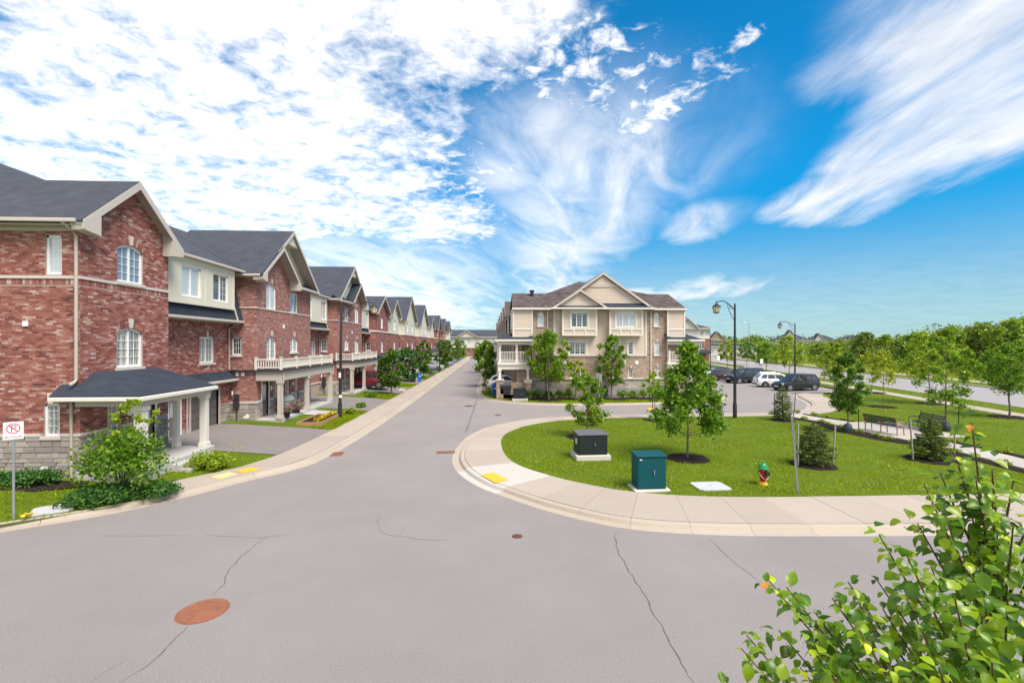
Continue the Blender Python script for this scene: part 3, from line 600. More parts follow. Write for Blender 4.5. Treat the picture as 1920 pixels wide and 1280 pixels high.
def stones(root, T, u0, u1, z0, z1, holes=()):
    z = z0; hs = []
    while z < z1-.04:
        h = min(random.choice((.14, .2, .2, .27)), z1-z); h = z1-z if z1-z-h < .08 else h; hs.append((z, h)); z += h
    for z, h in hs:
        for a, b in cut([(u0, u1)], holes, z+h/2):
            x = a
            while x < b-.02:
                w = random.uniform(.24, .62); w = b-x if b-x-w < .16 else w
                piece('stone', STONE_ME, root, T, x+w/2, 0, z+h/2, w-.014, random.uniform(.025, .055), h-.014); x += w
def chev(mb, xl, xr, ze, zr, y0, y1, th=.12):
    xm = (xl+xr)/2
    mb.prism([(xl, y0, ze), (xm, y0, zr), (xm, y0, zr-th), (xl, y0, ze-th)], (0, y1-y0, 0)); mb.prism([(xm, y0, zr), (xr, y0, ze), (xr, y0, ze-th), (xm, y0, zr-th)], (0, y1-y0, 0))
def rakes(root, xl, xr, ze, zr, y0, yw, h=.26, ret=.55, th=.12, sides=(0, 1)):
    """barge boards, soffits and boxed returns of a gable"""
    xm = (xl+xr)/2; s = (zr-ze)/(xm-xl); f = MB(); so = MB()
    for d in sides:
        e = xl if d == 0 else xr; q = 1 if d == 0 else -1
        f.prism([(e, y0+.02, ze-.02), (xm, y0+.02, zr-.02), (xm, y0+.02, zr-.02-h), (e, y0+.02, ze-.02-h)], (0, -.045, 0))
        so.prism([(e, y0+.02, ze-th), (xm, y0+.02, zr-th), (xm, y0+.02, zr-th-.04), (e, y0+.02, ze-th-.04)], (0, yw-y0-.02, 0))
        if ret: f.prism([(e, y0-.03, ze-.06), (e+q*ret, y0-.03, ze-.06+s*ret-.10), (e+q*ret, y0-.03, ze-.42), (e+q*.05, y0-.03, ze-.34)], (0, yw-y0+.02, 0))
    f.obj('barge_board', 'trim', root, fix=True); so.obj('soffit', 'soffit', root, fix=True)
def gutter(root, T, u0, u1, z, n, w=.12): return MB(T).box(u0, u1, n, n+w, z-.13, z).obj('gutter', 'trim', root, bev=.02)
def downspout(root, T, pts, w=.05):
    return MB(T).tube(pts, w, 6).obj('downspout', 'downp', root)
def column(root, x, y, z0, z1, w=.24, m='trim'):
    mb = MB(); mb.box(x-w/2, x+w/2, y-w/2, y+w/2, z0+.2, z1-.16); mb.box(x-w*.66, x+w*.66, y-w*.66, y+w*.66, z0, z0+.2); mb.box(x-w*.66, x+w*.66, y-w*.66, y+w*.66, z1-.16, z1); return mb.obj('column', m, root, bev=.012)
def garage(root, T, u0, u1, z0, z1, rows=4, cols=4):
    mb = MB(T); mb.box(u0, u1, -.16, -.10, z0, z1)
    dw, dh = (u1-u0)/cols, (z1-z0)/rows
    for i in range(cols):
        pass
    g = mb.obj('garage_door', 'garage', root)
    for i in range(cols):
        for j in range(rows): MB(T).box(u0+dw*i+.07, u0+dw*(i+1)-.07, -.10, -.075, z0+dh*j+.06, z0+dh*(j+1)-.06).obj('panel', 'garage', g)
    f = MB(T); f.box(u0-.13, u0, -.16, .04, z0, z1+.13); f.box(u1, u1+.13, -.16, .04, z0, z1+.13); f.box(u0, u1, -.16, .04, z1, z1+.13); f.obj('frame', 'trim', g); MB(T).box((u0+u1)/2-.09, (u0+u1)/2+.09, -.08, -.05, z0+dh*.9, z0+dh*.95).obj('handle', 'black', g)
    return g
def door(root, T, u0, u1, z0, z1, glaz=True):
    d = MB(T).box(u0, u1, -.13, -.08, z0, z1).obj('door', 'doorp', root)
    f = MB(T); f.box(u0-.11, u0, -.14, .03, z0, z1+.1); f.box(u1, u1+.11, -.14, .03, z0, z1+.1); f.box(u0, u1, -.14, .03, z1, z1+.1); f.obj('frame', 'white', d)
    if glaz: MB(T).box(u0+.2, u1-.2, -.08, -.06, z0+.95, z1-.2).obj('pane', 'glassb', d)
    MB(T).box(u1-.12, u1-.07, -.08, -.02, z0+.98, z0+1.12).obj('handle', 'black', d); return d
def railing(root, pts, z, h=.85, post=1.6, m='creamw'):
    for s_i, ((xa, ya), (xb, yb)) in enumerate(zip(pts[:-1], pts[1:])):
        L_ = math.hypot(xb-xa, yb-ya); n = max(1, round(L_/post)); r = MB(); rz = math.atan2(yb-ya, xb-xa)
        r.obox(((xa+xb)/2, (ya+yb)/2, z+h-.05), (L_, .09, .07), (0, 0, rz)); r.obox(((xa+xb)/2, (ya+yb)/2, z+.13), (L_, .07, .07), (0, 0, rz))
        k = max(2, int(L_/.14))
        for i in range(1, k): t = i/k; r.obox((xa+(xb-xa)*t, ya+(yb-ya)*t, z+h/2), (.045, .045, h-.2), (0, 0, rz))
        r.obj('railing', m, root)
        for i in range(1 if s_i else 0, n+1): t = i/n; x, y = xa+(xb-xa)*t, ya+(yb-ya)*t; MB().box(x-.065, x+.065, y-.065, y+.065, z, z+h+.06).box(x-.085, x+.085, y-.085, y+.085, z+h+.06, z+h+.1).obj('post', m, root)
def plaque(root, T, u, z, rx=.17, rz_=.12, name='house_number_plaque', m='white'):
    return MB(T).prism([(u+rx*math.cos(a), .0, z+rz_*math.sin(a)) for a in np.linspace(0, 2*math.pi, 17)[:-1]], (0, .05, 0)).obj(name, m, root)
# ------------------------------------------------------------------ red end house
H90 = R(90)
def red_end():
    r = thing('brick_townhouse', 'red brick end townhouse at the corner with hipped porch roof on cream columns', 'house', (-14.18, 17.43, 0), H90, 'red brick townhouses along the street')
    TF, TS = frame(0, 0, 1, 0, 0, -1), frame(0, 0, 0, 1, -1, 0); TB = frame(0, 1.02, 1, 0, 0, -1); TR = frame(4.6, 0, 0, 1, 1, 0)
    w3, w2, gw, dr = (1.68, 3.05, 7.42, 8.9, .2), (1.64, 3.03, 4.1, 5.63, .2), (1.2, 1.8, 1.3, 2.86, 0), (2.85, 3.75, .62, 2.75, 0)
    fh = [w3, w2, gw, dr]; s3, sg = (.6, 1.15, 7.42, 8.78, 0), (.67, 1.2, 1.8, 2.93, 0); sh = [s3, sg]
    bw2, bd, bg = (8.66, 10.02, 3.98, 5.38, 0), (6.2, 7.05, .5, 2.4, 0), (7.9, 10.45, .5, 2.45, 0); bh = [bw2, bd, bg, (4.75, 5.5, 3.98, 5.38, 0)]
    mb = MB(TF); wall(mb, 0, 4.6, .2, 9.0, fh); mb.add([(0, 0, 9), (4.6, 0, 9), (4.6, 0, 9.46), (2.3, 0, 11.34), (0, 0, 9.46)], [(0, 1, 2, 3, 4)])
    mb.T = TS; wall(mb, 0, 11, .2, 9.2, sh); mb.T = TB; wall(mb, 4.6, 11.7, .2, 6.6, bh); mb.T = TR; wall(mb, 0, 1.02, .2, 9.2)
    mb.T = None; mb.add([(0, 11, .2), (11.7, 11, .2), (11.7, 11, 9.2), (0, 11, 9.2)], [(3, 2, 1, 0)])
    mb.obj('wall', 'mortar', r)
    bb = MB(TF); cnt = [0]
    def pick(T):
        def f(l, z):
            if T is TF and 5.7 < z < 6.9 and cnt[0] < 158: cnt[0] += 1; piece('brick', BRICK_ME, r, T, l+.1075, 0, z+.0325, .215, .012, .065); return True
            return False
        return f
    def fr(z): 
        iv = [(-.012, 4.612)] if z < 9.42 else [((z-9.42)/.81, 4.6-(z-9.42)/.81)]
        if 7.05 < z < 7.36: return []
        return cut(iv, [(1.9, 2.77, 0, .01, 0)]+[(h[0], h[1], h[2], h[3]+(.24 if h[4] else .0), h[4]) for h in fh], z)
    brick_fill(bb, 1.92, 11.27, fr, singles=pick(TF)); bb.T = TS
    brick_fill(bb, 1.92, 9.1, lambda z: [] if 7.05 < z < 7.36 else cut([(-.01, 5.2)], sh, z)); bb.T = TR; brick_fill(bb, 3.4, 9.1, lambda z: [(0, 1.0)])
    bb.T = TB; brick_fill(bb, .75, 6.5, lambda z: cut([(4.62, 11.69)], bh, z)); bb.obj('brickwork', 'brickg', r)['kind'] = 'stuff'
    for i in range(61): piece('brick', BRICK_ME, r, TF, .04+i*.0755, 0, 7.165, .067, .014, .205)
    for i in range(56): piece('brick', BRICK_ME, r, TS, .04+i*.0755, 0, 7.165, .067, .014, .205)
    for h in (w3, w2):
        for i in range(13):
            u = h[0]+(h[1]-h[0])*(i+.5)/13; t = (u-(h[0]+h[1])/2)/.69
            if abs(t) > .1: piece('brick', BRICK_ME, r, TF, u+t*.05, 0, za(h, u)+.12, .085, .022, .22, roll=t*.32)
        keystone(r, TF, 2.34, h[3]+.01); 
    keystone(r, TS, .93, 2.95)
    c = MB(TF).box(-.05, 4.65, 0, .05, 7.27, 7.37); c.T = TS; c.box(0, 5.2, 0, .05, 7.27, 7.37); c.obj('belt_course', 'cast', r)
    c = MB(TF).box(-.05, 1.12, 0, .06, 1.80, 1.9).box(1.88, 2.74, 0, .06, 1.80, 1.9); c.T = TS; c.box(0, .59, 0, .06, 1.80, 1.9).box(1.28, 5.2, 0, .06, 1.80, 1.9); c.obj('stone_cap', 'cast', r)
    stones(r, TF, 0, 4.6, .22, 1.8, [gw, dr]); stones(r, TS, 0, 4.4, .22, 1.8, [(.6, 1.28, 1.66, 2.95, 0)]); stones(r, TB, 4.65, 6.0, .22, 1.6); stones(r, TB, 10.65, 11.6, .22, 1.6)
    window(r, TF, w3, 2, (2, 4), 'glasss'); window(r, TF, w2, 2, (2, 4), 'glassc'); window(r, TF, gw, 1, (2, 4), 'glassc'); window(r, TS, s3, 1, None, 'glassb', sill=False); window(r, TS, sg, 1, (2, 4), 'glassc')
    window(r, TB, bw2, 2, (2, 4), 'glassc'); window(r, TB, bh[3], 2, (2, 4), 'glassc'); door(r, TF, 2.85, 3.75, .62, 2.75); door(r, TB, 6.2, 7.05, .5, 2.4); garage(r, TB, 7.9, 10.45, .5, 2.45); keystone(r, TB, 9.34, 5.4, .8)
    plaque(r, TF, 2.3, 2.3); MB(TS).box(1.7, 1.86, 0, .06, 5.62, 5.8).obj('vent', 'white', r); MB(TS).box(1.02, 1.2, .03, .12, .55, .76).obj('vent', 'white', r)
    MB(TS).lathe([(.02, 0), (.13, .02), (.15, .1), (.1, .16), (.02, .17)], 12).obj('vent', 'white', r, smooth=40).location = (0, 0, 0)
    v = r.children[-1]; v.location = (-.06, 1.45, .66)
    # third floor bay of cream boards in a slate mansard
    MB().prism([(4.6, .22, 6.28), (11.7, .22, 6.28), (11.7, 1.0, 9.3), (4.6, 1.0, 9.3)], (0, .12, 0)).obj('mansard', 'darkshingle', r)
    TD = frame(0, .24, 1, 0, 0, -1); d1, d2 = (5.95, 7.5, 7.3, 8.75, 0), (8.55, 10.0, 7.3, 8.75, 0)
    mb = MB(TD); wall(mb, 4.62, 10.6, 6.95, 9.15, [d1, d2]); mb.add([(10.6, 0, 6.95), (10.6, -.8, 6.95), (10.6, -.8, 9.15), (10.6, 0, 9.15)], [(0, 1, 2, 3)])
    mb.obj('dormer_wall', 'cream', r)
    tm = MB(TD); tm.box(4.64, 10.62, 0, .03, 6.93, 7.08); tm.box(4.64, 10.62, 0, .03, 8.98, 9.14); [tm.box(x, x+.12, 0, .03, 7.08, 8.98) for x in (7.85, 10.5)]; tm.obj('dormer_trim', 'cream', r)
    window(r, TD, d1, 2, (2, 3), 'glassb', False, open_grid=()); window(r, TD, d2, 2, (2, 4), 'glass', False, open_grid=(1,))
    MB().prism([(10.95, .20, 6.3), (11.07, .20, 6.3), (11.07, .98, 9.3), (10.95, .98, 9.3)], (0, .1, 0)).obj('corner_trim', 'trim', r)
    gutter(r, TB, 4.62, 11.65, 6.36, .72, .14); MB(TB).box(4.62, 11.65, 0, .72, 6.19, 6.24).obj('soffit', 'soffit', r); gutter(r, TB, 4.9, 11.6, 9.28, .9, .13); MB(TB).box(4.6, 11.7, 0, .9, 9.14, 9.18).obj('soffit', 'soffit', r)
    # roof: hip end, front gable, main slopes
    rf_ = MB(); s = .81; Z = lambda x: 9.25+s*(x+.4); yr = 6.3; xa = (12.6-9.25)/s-.4
    rf_.slab([(-.4, -.42, Z(-.4)), (2.3, -.42, Z(2.3)), (2.3, 4.0, Z(2.3)), (xa, yr, 12.6), (-.4, 12.6, Z(-.4))], .12)
    rf_.slab([(2.3, -.42, Z(2.3)), (5.0, -.42, 9.25), (5.0, 1.2, 9.25), (2.3, 4.3, Z(2.3))], .12)
    rf_.slab([(xa, yr, 12.6), (2.3, 4.0, Z(2.3)), (5.0, .2, 9.33), (11.7, .2, 9.33), (11.7, yr, 12.6)], .12)
    rf_.slab([(xa, yr, 12.6), (11.7, yr, 12.6), (11.7, 12.6, 9.25), (-.4, 12.6, 9.25)], .12); rf_.obj('roof', 'navy', r, fix=True)
    rakes(r, -.4, 5.0, 9.25, Z(2.3), -.42, 0, .30, .75)
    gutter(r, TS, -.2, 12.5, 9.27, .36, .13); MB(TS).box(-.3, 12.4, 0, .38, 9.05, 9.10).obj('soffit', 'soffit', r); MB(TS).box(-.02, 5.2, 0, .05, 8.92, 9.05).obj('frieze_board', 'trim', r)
    downspout(r, TS, [(.25, .42, 9.16), (.12, .30, 9.0), (.06, .08, 8.75), (.06, .08, 3.75), (.1, .3, 3.6)], .055); downspout(r, TS, [(.45, .35, 3.2), (.22, .08, 3.0), (.22, .08, .25)], .05)
    downspout(r, TB, [(11.5, .7, 6.25), (11.4, .1, 5.9), (11.4, .1, 3.5)], .05)
    # porch
    p = MB(); p.slab([(-.5, -2.35, 3.25), (4.0, -2.35, 3.25), (4.0, 0, 4.0), (.55, 0, 4.0)], .1); p.slab([(-.5, -2.35, 3.25), (.55, 0, 4.0), (0, .6, 3.62), (-.5, .6, 3.25)], .1); p.slab([(4.0, -2.35, 3.25), (4.4, .2, 3.55), (4.0, .2, 4.0)], .1); p.obj('porch_roof', 'darkshingle', r, fix=True)
    p = MB(); p.box(-.55, 4.05, -2.47, -2.33, 3.06, 3.2); p.box(-.57, -.45, -2.33, .6, 3.06, 3.2); p.obj('porch_gutter', 'creamw', r, bev=.02); p = MB(); p.box(-.2, 4.0, -2.2, -1.95, 2.85, 3.06); p.box(-.2, .05, -1.95, 0, 2.85, 3.06); p.box(-.45, 4.0, -2.3, 0, 3.06, 3.09); p.obj('porch_beam', 'trim', r)
    column(r, 0, -2.05, .62, 2.85, .3, 'creamw'); column(r, 3.75, -2.05, .62, 2.85, .26, 'creamw'); column(r, 3.75, -.9, .62, 2.85, .2, 'creamw')
    MB().box(-.25, 4.1, -2.3, 0, .1, .62).obj('porch_slab', 'step', r, bev=.02); MB().box(1.2, 3.4, -2.65, -2.3, .05, .47).obj('step', 'step', r, bev=.015); MB().box(1.2, 3.4, -3.0, -2.65, .02, .31).obj('step', 'step', r, bev=.015)
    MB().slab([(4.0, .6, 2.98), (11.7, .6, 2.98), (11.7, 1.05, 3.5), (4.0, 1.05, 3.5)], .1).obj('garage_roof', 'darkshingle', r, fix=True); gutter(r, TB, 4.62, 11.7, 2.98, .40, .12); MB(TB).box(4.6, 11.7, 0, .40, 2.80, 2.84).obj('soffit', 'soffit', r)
    downspout(r, TB, [(7.55, .4, 2.85), (7.5, .08, 2.6), (7.5, .08, .5)], .045)
    return r
def gable_unit(Y0, mir, label, detail=True, L_=15.1):
    r = thing('brick_townhouse', label, 'house', (-13.7, Y0, 0), H90, 'red brick townhouses along the street'); bw = 8.7; ys = 1.5; m = (lambda x: bw-x) if mir else (lambda x: x)
    TF, TS, TB, TR = frame(0, 0, 1, 0, 0, -1), frame(0, 0, 0, 1, -1, 0), frame(0, ys, 1, 0, 0, -1), frame(bw, 0, 0, 1, 1, 0)
    def hh(a, b, c, d, rr=0): a, b = sorted((m(a), m(b))); return (a, b, c, d, rr)
    W = [hh(1.3, 2.72, 7.2, 8.78, .2), hh(4.9, 6.25, 7.2, 8.6), hh(1.3, 2.72, 4.0, 5.5, .3), hh(4.9, 6.25, 4.42, 5.5, .25), hh(.75, 1.6, .62, 2.72), hh(2.3, 2.9, 1.05, 2.7), hh(4.1, 4.8, 1.2, 2.65), hh(5.7, 6.3, 1.05, 2.65)]
    S = [(.85, 1.4, 4.35, 5.4, 0)]; B = [(13.0, 14.15, 3.75, 5.25, 0), (9.2, 11.6, .55, 2.55, 0), (9.3, 10.6, 3.75, 5.25, 0)]
    mb = MB(TF); wall(mb, 0, bw, 1.62, 9.0, W); mb.T = TS; wall(mb, 0, ys, 1.62, 9.0, S); wall(mb, ys, 11, .2, 9.0); mb.T = TR; wall(mb, 0, ys, 1.62, 9.0); mb.T = TB; wall(mb, bw, L_, 1.62, 6.5, B)
    mb.T = TF; a, b = sorted((m(-.0), m(4.9))); mb.add([(a, 0, 9.0), (b, 0, 9.0), (b, 0, 9.3), ((a+b)/2, 0, 11.1), (a, 0, 9.3)], [(0, 1, 2, 3, 4)]); mb.obj('wall', 'brick', r)
    bs = MB(TF); cut_b = [(h[0], h[1], h[2], h[3], h[4]) for h in W if h[2] < 1.6]; wall(bs, 0, bw, .1, 1.5, [(h[0], h[1], h[2], min(h[3], 1.5), 0) for h in cut_b]); bs.T = TS; wall(bs, 0, ys, .1, 1.5); bs.T = TB; wall(bs, bw, L_, .1, 1.5, [(9.2, 11.6, .55, 1.5, 0)])
    bs.obj('stone_base', 'stonetex' if not detail else 'mortar', r)
    if detail: stones(r, TS, 0, ys, .2, 1.5); stones(r, TF, 0, bw, .5, 1.5, [(h[0]-.02, h[1]+.02, h[2]-.1, 1.6, 0) for h in cut_b])
    c = MB(TF)
    for a, b in cut([(-.05, bw)], [(h[0]-.05, h[1]+.05, 0, 3, 0) for h in cut_b], 1.55): c.box(a, b, 0, .06, 1.5, 1.62)
    c.T = TS; c.box(0, ys, 0, .06, 1.5, 1.62); c.T = TB; c.box(11.8, L_, 0, .06, 1.5, 1.62); c.obj('stone_cap', 'cast', r)
    c = MB(TF).box(-.04, bw+.04, 0, .04, 7.12, 7.2); c.T = TS; c.box(0, ys, 0, .04, 7.12, 7.2); c.obj('belt_course', 'cast', r)
    gl = ('glassb', 'glasss', 'glassc', 'glassc')
    for i, h in enumerate(W[:4]):
        window(r, TF, h, 2, (2, 4), gl[i], h[2] < 7, open_grid=None if h[2] < 7 else ()); 
        if i != 1: keystone(r, TF, (h[0]+h[1])/2, h[3]+.02, .9)
    door(r, TF, *W[4][:4]); [window(r, TF, h, 1, (2, 3), 'glassc') for h in W[5:]]; window(r, TS, S[0], 1, (3, 3), 'glass'); window(r, TB, B[0], 2, (2, 4), 'glassc'); window(r, TB, B[2], 2, (2, 4), 'glassc'); garage(r, TB, 9.2, 11.6, .55, 2.55); keystone(r, TB, 13.58, 5.28, .8)
    for u in (.74, 1.06): MB(TS).box(u-.09, u+.09, 0, .06, 3.14, 3.34).obj('vent', 'white', r)
    MB(TF).box(m(3.8)-.08, m(3.8)+.08, 0, .06, 6.05, 6.3).obj('vent', 'white', r)
    if detail:
        e = MB(TS); e.box(.95, 1.2, 0, .16, 1.75, 2.05); e.box(.92, 1.23, 0, .2, 1.25, 1.68); e.tube([(1.07, .08, 1.3), (1.07, .08, .1)], .04, 6); e.obj('electric_meter', 'charcoal', r, bev=.01); plaque(r, TS, .55, .75, .19, .13, 'gas_vent')
        MB(TS).tube([(1.3, .05, 2.2), (1.3, .14, 2.25), (1.28, .16, 2.05), (1.34, .1, 1.98)], .045, 8).obj('vent_hood', 'white', r)
        for u in (1.95, 5.3): plaque(r, TF, m(u), 2.25, .1, .15)
    # big gable with cream boards, small brick gable in front of it
    x = MB(TF); x.add([(.0, -.3, 9.0), (bw, -.3, 9.0), (bw, -.3, 9.3), (bw/2, -.3, 12.56), (0, -.3, 9.3)], [(0, 1, 2, 3, 4)]); x.obj('gable_board', 'cream', r)
    s = (12.7-9.1)/(bw/2+.45); z1 = 11.7; hw = (12.7-z1)/s; MB().prism([(bw/2-hw, -.36, z1), (bw/2+hw, -.36, z1), (bw/2+.1, -.36, 12.5), (bw/2-.1, -.36, 12.5)], (0, .6, 0)).obj('gable_crest', 'cream', r)
    g = MB(); chev(g, -.45, bw+.45, 9.1, 12.7, -.5, 6.4); g.obj('gable_roof', 'navy', r); rakes(r, -.45, bw+.45, 9.1, 12.7, -.5, .3, .24, 0)
    a, b = sorted((m(-.45), m(5.35))); g = MB(); chev(g, a, b, 9.1, 11.25, -.62, 2.2); g.obj('small_gable_roof', 'darkshingle', r); rakes(r, a, b, 9.1, 11.25, -.62, 0, .24, .55)
    a, b = sorted((m(5.3), m(bw+.4))); MB().slab([(a, -.5, 9.0), (b, -.5, 9.0), (b, .3, 9.5), (a, .3, 9.5)], .1).obj('skirt_roof', 'darkshingle', r); MB().box(a, b, -.6, -.48, 8.88, 9.02).obj('gutter', 'trim', r); MB().box(a, b, -.48, 0, 8.86, 8.9).obj('soffit', 'soffit', r)
    gutter(r, TS, -.45, 2.0, 9.1, .36, .12); MB(TS).box(-.4, 6, 0, .36, 8.92, 8.96).obj('soffit', 'soffit', r)
    # main roof, mansard bay behind
    yr = 6.8; q = MB(); q.slab([(0, .55, 9.3), (L_, .55, 9.3), (L_, yr, 12.62), (0, yr, 12.62)], .12); q.slab([(0, yr, 12.62), (L_, yr, 12.62), (L_, 13, 9.3), (0, 13, 9.3)], .12); q.obj('roof', 'navy', r, fix=True)
    MB().prism([(bw, .65, 6.28), (L_, .65, 6.28), (L_, 1.45, 9.3), (bw, 1.45, 9.3)], (0, .12, 0)).obj('mansard', 'darkshingle', r)
    TD = frame(0, .67, 1, 0, 0, -1); dw = [(13.1, 14.35, 7.15, 8.7, 0), (9.6, 10.9, 7.15, 8.7, 0)]; mb = MB(TD); wall(mb, bw+.02, L_-.5, 6.85, 9.2, dw); mb.add([(L_-.5, 0, 6.85), (L_-.5, -.8, 6.85), (L_-.5, -.8, 9.2), (L_-.5, 0, 9.2)], [(0, 1, 2, 3)]); mb.obj('dormer_wall', 'cream', r)
    for h in dw: window(r, TD, h, 2, (2, 4), 'glass', False)
    MB().prism([(L_-.35, .63, 6.3), (L_-.22, .63, 6.3), (L_-.22, 1.43, 9.3), (L_-.35, 1.43, 9.3)], (0, .1, 0)).obj('corner_trim', 'trim', r)
    gutter(r, TB, bw+.02, L_, 6.36, .8, .13); MB(TB).box(bw+.02, L_, 0, .8, 6.19, 6.24).obj('soffit', 'soffit', r); gutter(r, TB, bw+.4, L_, 9.22, .9, .12); downspout(r, TB, [(L_-.2, .8, 6.25), (L_-.3, .1, 5.9), (L_-.3, .1, 3.3)], .05)
    # porch with balustrade
    x1 = 9.2; f = -1.35
    MB().box(0, x1, f-.15, 0, -.1, .55).obj('porch_slab', 'step', r, bev=.02); MB().box(3.3, 5.4, f-.5, f-.15, -.05, .34).obj('step', 'step', r, bev=.015)
    b_ = MB(); b_.box(-.05, x1+.05, f-.15, f+.1, 2.83, 3.4); b_.box(-.05, .2, f+.1, 0, 2.83, 3.4); b_.box(x1-.2, x1+.05, f+.1, ys, 2.83, 3.4); b_.obj('porch_beam', 'trim', r, bev=.015); MB().box(-.2, x1+.2, f-.3, ys, 3.4, 3.48).obj('porch_roof', 'charcoal', r); MB().box(.2, x1-.2, f+.1, 0, 2.95, 3.0).obj('soffit', 'soffit', r)
    for u in (.13, 4.35, x1-.15): column(r, u, f, .55, 2.83, .26, 'trim')
    railing(r, [(0, 0), (0, f-.1), (x1, f-.1), (x1, ys-.1)], 3.48, .66, 2.2)
    MB().tube([(.02, f-.2, 3.35), (.02, f-.22, 2.7), (.02, f-.1, 2.5), (.02, f-.17, .4), (-.02, f-.3, .15)], .045, 6).obj('downspout', 'downp', r)
    MB().tube([(x1, f-.2, 3.35), (x1, f-.22, 2.7), (x1, f-.1, 2.5), (x1, f-.17, .4)], .045, 6).obj('downspout', 'downp', r)
    return r
def far_unit(Y0, bw, L_, style, zr, label):
    r = thing('brick_townhouse', label, 'house', (-13.7, Y0, 0), H90, 'red brick townhouses along the street'); ys = 1.6; cream = style == 'cream'
    TF, TS, TB, TR = frame(0, 0, 1, 0, 0, -1), frame(0, 0, 0, 1, -1, 0), frame(0, ys, 1, 0, 0, -1), frame(bw, 0, 0, 1, 1, 0)
    cx = [bw*.28, bw*.72] if bw > 9 else [bw*.5]; W2 = [(c-.65, c+.65, 4.0, 5.5, .25) for c in cx]; W3 = [(c-.65, c+.65, 7.0, 8.5, .2) for c in cx]; zt = 6.6 if cream else 9
    mb = MB(TF); wall(mb, 0, bw, .2, zt, W2+([] if cream else W3)); mb.T = TS; wall(mb, 0, 3, .2, zt, [(.6, 1.2, 4.2, 5.2, 0)]); mb.T = TR; wall(mb, 0, ys, .2, zt); mb.T = TB; wall(mb, bw, L_, .2, 6.4, [(bw+.6, bw+1.8, 3.8, 5.2, 0)])
    if not cream: mb.T = TF; mb.add([(0, 0, 9), (bw, 0, 9), (bw, 0, 9.2), (bw/2, 0, zr-.16), (0, 0, 9.2)], [(0, 1, 2, 3, 4)])
    mb.obj('wall', 'brickfar', r)
    if cream:
        mb = MB(TF); wall(mb, 0, bw, 6.6, 9, W3); mb.T = TS; wall(mb, 0, 3, 6.6, 9); mb.T = TR; wall(mb, 0, ys, 6.6, 9); mb.T = TF; mb.add([(0, 0, 9), (bw, 0, 9), (bw, 0, 9.2), (bw/2, 0, zr-.16), (0, 0, 9.2)], [(0, 1, 2, 3, 4)]); mb.obj('upper_wall', 'cream', r)
        t = MB(TF); [t.box(x, x+.15, 0, .04, 6.6, 9) for x in (0, bw-.15)]; t.obj('corner_board', 'creamw', r)
    mb = MB(TF).box(-.05, bw+.05, 0, .06, 6.5, 6.68); mb.T = TS; mb.box(0, ys, 0, .06, 6.5, 6.68); mb.obj('belt_course', 'creamw', r)
    for h in W2+W3: window(r, TF, h, 2, None, 'glassb' if h[2] > 6 else 'glass', h[2] < 6)
    window(r, TS, (.6, 1.2, 4.2, 5.2, 0), 1, (2, 2), 'glass'); window(r, TB, (bw+.6, bw+1.8, 3.8, 5.2, 0), 2, None, 'glass')
    g = MB(); chev(g, -.4, bw+.4, 9, zr, -.45, 6); g.obj('gable_roof', 'navy', r); rakes(r, -.4, bw+.4, 9, zr, -.45, 0, .28, .5)
    q = MB(); q.slab([(0, .9, 9.2), (L_, .9, 9.2), (L_, 6.8, 12.4), (0, 6.8, 12.4)], .12); q.slab([(0, 6.8, 12.4), (L_, 6.8, 12.4), (L_, 12.5, 9.2), (0, 12.5, 9.2)], .12); q.obj('roof', 'navy', r, fix=True)
    TD = frame(0, 1.0, 1, 0, 0, -1); mb = MB(TD); wall(mb, bw, L_, 6.4, 9.2, [(bw+.6, bw+1.8, 7.1, 8.6, 0)]); mb.add([(L_, 0, 6.4), (L_, -5, 6.4), (L_, -5, 9.2), (L_, 0, 9.2)], [(0, 1, 2, 3)]); mb.obj('upper_panel', 'cream', r); window(r, TD, (bw+.6, bw+1.8, 7.1, 8.6, 0), 2, None, 'glass', False)
    p = MB(); p.slab([(-.3, -2.0, 3.05), (L_, -2.0, 3.05), (L_, 0.2, 3.8), (-.3, .2, 3.8)], .12); p.obj('porch_roof', 'darkshingle', r); MB().box(-.3, L_, -2.08, -1.98, 2.9, 3.06).obj('gutter', 'trim', r); MB().box(0, L_, -1.9, 0, 0, .55).obj('porch_slab', 'step', r)
    MB().box(0, L_, -1.85, -1.65, 2.65, 2.95).obj('porch_beam', 'trim', r)
    for u in np.linspace(.15, L_-.2, 4): column(r, float(u), -1.75, .55, 2.65, .26)
    garage(r, TB, bw+.8, min(L_-.4, bw+3.2), .5, 2.5); door(r, TF, .7, 1.6, .55, 2.65)
    return r
red_end()
gable_unit(29.1, False, 'red brick townhouse with white balcony railing and covered grill on its porch')
gable_unit(44.2, True, 'red brick townhouse behind the black street lamp, its small brick gable on the far side')
FU = [(59.3, 7.2, 8.6, 'brick', 11.2, 'narrow all brick townhouse where the second row of red houses begins'), (67.9, 6.6, 11.6, 'cream', 11.5, 'brick townhouse with one narrow cream gabled bay and steep white trim'), (79.5, 11.6, 17.5, 'cream', 13.3, 'brick townhouse with a tall wide cream gable, nearest of the wide cream ones'), (97.0, 12, 17, 'cream', 13.3, 'second brick townhouse with a tall wide cream gable, further along the street'), (114, 8, 16, 'cream', 11.6, 'distant townhouse with low narrow cream gable past the wide cream gables'), (130, 9.5, 17.5, 'brick', 13, 'distant red brick townhouse with tall gable, first past the cream ones'), (147.5, 9.5, 17.5, 'brick', 13, 'second last of the distant red brick gabled townhouses'), (165, 9, 24, 'cream', 13, 'last townhouse of the left row before the end of the street')]
for a in FU: far_unit(*a)
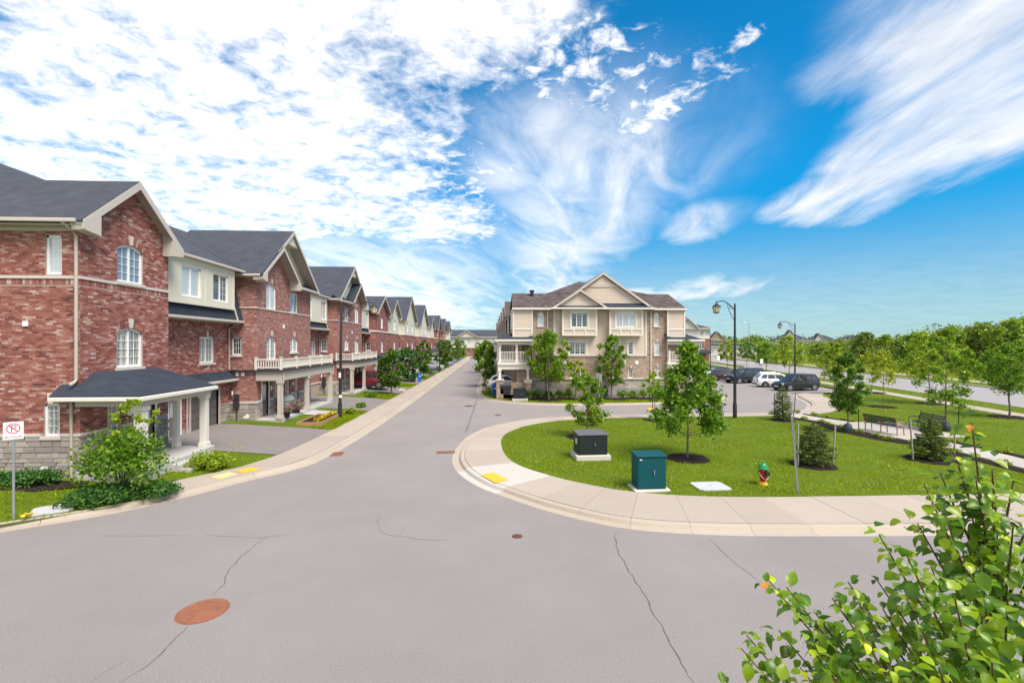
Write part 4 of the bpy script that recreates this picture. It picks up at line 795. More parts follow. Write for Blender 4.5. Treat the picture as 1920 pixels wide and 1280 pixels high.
# ------------------------------------------------------------------ tan end house
def tan_end():
    X0, Yf = 2.55, 43.2; k = 15.05/309; ux = lambda u: (u-968)*k; zv = lambda v: 5+(645-v)*.0482
    r = thing('siding_townhouse', 'tan sided end townhouse with twin gables, two boxed window bays and brown roof', 'house', (X0, Yf, 0), 0, 'tan townhouses'); W_, D = 15.05, 9.5
    TF, TL, TRt = frame(0, 0, 1, 0, 0, -1), frame(0, 0, 0, 1, -1, 0), frame(W_, 0, 0, 1, 1, 0)
    def h(a, b, c, d): return (ux(a), ux(b), zv(d), zv(c), 0)
    s3l, s3r, s2l, s2r, s1l, s1r = h(1008, 1019, 586, 611), h(1227, 1237, 586, 611), None, h(1228, 1237.5, 641, 666), None, h(1228.6, 1237.7, 689, 709)
    m2 = [h(1067, 1097.5, 641, 665), h(1148, 1160, 641, 665), h(1178, 1186.7, 641, 665)]; m1 = [h(1067.6, 1098, 690.7, 709), h(1149, 1160, 690.7, 709), h(1178.5, 1187, 690.7, 709)]
    b0, b1, c0, c1 = ux(998), ux(1037), ux(1213), ux(1250); ze = 8.25; zs = 3.95; zb = 1.9
    mb = MB(TF); wall(mb, b0, b1, zb, ze, [s3l]); wall(mb, c0, c1, zb, ze, [s3r, s2r, s1r]); wall(mb, b1, c0, zb, zs, m1); wall(mb, 0, b0, 0, 5.7, [(.5, 1.4, 3.5, 5.5, 0)]); wall(mb, c1, W_, 0, 5.7)
    mb.T = TL; wall(mb, 0, D, 0, 5.7, [(1.5, 2.6, 3.5, 5.4, 0)]); mb.T = TRt; wall(mb, 0, D, 0, 5.7); mb.obj('brick_wall', 'tanbrick', r)
    mb = MB(TF); wall(mb, b1, c0, zs, ze, m2); mb.obj('batten_wall', 'batten', r)
    mb = MB(TF); wall(mb, b0, c1, 0, zb-.1); mb.obj('stone_base', 'stonetex', r); MB(TF).box(b0, c1, 0, .08, zb-.1, zb+.02).obj('stone_cap', 'cast', r); MB(TF).box(b1, c0, 0, .07, zs-.06, zs+.1).obj('belt_course', 'cast', r)
    for n_, a, b, T in (('left', -.35, b0, TF), ('right', c1, W_+.35, TF)):
        mb = MB(); mb.box(a, b, -.25, D*.4, 5.7, ze); mb.obj('overhang_box', 'siding', r); t = MB(); [t.box(x, x+.13, -.29, -.25, 5.7, ze) for x in (a, b-.13)]; t.box(a+.13, b-.13, -.29, -.25, 6.28, 6.4); t.box(a, b, -.29, -.25, 5.6, 5.7); t.obj('box_trim', 'creamw', r)
        TT = frame(a if n_ == 'left' else b, 0, 0, 1, -1 if n_ == 'left' else 1, 0); window(r, TT, (.7, 1.9, 6.3, 7.9, 0), 2, None, 'glass', False, dep=-.05)
    for g_ in (s3l, s3r, s2r, s1r): window(r, TF, g_, 1, None if g_ is not s1r else (2, 3), 'glassb')
    for i, hh in enumerate(m2+m1): window(r, TF, hh, 3 if i in (0, 3) else 1, (2, 4), 'glass', False)
    t = MB(TF)
    for hh in m2: a, b, c, d, _ = hh; t.box(a-.16, a, 0, .04, c-.1, d+.16); t.box(b, b+.16, 0, .04, c-.1, d+.16); t.box(a, b, 0, .04, d, d+.16); t.box(a, b, 0, .05, c-.12, c)
    for x in (b1, (ux(1116)+ux(1139.5))/2+.7, c0-.14): t.box(x, x+.14, 0, .05, zs+.1, ze)
    t.obj('window_trim', 'creamw', r)
    for hh in (s2r, s1r, m1[2], m1[1], s3l): keystone(r, TF, (hh[0]+hh[1])/2, hh[3]+.02, .7)
    for a, b, wa, wb, lab in ((ux(1052), ux(1116), ux(1068), ux(1099), 0), (ux(1139.5), ux(1201.8), ux(1151.5), ux(1188.5), 1)):
        TB = frame(0, -.55, 1, 0, 0, -1); wh = (wa, wb, 6.5, 7.85, 0); z0, z1 = 5.75, 8.12; box = MB(TB); wall(box, a, b, z0, z1, [wh], .1); box.T = None
        box.add([(a, -.55, z0), (b, -.55, z0), (b, 0, z0), (a, 0, z0), (a, -.55, z1), (b, -.55, z1), (b, 0, z1), (a, 0, z1)], [(0, 1, 2, 3), (4, 5, 6, 7), (0, 3, 7, 4), (1, 2, 6, 5)]); w = box.obj('bay_window', 'siding', r)
        t = MB(TB); t.box(a-.03, a+.14, 0, .05, z0, z1); t.box(b-.14, b+.03, 0, .05, z0, z1); t.box(a+.14, b-.14, 0, .05, z1-.15, z1); t.box(a+.14, b-.14, 0, .05, z0, z0+.12); t.box(a+.14, b-.14, 0, .05, 6.28, 6.4); [t.box(x-.06, x+.06, 0, .05, z0+.12, 6.28) for x in ((a*2+b)/3, (a+2*b)/3)]
        t.box(wa-.12, wa, 0, .05, 6.4, 7.97); t.box(wb, wb+.12, 0, .05, 6.4, 7.97); t.box(wa, wb, 0, .05, 7.85, 7.97); t.obj('trim', 'creamw', w)
        window(r, TB, wh, 3, (2, 5), 'glassb' if lab else 'glass', False, dep=.04, open_grid=(1,) if not lab else None)
    # roof: low wings with a hip on the right, ridge behind, twin front gables
    zr_ = 9.78; rf_ = MB(); o = .4
    rf_.slab([(-o, -o, ze), (W_+o, -o, ze), (W_-.35, 2.0, zr_), (-o+.1, 2.0, zr_)], .12); rf_.slab([(-o, 4.6, ze), (-o+.1, 2.0, zr_), (W_-.35, 2.0, zr_), (W_+o, 4.6, ze)], .12); rf_.slab([(W_+o, -o, ze), (W_+o, 4.6, ze), (W_-.35, 2.0, zr_)], .12)
    xl, xr, xm = ux(1037)-.1, ux(1221)-.9, ux(1106); rf_.slab([(xl-.3, 1.9, zr_), (xm, 5.2, 11.35), (xm, 11, 11.35), (xl-2.8, 11, 8.6), (xl-2.8, 2.1, 8.6)], .1); rf_.slab([(xm, 5.2, 11.35), (xr+1.2, 1.9, zr_), (xr+3.2, 2.1, 8.6), (xr+3.2, 11, 8.6), (xm, 11, 11.35)], .1); rf_.slab([(xl-.3, 1.9, zr_), (xr+1.2, 1.9, zr_), (xm, 5.2, 11.35)], .1)
    rf_.obj('roof', 'brown', r, fix=True)
    ga, gb = ux(1033)-.05, ux(1222); pk = 11.45; g = MB(); chev(g, ga, gb, ze, pk, -.75, 6); g.obj('gable_roof', 'brown', r); rakes(r, ga, gb, ze, pk, -.75, 0, .22, 0)
    MB(TF).add([(ga+.3, .45, ze), (gb-.3, .45, ze), ((ga+gb)/2, .45, pk-.25)], [(0, 1, 2)]).obj('gable_siding', 'siding', r); MB(TF).box(ux(1104), ux(1151), .45, .53, 10.15, 10.32).obj('gable_trim', 'creamw', r)
    MB(TF).prism([(ux(1104)+.1, .5, 10.3), (ux(1151)-.1, .5, 10.3), ((ga+gb)/2, .5, pk-.3)], (0, .06, 0)).obj('gable_crest', 'siding', r)
    sa, sb = ux(1033)-.05, ux(1135); g = MB(); chev(g, sa, sb, ze, 9.9, -1.0, 1.2); g.obj('small_gable_roof', 'brown', r); rakes(r, sa, sb, ze, 9.9, -1.0, -.5, .2, 0); MB(TF).add([(sa+.3, .72, ze), (sb-.3, .72, ze), ((sa+sb)/2, .72, 9.65)], [(0, 1, 2)]).obj('small_gable_siding', 'siding', r)
    MB().slab([(ux(1040), -.95, 8.22), (ux(1216), -.95, 8.22), (ux(1216), -.45, 8.68), (ux(1040), -.45, 8.68)], .06).obj('skirt_roof', 'darkshingle', r)
    MB().box(-o, W_+o, -o-.1, -o+.02, ze-.16, ze).obj('gutter', 'creamw', r); MB().box(ga-.1, gb+.1, -1.08, -.96, ze-.14, ze-.0).obj('gutter', 'creamw', r); MB().box(ga, gb, -.96, 0, ze-.16, ze-.12).obj('soffit', 'soffit', r); MB().box(-o, W_+o, -o+.02, 0, ze-.2, ze-.16).obj('soffit', 'soffit', r)
    MB().lathe([(.16, 0), (.16, .3), (.24, .3), (.24, .45), (.05, .5)], 12, (ux(1000), 1.6, zr_-.2)).obj('roof_vent', 'charcoal', r)
    for u in (1026, 1220.5): MB(TF).tube([(ux(u), .3, ze-.1), (ux(u), .08, ze-.4), (ux(u), .08, .2)], .05, 6).obj('downspout', 'creamw', r)
    MB(TF).tube([(ux(1252), .35, 5.4), (ux(1252), .1, 5.2), (ux(1252), .1, .2)], .05, 6).obj('downspout', 'creamw', r)
    for u in (1059, 1194): plaque(r, TF, ux(u), zv(680), .17, .17, 'vent')
    MB(TF).tube([(ux(1171), .1, zv(676)), (ux(1171), .14, zv(682)), (ux(1169), .12, zv(683))], .05, 6).obj('vent_hood', 'white', r)
    MB(TF).box(ux(992), ux(995.5), 0, .06, zv(647), zv(643)).obj('house_number_plaque', 'white', r)
    # porches left and right: hip roof, deck with white balusters, brick piers
    for sgn in (-1, 1):
        X = (lambda d: -d) if sgn < 0 else (lambda d: W_+d); pr = 1.55; bx = lambda mb, a, b, *q: mb.box(min(X(a), X(b)), max(X(a), X(b)), *q)
        p = MB(); a, b = X(-1.5), X(pr+.35); p.slab([(b, -.75, 5.42), (a, -.75, 5.42), (a, .2, 6.1), (X(.2), .6, 6.1)], .1); p.slab([(b, -.75, 5.42), (X(.2), .6, 6.1), (X(.2), 3.4, 6.1), (b, 4.4, 5.42)], .1); p.obj('porch_roof', 'darkshingle', r, fix=True)
        p = MB(); bx(p, -1.5, pr+.4, -.85, -.75, 5.26, 5.42); bx(p, pr+.3, pr+.42, -.75, 4.4, 5.26, 5.42); bx(p, -1.4, pr+.1, -.55, -.35, 4.95, 5.26); p.obj('porch_beam', 'creamw', r)
        p = MB(); bx(p, -1.4, pr+.15, -.6, 3.6, 3.15, 3.4); p.obj('porch_deck', 'creamw', r); p = MB(); bx(p, -1.4, pr+.1, -.5, -.3, 2.75, 3.15); bx(p, pr-.1, pr+.1, -.3, 3.5, 2.75, 3.15); p.obj('deck_beam', 'creamw', r)
        for d_, y_ in ((pr-.05, -.4), (0, -.4), (pr-.05, 3.3)): column(r, X(d_), y_, 3.4, 4.95, .2, 'creamw')
        for d_, y_ in ((pr-.05, -.4), (-1.0, -.4), (pr-.05, 3.3)): column(r, X(d_), y_, 1.85, 2.75, .22, 'creamw')
        railing(r, [(X(-1.2), -.45), (X(pr-.02), -.45), (X(pr-.02), 3.3)], 3.4, .95, 9)
        p = MB(); bx(p, pr-.35, pr+.25, -.7, -.1, 0, 1.78); bx(p, -1.3, -.7, -.7, -.1, 0, 1.55); bx(p, pr-.3, pr+.2, -.1, 3.3, 0, 1.5); bx(p, -.7, pr-.35, -.5, -.3, .0, 1.6 if sgn < 0 else .9); p.obj('porch_pier', 'tanbrick', r); p = MB(); bx(p, pr-.4, pr+.3, -.75, -.05, 1.78, 1.86); bx(p, -1.35, -.65, -.75, -.05, 1.55, 1.86); p.obj('pier_cap', 'cast', r)
        p = MB(); bx(p, 0, pr+.2, -.5, 4.0, 0, .5); p.obj('porch_slab', 'step', r)
    return r
tan_end()
def tan_unit(Y0, L_, label):
    r = thing('siding_townhouse', label, 'house', (2.7, Y0, 0), R(-90), 'tan townhouses'); TF, TS = frame(0, 0, 1, 0, 0, -1), frame(0, 0, 0, 1, -1, 0)   # local x runs back towards the viewer
    W3 = [(L_-3.2, L_-1.8, 6.4, 7.9, 0)]; mb = MB(TF); wall(mb, 0, L_, 0, 5.7, [(L_-3.2, L_-1.8, 3.6, 5.2, 0)]); mb.T = None; mb.box(0, L_, .3, 9, 0, 5.7); mb.obj('wall', 'tanbrick', r)
    TU = frame(0, -.35, 1, 0, 0, -1); mb = MB(TU); wall(mb, L_-4.2, L_-.8, 5.6, 8.2, W3); mb.T = None; mb.box(L_-4.2, L_-.8, -.2, 3, 5.6, 8.2); mb.box(0, L_, .1, 9, 5.7, 8.2); mb.obj('upper_wall', 'siding', r); window(r, TU, W3[0], 2, None, 'glassb', False); window(r, TF, (L_-3.2, L_-1.8, 3.6, 5.2, 0), 2, None, 'glass', False)
    t = MB(TU); [t.box(x, x+.14, 0, .05, 5.6, 8.2) for x in (L_-4.2, L_-.94)]; t.obj('corner_board', 'creamw', r)
    q = MB(); q.slab([(0, -.3, 8.2), (L_, -.3, 8.2), (L_, 4.5, 10.6), (0, 4.5, 10.6)], .12); q.slab([(0, 4.5, 10.6), (L_, 4.5, 10.6), (L_, 9.3, 8.2), (0, 9.3, 8.2)], .12); chev(q, L_-4.6, L_-.4, 8.2, 9.9, -.8, 3); q.obj('roof', 'brown', r, fix=True); rakes(r, L_-4.6, L_-.4, 8.2, 9.9, -.8, 0, .2, 0); MB(TU).add([(L_-4.3, .1, 8.2), (L_-.7, .1, 8.2), (L_-2.5, .1, 9.7)], [(0, 1, 2)]).obj('gable_siding', 'siding', r)
    p = MB(); p.slab([(L_-4.6, -2.0, 5.3), (L_-.3, -2.0, 5.3), (L_-.3, 0, 5.9), (L_-4.6, 0, 5.9)], .1); p.obj('porch_roof', 'darkshingle', r); MB().box(L_-4.6, L_-.3, -2.1, -2, 5.15, 5.3).obj('gutter', 'creamw', r); MB().box(L_-4.5, L_-.4, -1.8, 0, 3.1, 3.35).obj('porch_deck', 'creamw', r)
    for x in (L_-4.3, L_-.6): column(r, x, -1.6, 3.35, 5.2, .2, 'creamw'); column(r, x, -1.6, 1.6, 3.1, .22, 'creamw'); MB().box(x-.3, x+.3, -1.9, -1.3, 0, 1.6).obj('porch_pier', 'tanbrick', r)
    railing(r, [(L_-4.3, -1.65), (L_-.6, -1.65)], 3.35, .95, 9); return r
TL_ = ['first tan townhouse behind the end house, facing the street with a porch', 'second tan townhouse behind the end house on the right of the street', 'third tan townhouse in the receding right hand row', 'fourth tan townhouse in the receding right hand row', 'fifth tan townhouse in the receding right hand row', 'most distant tan townhouse seen in the right hand row']
yy = 52.75
for i, lb in enumerate(TL_): L_ = 9.5 if i < 4 else 18; yy += L_; tan_unit(yy, L_-.02, lb)
# ------------------------------------------------------------------ buildings further off
def block(name, label, cat, loc, rz, w, d, zs, ze, zr, low, up, roofm, gables, wins, group=None, porch=False):
    r = thing(name, label, cat, loc, rz, group); TF, TL, TR, TK = frame(0, 0, 1, 0, 0, -1), frame(0, 0, 0, 1, -1, 0), frame(w, 0, 0, 1, 1, 0), frame(0, d, 1, 0, 0, 1)
    lo = [h for h in wins if h[3] <= zs]; hi = [h for h in wins if h[2] >= zs]
    mb = MB(TF); wall(mb, 0, w, 0, zs, lo); mb.T = TL; wall(mb, 0, d, 0, zs); mb.T = TR; wall(mb, 0, d, 0, zs); mb.T = TK; wall(mb, 0, w, 0, zs); mb.obj('wall', low, r)
    mb = MB(TF); wall(mb, 0, w, zs, ze, hi); mb.T = TL; wall(mb, 0, d, zs, ze); mb.T = TR; wall(mb, 0, d, zs, ze); mb.T = TK; wall(mb, 0, w, zs, ze); mb.obj('upper_wall', up, r); MB(TF).box(-.05, w+.05, 0, .1, zs-.1, zs+.1).obj('belt_course', 'creamw', r)
    for h in wins: window(r, TF, h, 2 if h[1]-h[0] > 1 else 1, None, 'glassb' if h[2] >= zs else 'glass', False)
    q = MB(); o = .5; i = min(d/2, w/2)*.95
    q.slab([(-o, -o, ze), (w+o, -o, ze), (w-i, d/2, zr), (i, d/2, zr)], .15); q.slab([(-o, d+o, ze), (i, d/2, zr), (w-i, d/2, zr), (w+o, d+o, ze)], .15); q.slab([(-o, -o, ze), (i, d/2, zr), (-o, d+o, ze)], .15); q.slab([(w+o, -o, ze), (w+o, d+o, ze), (w-i, d/2, zr)], .15); q.obj('roof', roofm, r, fix=True); MB().box(-o, w+o, -o-.12, -o, ze-.2, ze).obj('gutter', 'creamw', r)
    for a, b, pk in gables:
        g = MB(); chev(g, a, b, ze, pk, -.9, d/2); g.obj('gable_roof', roofm, r); rakes(r, a, b, ze, pk, -.9, 0, .3, 0); MB(TF).add([(a+.3, .3, ze), (b-.3, .3, ze), ((a+b)/2, .3, pk-.3)], [(0, 1, 2)]).obj('gable_wall', up, r)
    if porch:
        MB().slab([(porch[0], -2.2, 2.9), (porch[1], -2.2, 2.9), (porch[1], 0, 3.6), (porch[0], 0, 3.6)], .15).obj('porch_roof', 'darkshingle', r); [column(r, x, -1.9, 0, 2.8, .3, 'creamw') for x in (porch[0]+.3, porch[1]-.3)]
    return r
wn = [(x, x+1.5, 5.2, 6.8, 0) for x in (3, 6.5, 10, 13.5, 17, 20.5, 24, 27.5, 31, 34.5)]+[(x, x+1.5, 1.2, 2.8, 0) for x in (3, 6.5, 13.5, 17, 20.5, 27.5, 31)]
block('apartment_row', 'long low house row with grey roof closing the far end of the street', 'house row', (-22, 196, 0), 0, 39, 11, 3.6, 7.9, 11, 'brickfar', 'farcream', 'navy', [(9, 18, 10.6), (26, 33, 10.2)], wn)
block('brick_house', 'red brick house with cream upper floor and gable behind the tan house', 'house', (40.3, 116.5, 0), R(-8), 14, 14, 6.4, 8.9, 11.3, 'brickfar', 'farcream', 'navy', [(5.6, 11.2, 11.6)], [(7.3, 8.7, 6.9, 8.3, 0), (11.2, 12.2, 6.9, 8.3, 0), (12.6, 13.6, 6.9, 8.3, 0), (3.8, 5.2, 3.8, 5.4, 0), (7, 8.4, 3.8, 5.4, 0), (11.2, 12.6, 3.8, 5.4, 0), (3.8, 5.2, .9, 2.5, 0), (7, 8.4, .9, 2.5, 0)], porch=(10.4, 13.6))
block('low_building', 'long low pale building behind the roadside trees', 'building', (78, 176, 0), R(-14), 22, 12, 1.0, 4.2, 5.0, 'padconc', 'farcream', 'charcoal', [], [(3, 6, 1.4, 3, 0), (9, 12, 1.4, 3, 0), (15, 18, 1.4, 3, 0)])
hs = [(143, 232, -18, 15, 10, 'pale two storey house with wide white gable and garage, beyond the field', 'farcream', 'farcream', 'navy', [(3, 10, 12.2)]), (170, 246, -18, 13, 10, 'pale grey house second from the wide gabled one, across the field', 'stonetex', 'farcream', 'navy', [(2, 7, 10.8)]), (200, 262, -18, 14, 10, 'dark brick house with black roof at the right edge of the far row', 'brickfar', 'brickfar', 'darkshingle', [(6, 12, 10.5)]), (108, 232, -8, 10, 9, 'small brown gabled house among the distant trees', 'tanbrick', 'tanbrick', 'brown', [(1, 9, 11.4)])]
for x, y, rz, w, d, lb, lo, up, rm, gb in hs:
    block('detached_house', lb, 'house', (x, y, -.1), R(rz), w, d, 3.2, 7.0, 10.0, lo, up, rm, gb, [(a, a+1.6, 4.2, 5.7, 0) for a in np.arange(1.2, w-2, 3.1)]+[(a, a+1.8, .8, 2.4, 0) for a in (1.2, w-3.4)], 'houses beyond the field')
# ------------------------------------------------------------------ plants
M['clover'] = leafmat('clover_blossom', [(0, (.26, .34, .12)), (1, (.42, .46, .28))], .2, gain=(1, 1, 1))
M['treelime'] = leafmat('fresh_maple_leaf', [(0, (.030, .082, .008)), (.35, (.055, .135, .012)), (.75, (.088, .185, .016)), (1, (.16, .26, .024))])
def unit(v): return v/np.maximum(np.linalg.norm(v, axis=-1, keepdims=True), 1e-9)
def leafquads(c, size, up=.7, droop=.3, asp=.55, jitter=.35, rng=RN):
    """diamond leaves at points c, blades turned mostly to the sky"""
    n = len(c); nr = unit(rng.normal(size=(n, 3))+np.array([0, 0, up])); a = unit(np.cross(nr, rng.normal(size=(n, 3)))); a[:, 2] -= droop; a = unit(a); b = unit(np.cross(nr, a)); l = (size*rng.uniform(1-jitter, 1+jitter, n))[:, None]/2; w = l*asp
    return np.stack([c-a*l, c-a*l*.1+b*w, c+a*l, c-a*l*.1-b*w], axis=1)
PROF = {'oval': lambda t: math.sin(math.pi*min(1, max(0, t*.93+.07)))**.6, 'pyr': lambda t: min(1, .6+t*2.4)*(1-t)**.98*1.12+.07, 'round': lambda t: math.sin(math.pi*min(1, max(0, t*.86+.14)))**.5, 'col': lambda t: min(1, .5+t*3)*(1-t**2.2)**.6+.04, 'open': lambda t: (.75+.25*math.sin(9*t))*math.sin(math.pi*min(1, t*.9+.1))**.6}
def tree(label, p, h, cr, th, leaf, lsize, n, shape='oval', group=None, name='tree', bark='bark', tr=.05, clumps=46, spread=.23, cat='tree', bag=False, seed=None, lean=(0, 0)):
    rg = np.random.default_rng(seed if seed is not None else random.randrange(10**6)); rd = random.Random(int(rg.integers(1e6)))
    r = thing(name, label, cat, p, 0, group); pr = PROF[shape]
    top = Vector((lean[0], lean[1], h*.93)); k = 7; axis = [Vector((top.x*i/k+rd.uniform(-.03, .03)*(i > 0)*cr*.5, top.y*i/k+rd.uniform(-.03, .03)*(i > 0)*cr*.5, -.06+(h*.93+.06)*i/k)) for i in range(k+1)]
    ax = lambda z: (lambda f: axis[min(int(f), k-1)].lerp(axis[min(int(f), k-1)+1], f-min(int(f), k-1)))(max(0, min(k*.999, z/(h*.93)*k)))
    MB().tube(axis, [tr*(1.25 if i == 0 else 1)*(1-.86*i/k) for i in range(k+1)], 8).obj('trunk', bark, r, smooth=60)
    cs = []; lb = MB()
    for i in range(clumps):
        t = ((i+.5)/clumps+rd.uniform(-.05, .05)); t = min(.99, max(.01, t)); z = th+(h-th)*t; a = i*2.39996+rd.uniform(-.5, .5); q = pr(t)*cr*(rd.uniform(.3, 1.0) if i % 3 else rd.uniform(.8, 1.12)); c0 = ax(min(z, h*.93)); c = Vector((c0.x+q*math.cos(a), c0.y+q*math.sin(a), z)); cs.append((c, cr*spread*rd.uniform(.6, 1.25)*(1-.45*t)))
        if i % 2 == 0 and q > cr*.25:
            s = ax(max(th*.75, z-q*rd.uniform(.5, .9))); m = s.lerp(c, .55)+Vector((0, 0, -.06*q)); lb.tube([s, m, c], [tr*.34*(1-.6*t), tr*.22*(1-.6*t), tr*.08], 5)
    if lb.v: lb.obj('branches', bark, r, smooth=60)
    pts = []
    for c, rad in cs:
        m = max(4, int(1.45*n/clumps*rg.uniform(.6, 1.4))); q = rg.normal(size=(m, 3)); q = unit(q)*np.clip(np.abs(rg.normal(.72, .42, size=(m, 1))), 0, 1.45); q[:, 2] *= .85; pts.append(np.array(c)+q*rad)
    pts = np.concatenate(pts); quads('crown', leafquads(pts, lsize, rng=rg), leaf, r, kind='stuff')
    if bag: MB().lathe([(.05, 0), (.19, .02), (.23, .2), (.18, .42), (.07, .5)], 12).obj('watering_bag', 'bagd', r, smooth=50)
    return r
def conifer(label, p, h, R_, leaf='needle', group=None, n=26, layers=16, z0=.08, full=.55, name='spruce_tree', seed=1, nl=.10):
    rg = np.random.default_rng(seed); r = thing(name, label, 'tree', p, 0, group); MB().tube([(0, 0, -.05), (0, 0, h*.5), (0, 0, h*.98)], [.05, .035, .008], 7).obj('trunk', 'barkd', r); br = MB(); A = []
    for L_ in range(layers):
        t = L_/(layers-1); z = h*(z0+(1-z0)*t**.9*.95); rr = R_*((1-t)**full*(.9 if L_ else .75))+.03; nb = int(11-6*t)
        for j in range(nb):
            a = 2*math.pi*(j+rg.uniform(-.3, .3))/nb+L_*.7; l = rr*rg.uniform(.72, 1.1); d = np.array([math.cos(a), math.sin(a), 0]); s = np.array([0, 0, z]); e = s+d*l+np.array([0, 0, l*(.22-.1*rg.random()) if t > .5 else l*(.02+.12*rg.random())]); br.tube([s, e], [.012, .004], 4)
            m = int(n*2.1*(.4+l/R_)); f = np.sqrt(rg.uniform(.03, 1, m))[:, None]; base = s+(e-s)*f; base[:, 2] -= .10*l*(f[:, 0]*(1-f[:, 0])); side = rg.normal(size=(m, 3))*np.array([.10, .10, .045])*(l*.9+.08)*(1.15-f*.55); c = base+side
            ad = unit(d*1.0+rg.normal(size=(m, 3))*.55+np.array([0, 0, .12])); b = unit(np.cross(ad, rg.normal(size=(m, 3)))); ll = nl*rg.uniform(.6, 1.3, m)[:, None]/2; w = ll*.32; A.append(np.stack([c-ad*ll, c+b*w, c+ad*ll, c-b*w], axis=1))
    br.obj('branches', 'barkd', r); quads('needles', np.concatenate(A), leaf, r, kind='stuff'); return r
def bush(label, p, rx, ry, h, leaf, lsize, n, name='shrub', group=None, clumps=18, cat='shrub', seed=3, dark='barkd', up=.7, asp=.55, low=0.):
    rg = np.random.default_rng(seed); r = thing(name, label, cat, p, 0, group); A = []; st = MB()
    for i in range(clumps):
        a = i*2.4+rg.uniform(-.4, .4); q = math.sqrt((i+.5)/clumps)*rg.uniform(.75, 1.08); z = h*(low+(.85-low)*math.sqrt(max(.02, 1-q*q*.85))*rg.uniform(.7, 1.1)); c = np.array([rx*q*math.cos(a)*.85, ry*q*math.sin(a)*.85, z*.8]); st.tube([(0, 0, -.03), tuple(c*.5+np.array([0, 0, .03])), tuple(c)], [.014, .010, .004], 4); m = int(n/clumps); d = unit(rg.normal(size=(m, 3)))*np.abs(rg.normal(.7, .35, (m, 1)))*np.array([rx*.34, ry*.34, h*.26]); pt = c+d; pt[:, 2] = np.maximum(pt[:, 2], .02); A.append(pt)
    st.obj('stems', dark, r); quads('foliage', leafquads(np.concatenate(A), lsize, rng=rg, up=up, asp=asp), leaf, r, kind='stuff'); return r
LZ = .13
SAP = 'young trees on the green'
ring(8.49, 20.06, .92); tree('broad young maple tree in the middle of the green with a full dark crown', (8.49, 20.06, LZ), 4.9, 1.62, 1.35, 'maple', .17, 8200, 'pyr', SAP, clumps=74, spread=.24, tr=.05, seed=4)
ring(4.85, 24.9, .8); tree('small open crowned tree behind the black utility box', (5.2, 25.0, LZ), 3.35, 1.25, .75, 'treelime', .15, 2600, 'open', SAP, clumps=34, spread=.22, tr=.035, seed=9)
ring(5.3, 41.6, 1.3, .115, .1); tree('bushy green tree in front of the left window bay of the tan house', (5.3, 41.6, .12), 6.0, 1.75, 1.75, 'treelime', .2, 6200, 'oval', 'trees before the tan house', clumps=60, spread=.27, tr=.075, seed=12)
ring(11.3, 41.7, 1.1, .115, .1); tree('slender green tree in front of the middle windows of the tan house', (10.9, 41.9, .12), 5.6, 1.3, 1.5, 'maple', .2, 3200, 'oval', 'trees before the tan house', clumps=40, spread=.25, tr=.07, seed=15)
tree('low yellowish green tree between the two trees before the tan house', (7.6, 41.4, .12), 3.4, 1.2, .8, 'lime', .2, 1300, 'round', 'trees before the tan house', clumps=24, spread=.28, tr=.04, seed=16)
ring(10.68, 30.3, .75); tree('lime green sapling beside a stake at the back kerb of the green', (10.68, 30.3, LZ), 3.1, .75, 1.5, 'lime', .15, 900, 'round', SAP, clumps=20, spread=.3, tr=.028, seed=20)
tree('street tree beside the white hatchback at the tan row', (-.1, 56.5, .12), 5.2, 1.5, .9, 'treelime', .24, 3800, 'oval', 'street trees', clumps=44, spread=.28, tr=.07, seed=22)
ST = [(-9.2, 46.3, 4.3, 1.2, .9, 'darkleaf', 'street tree on the lawn beside the red car', 30), (-10.2, 61.5, 4.2, 1.5, .3, 'juniper', 'dark spreading street tree near the blue bin', 31), (-9.0, 68.0, 5.3, 1.2, .9, 'darkleaf', 'tall dark street tree just past the blue bin', 32), (-8.6, 90, 5.6, 1.3, 1.2, 'darkleaf', 'street tree between the parked pale cars', 33), (-8.4, 101, 5.6, 1.4, 1.2, 'darkleaf', 'street tree past the pale cars on the left pavement', 34), (-8.3, 128, 6.0, 1.6, 1.2, 'maple', 'distant street tree near the far blue bin', 35), (-8.2, 150, 6.0, 1.6, 1.2, 'maple', 'last street tree on the left of the street', 36)]
for x, y, h, c, th, lf, lb, sd in ST: tree(lb, (x, y, zl(x, y)), h, c, th, lf, .26 if y < 80 else .4, 3200 if y < 80 else 1300, 'oval', 'street trees', clumps=44, spread=.27, tr=.07, seed=sd)
for x, y in ((-.5, 84), (.1, 118), (-4, 190), (2, 188)): tree({84: 'second street tree along the tan row', 118: 'distant street tree along the tan row', 190: 'tree before the house row at the end of the street, left one', 188: 'tree before the house row at the end of the street, right one'}[y], (x, y, .1), 5.5, 2.0, 1, 'maple', .4, 1100, 'oval', 'street trees', clumps=30, spread=.3, tr=.07, seed=int(y))
ring(19.89, 25.6, .5); tree('dark compact linden with a watering bag beside the left bench', (19.89, 25.6, LZ), 4.35, .92, 1.15, 'darkleaf', .14, 4600, 'oval', SAP, clumps=52, spread=.3, tr=.04, bag=True, seed=41)
tree('tall light green tree with a watering bag behind the benches', (25.69, 25.7, LZ), 5.6, 1.3, 1.3, 'treelime', .16, 2900, 'oval', SAP, clumps=34, spread=.26, tr=.05, bag=True, seed=42)
ring(36.0, 37.5, 1.0); tree('lime topped tree by the main road, just behind the light green tree', (36.0, 37.5, LZ), 5.9, 1.8, 2.2, 'lime', .22, 2600, 'round', SAP, clumps=36, spread=.28, tr=.05, seed=43)
ring(30.58, 35.71, .95); tree('small yellow green tree on its own mulch ring beyond the benches', (30.58, 35.71, LZ), 4.3, 1.25, 1.9, 'yelleaf', .2, 800, 'round', SAP, clumps=20, spread=.28, tr=.03, seed=44)
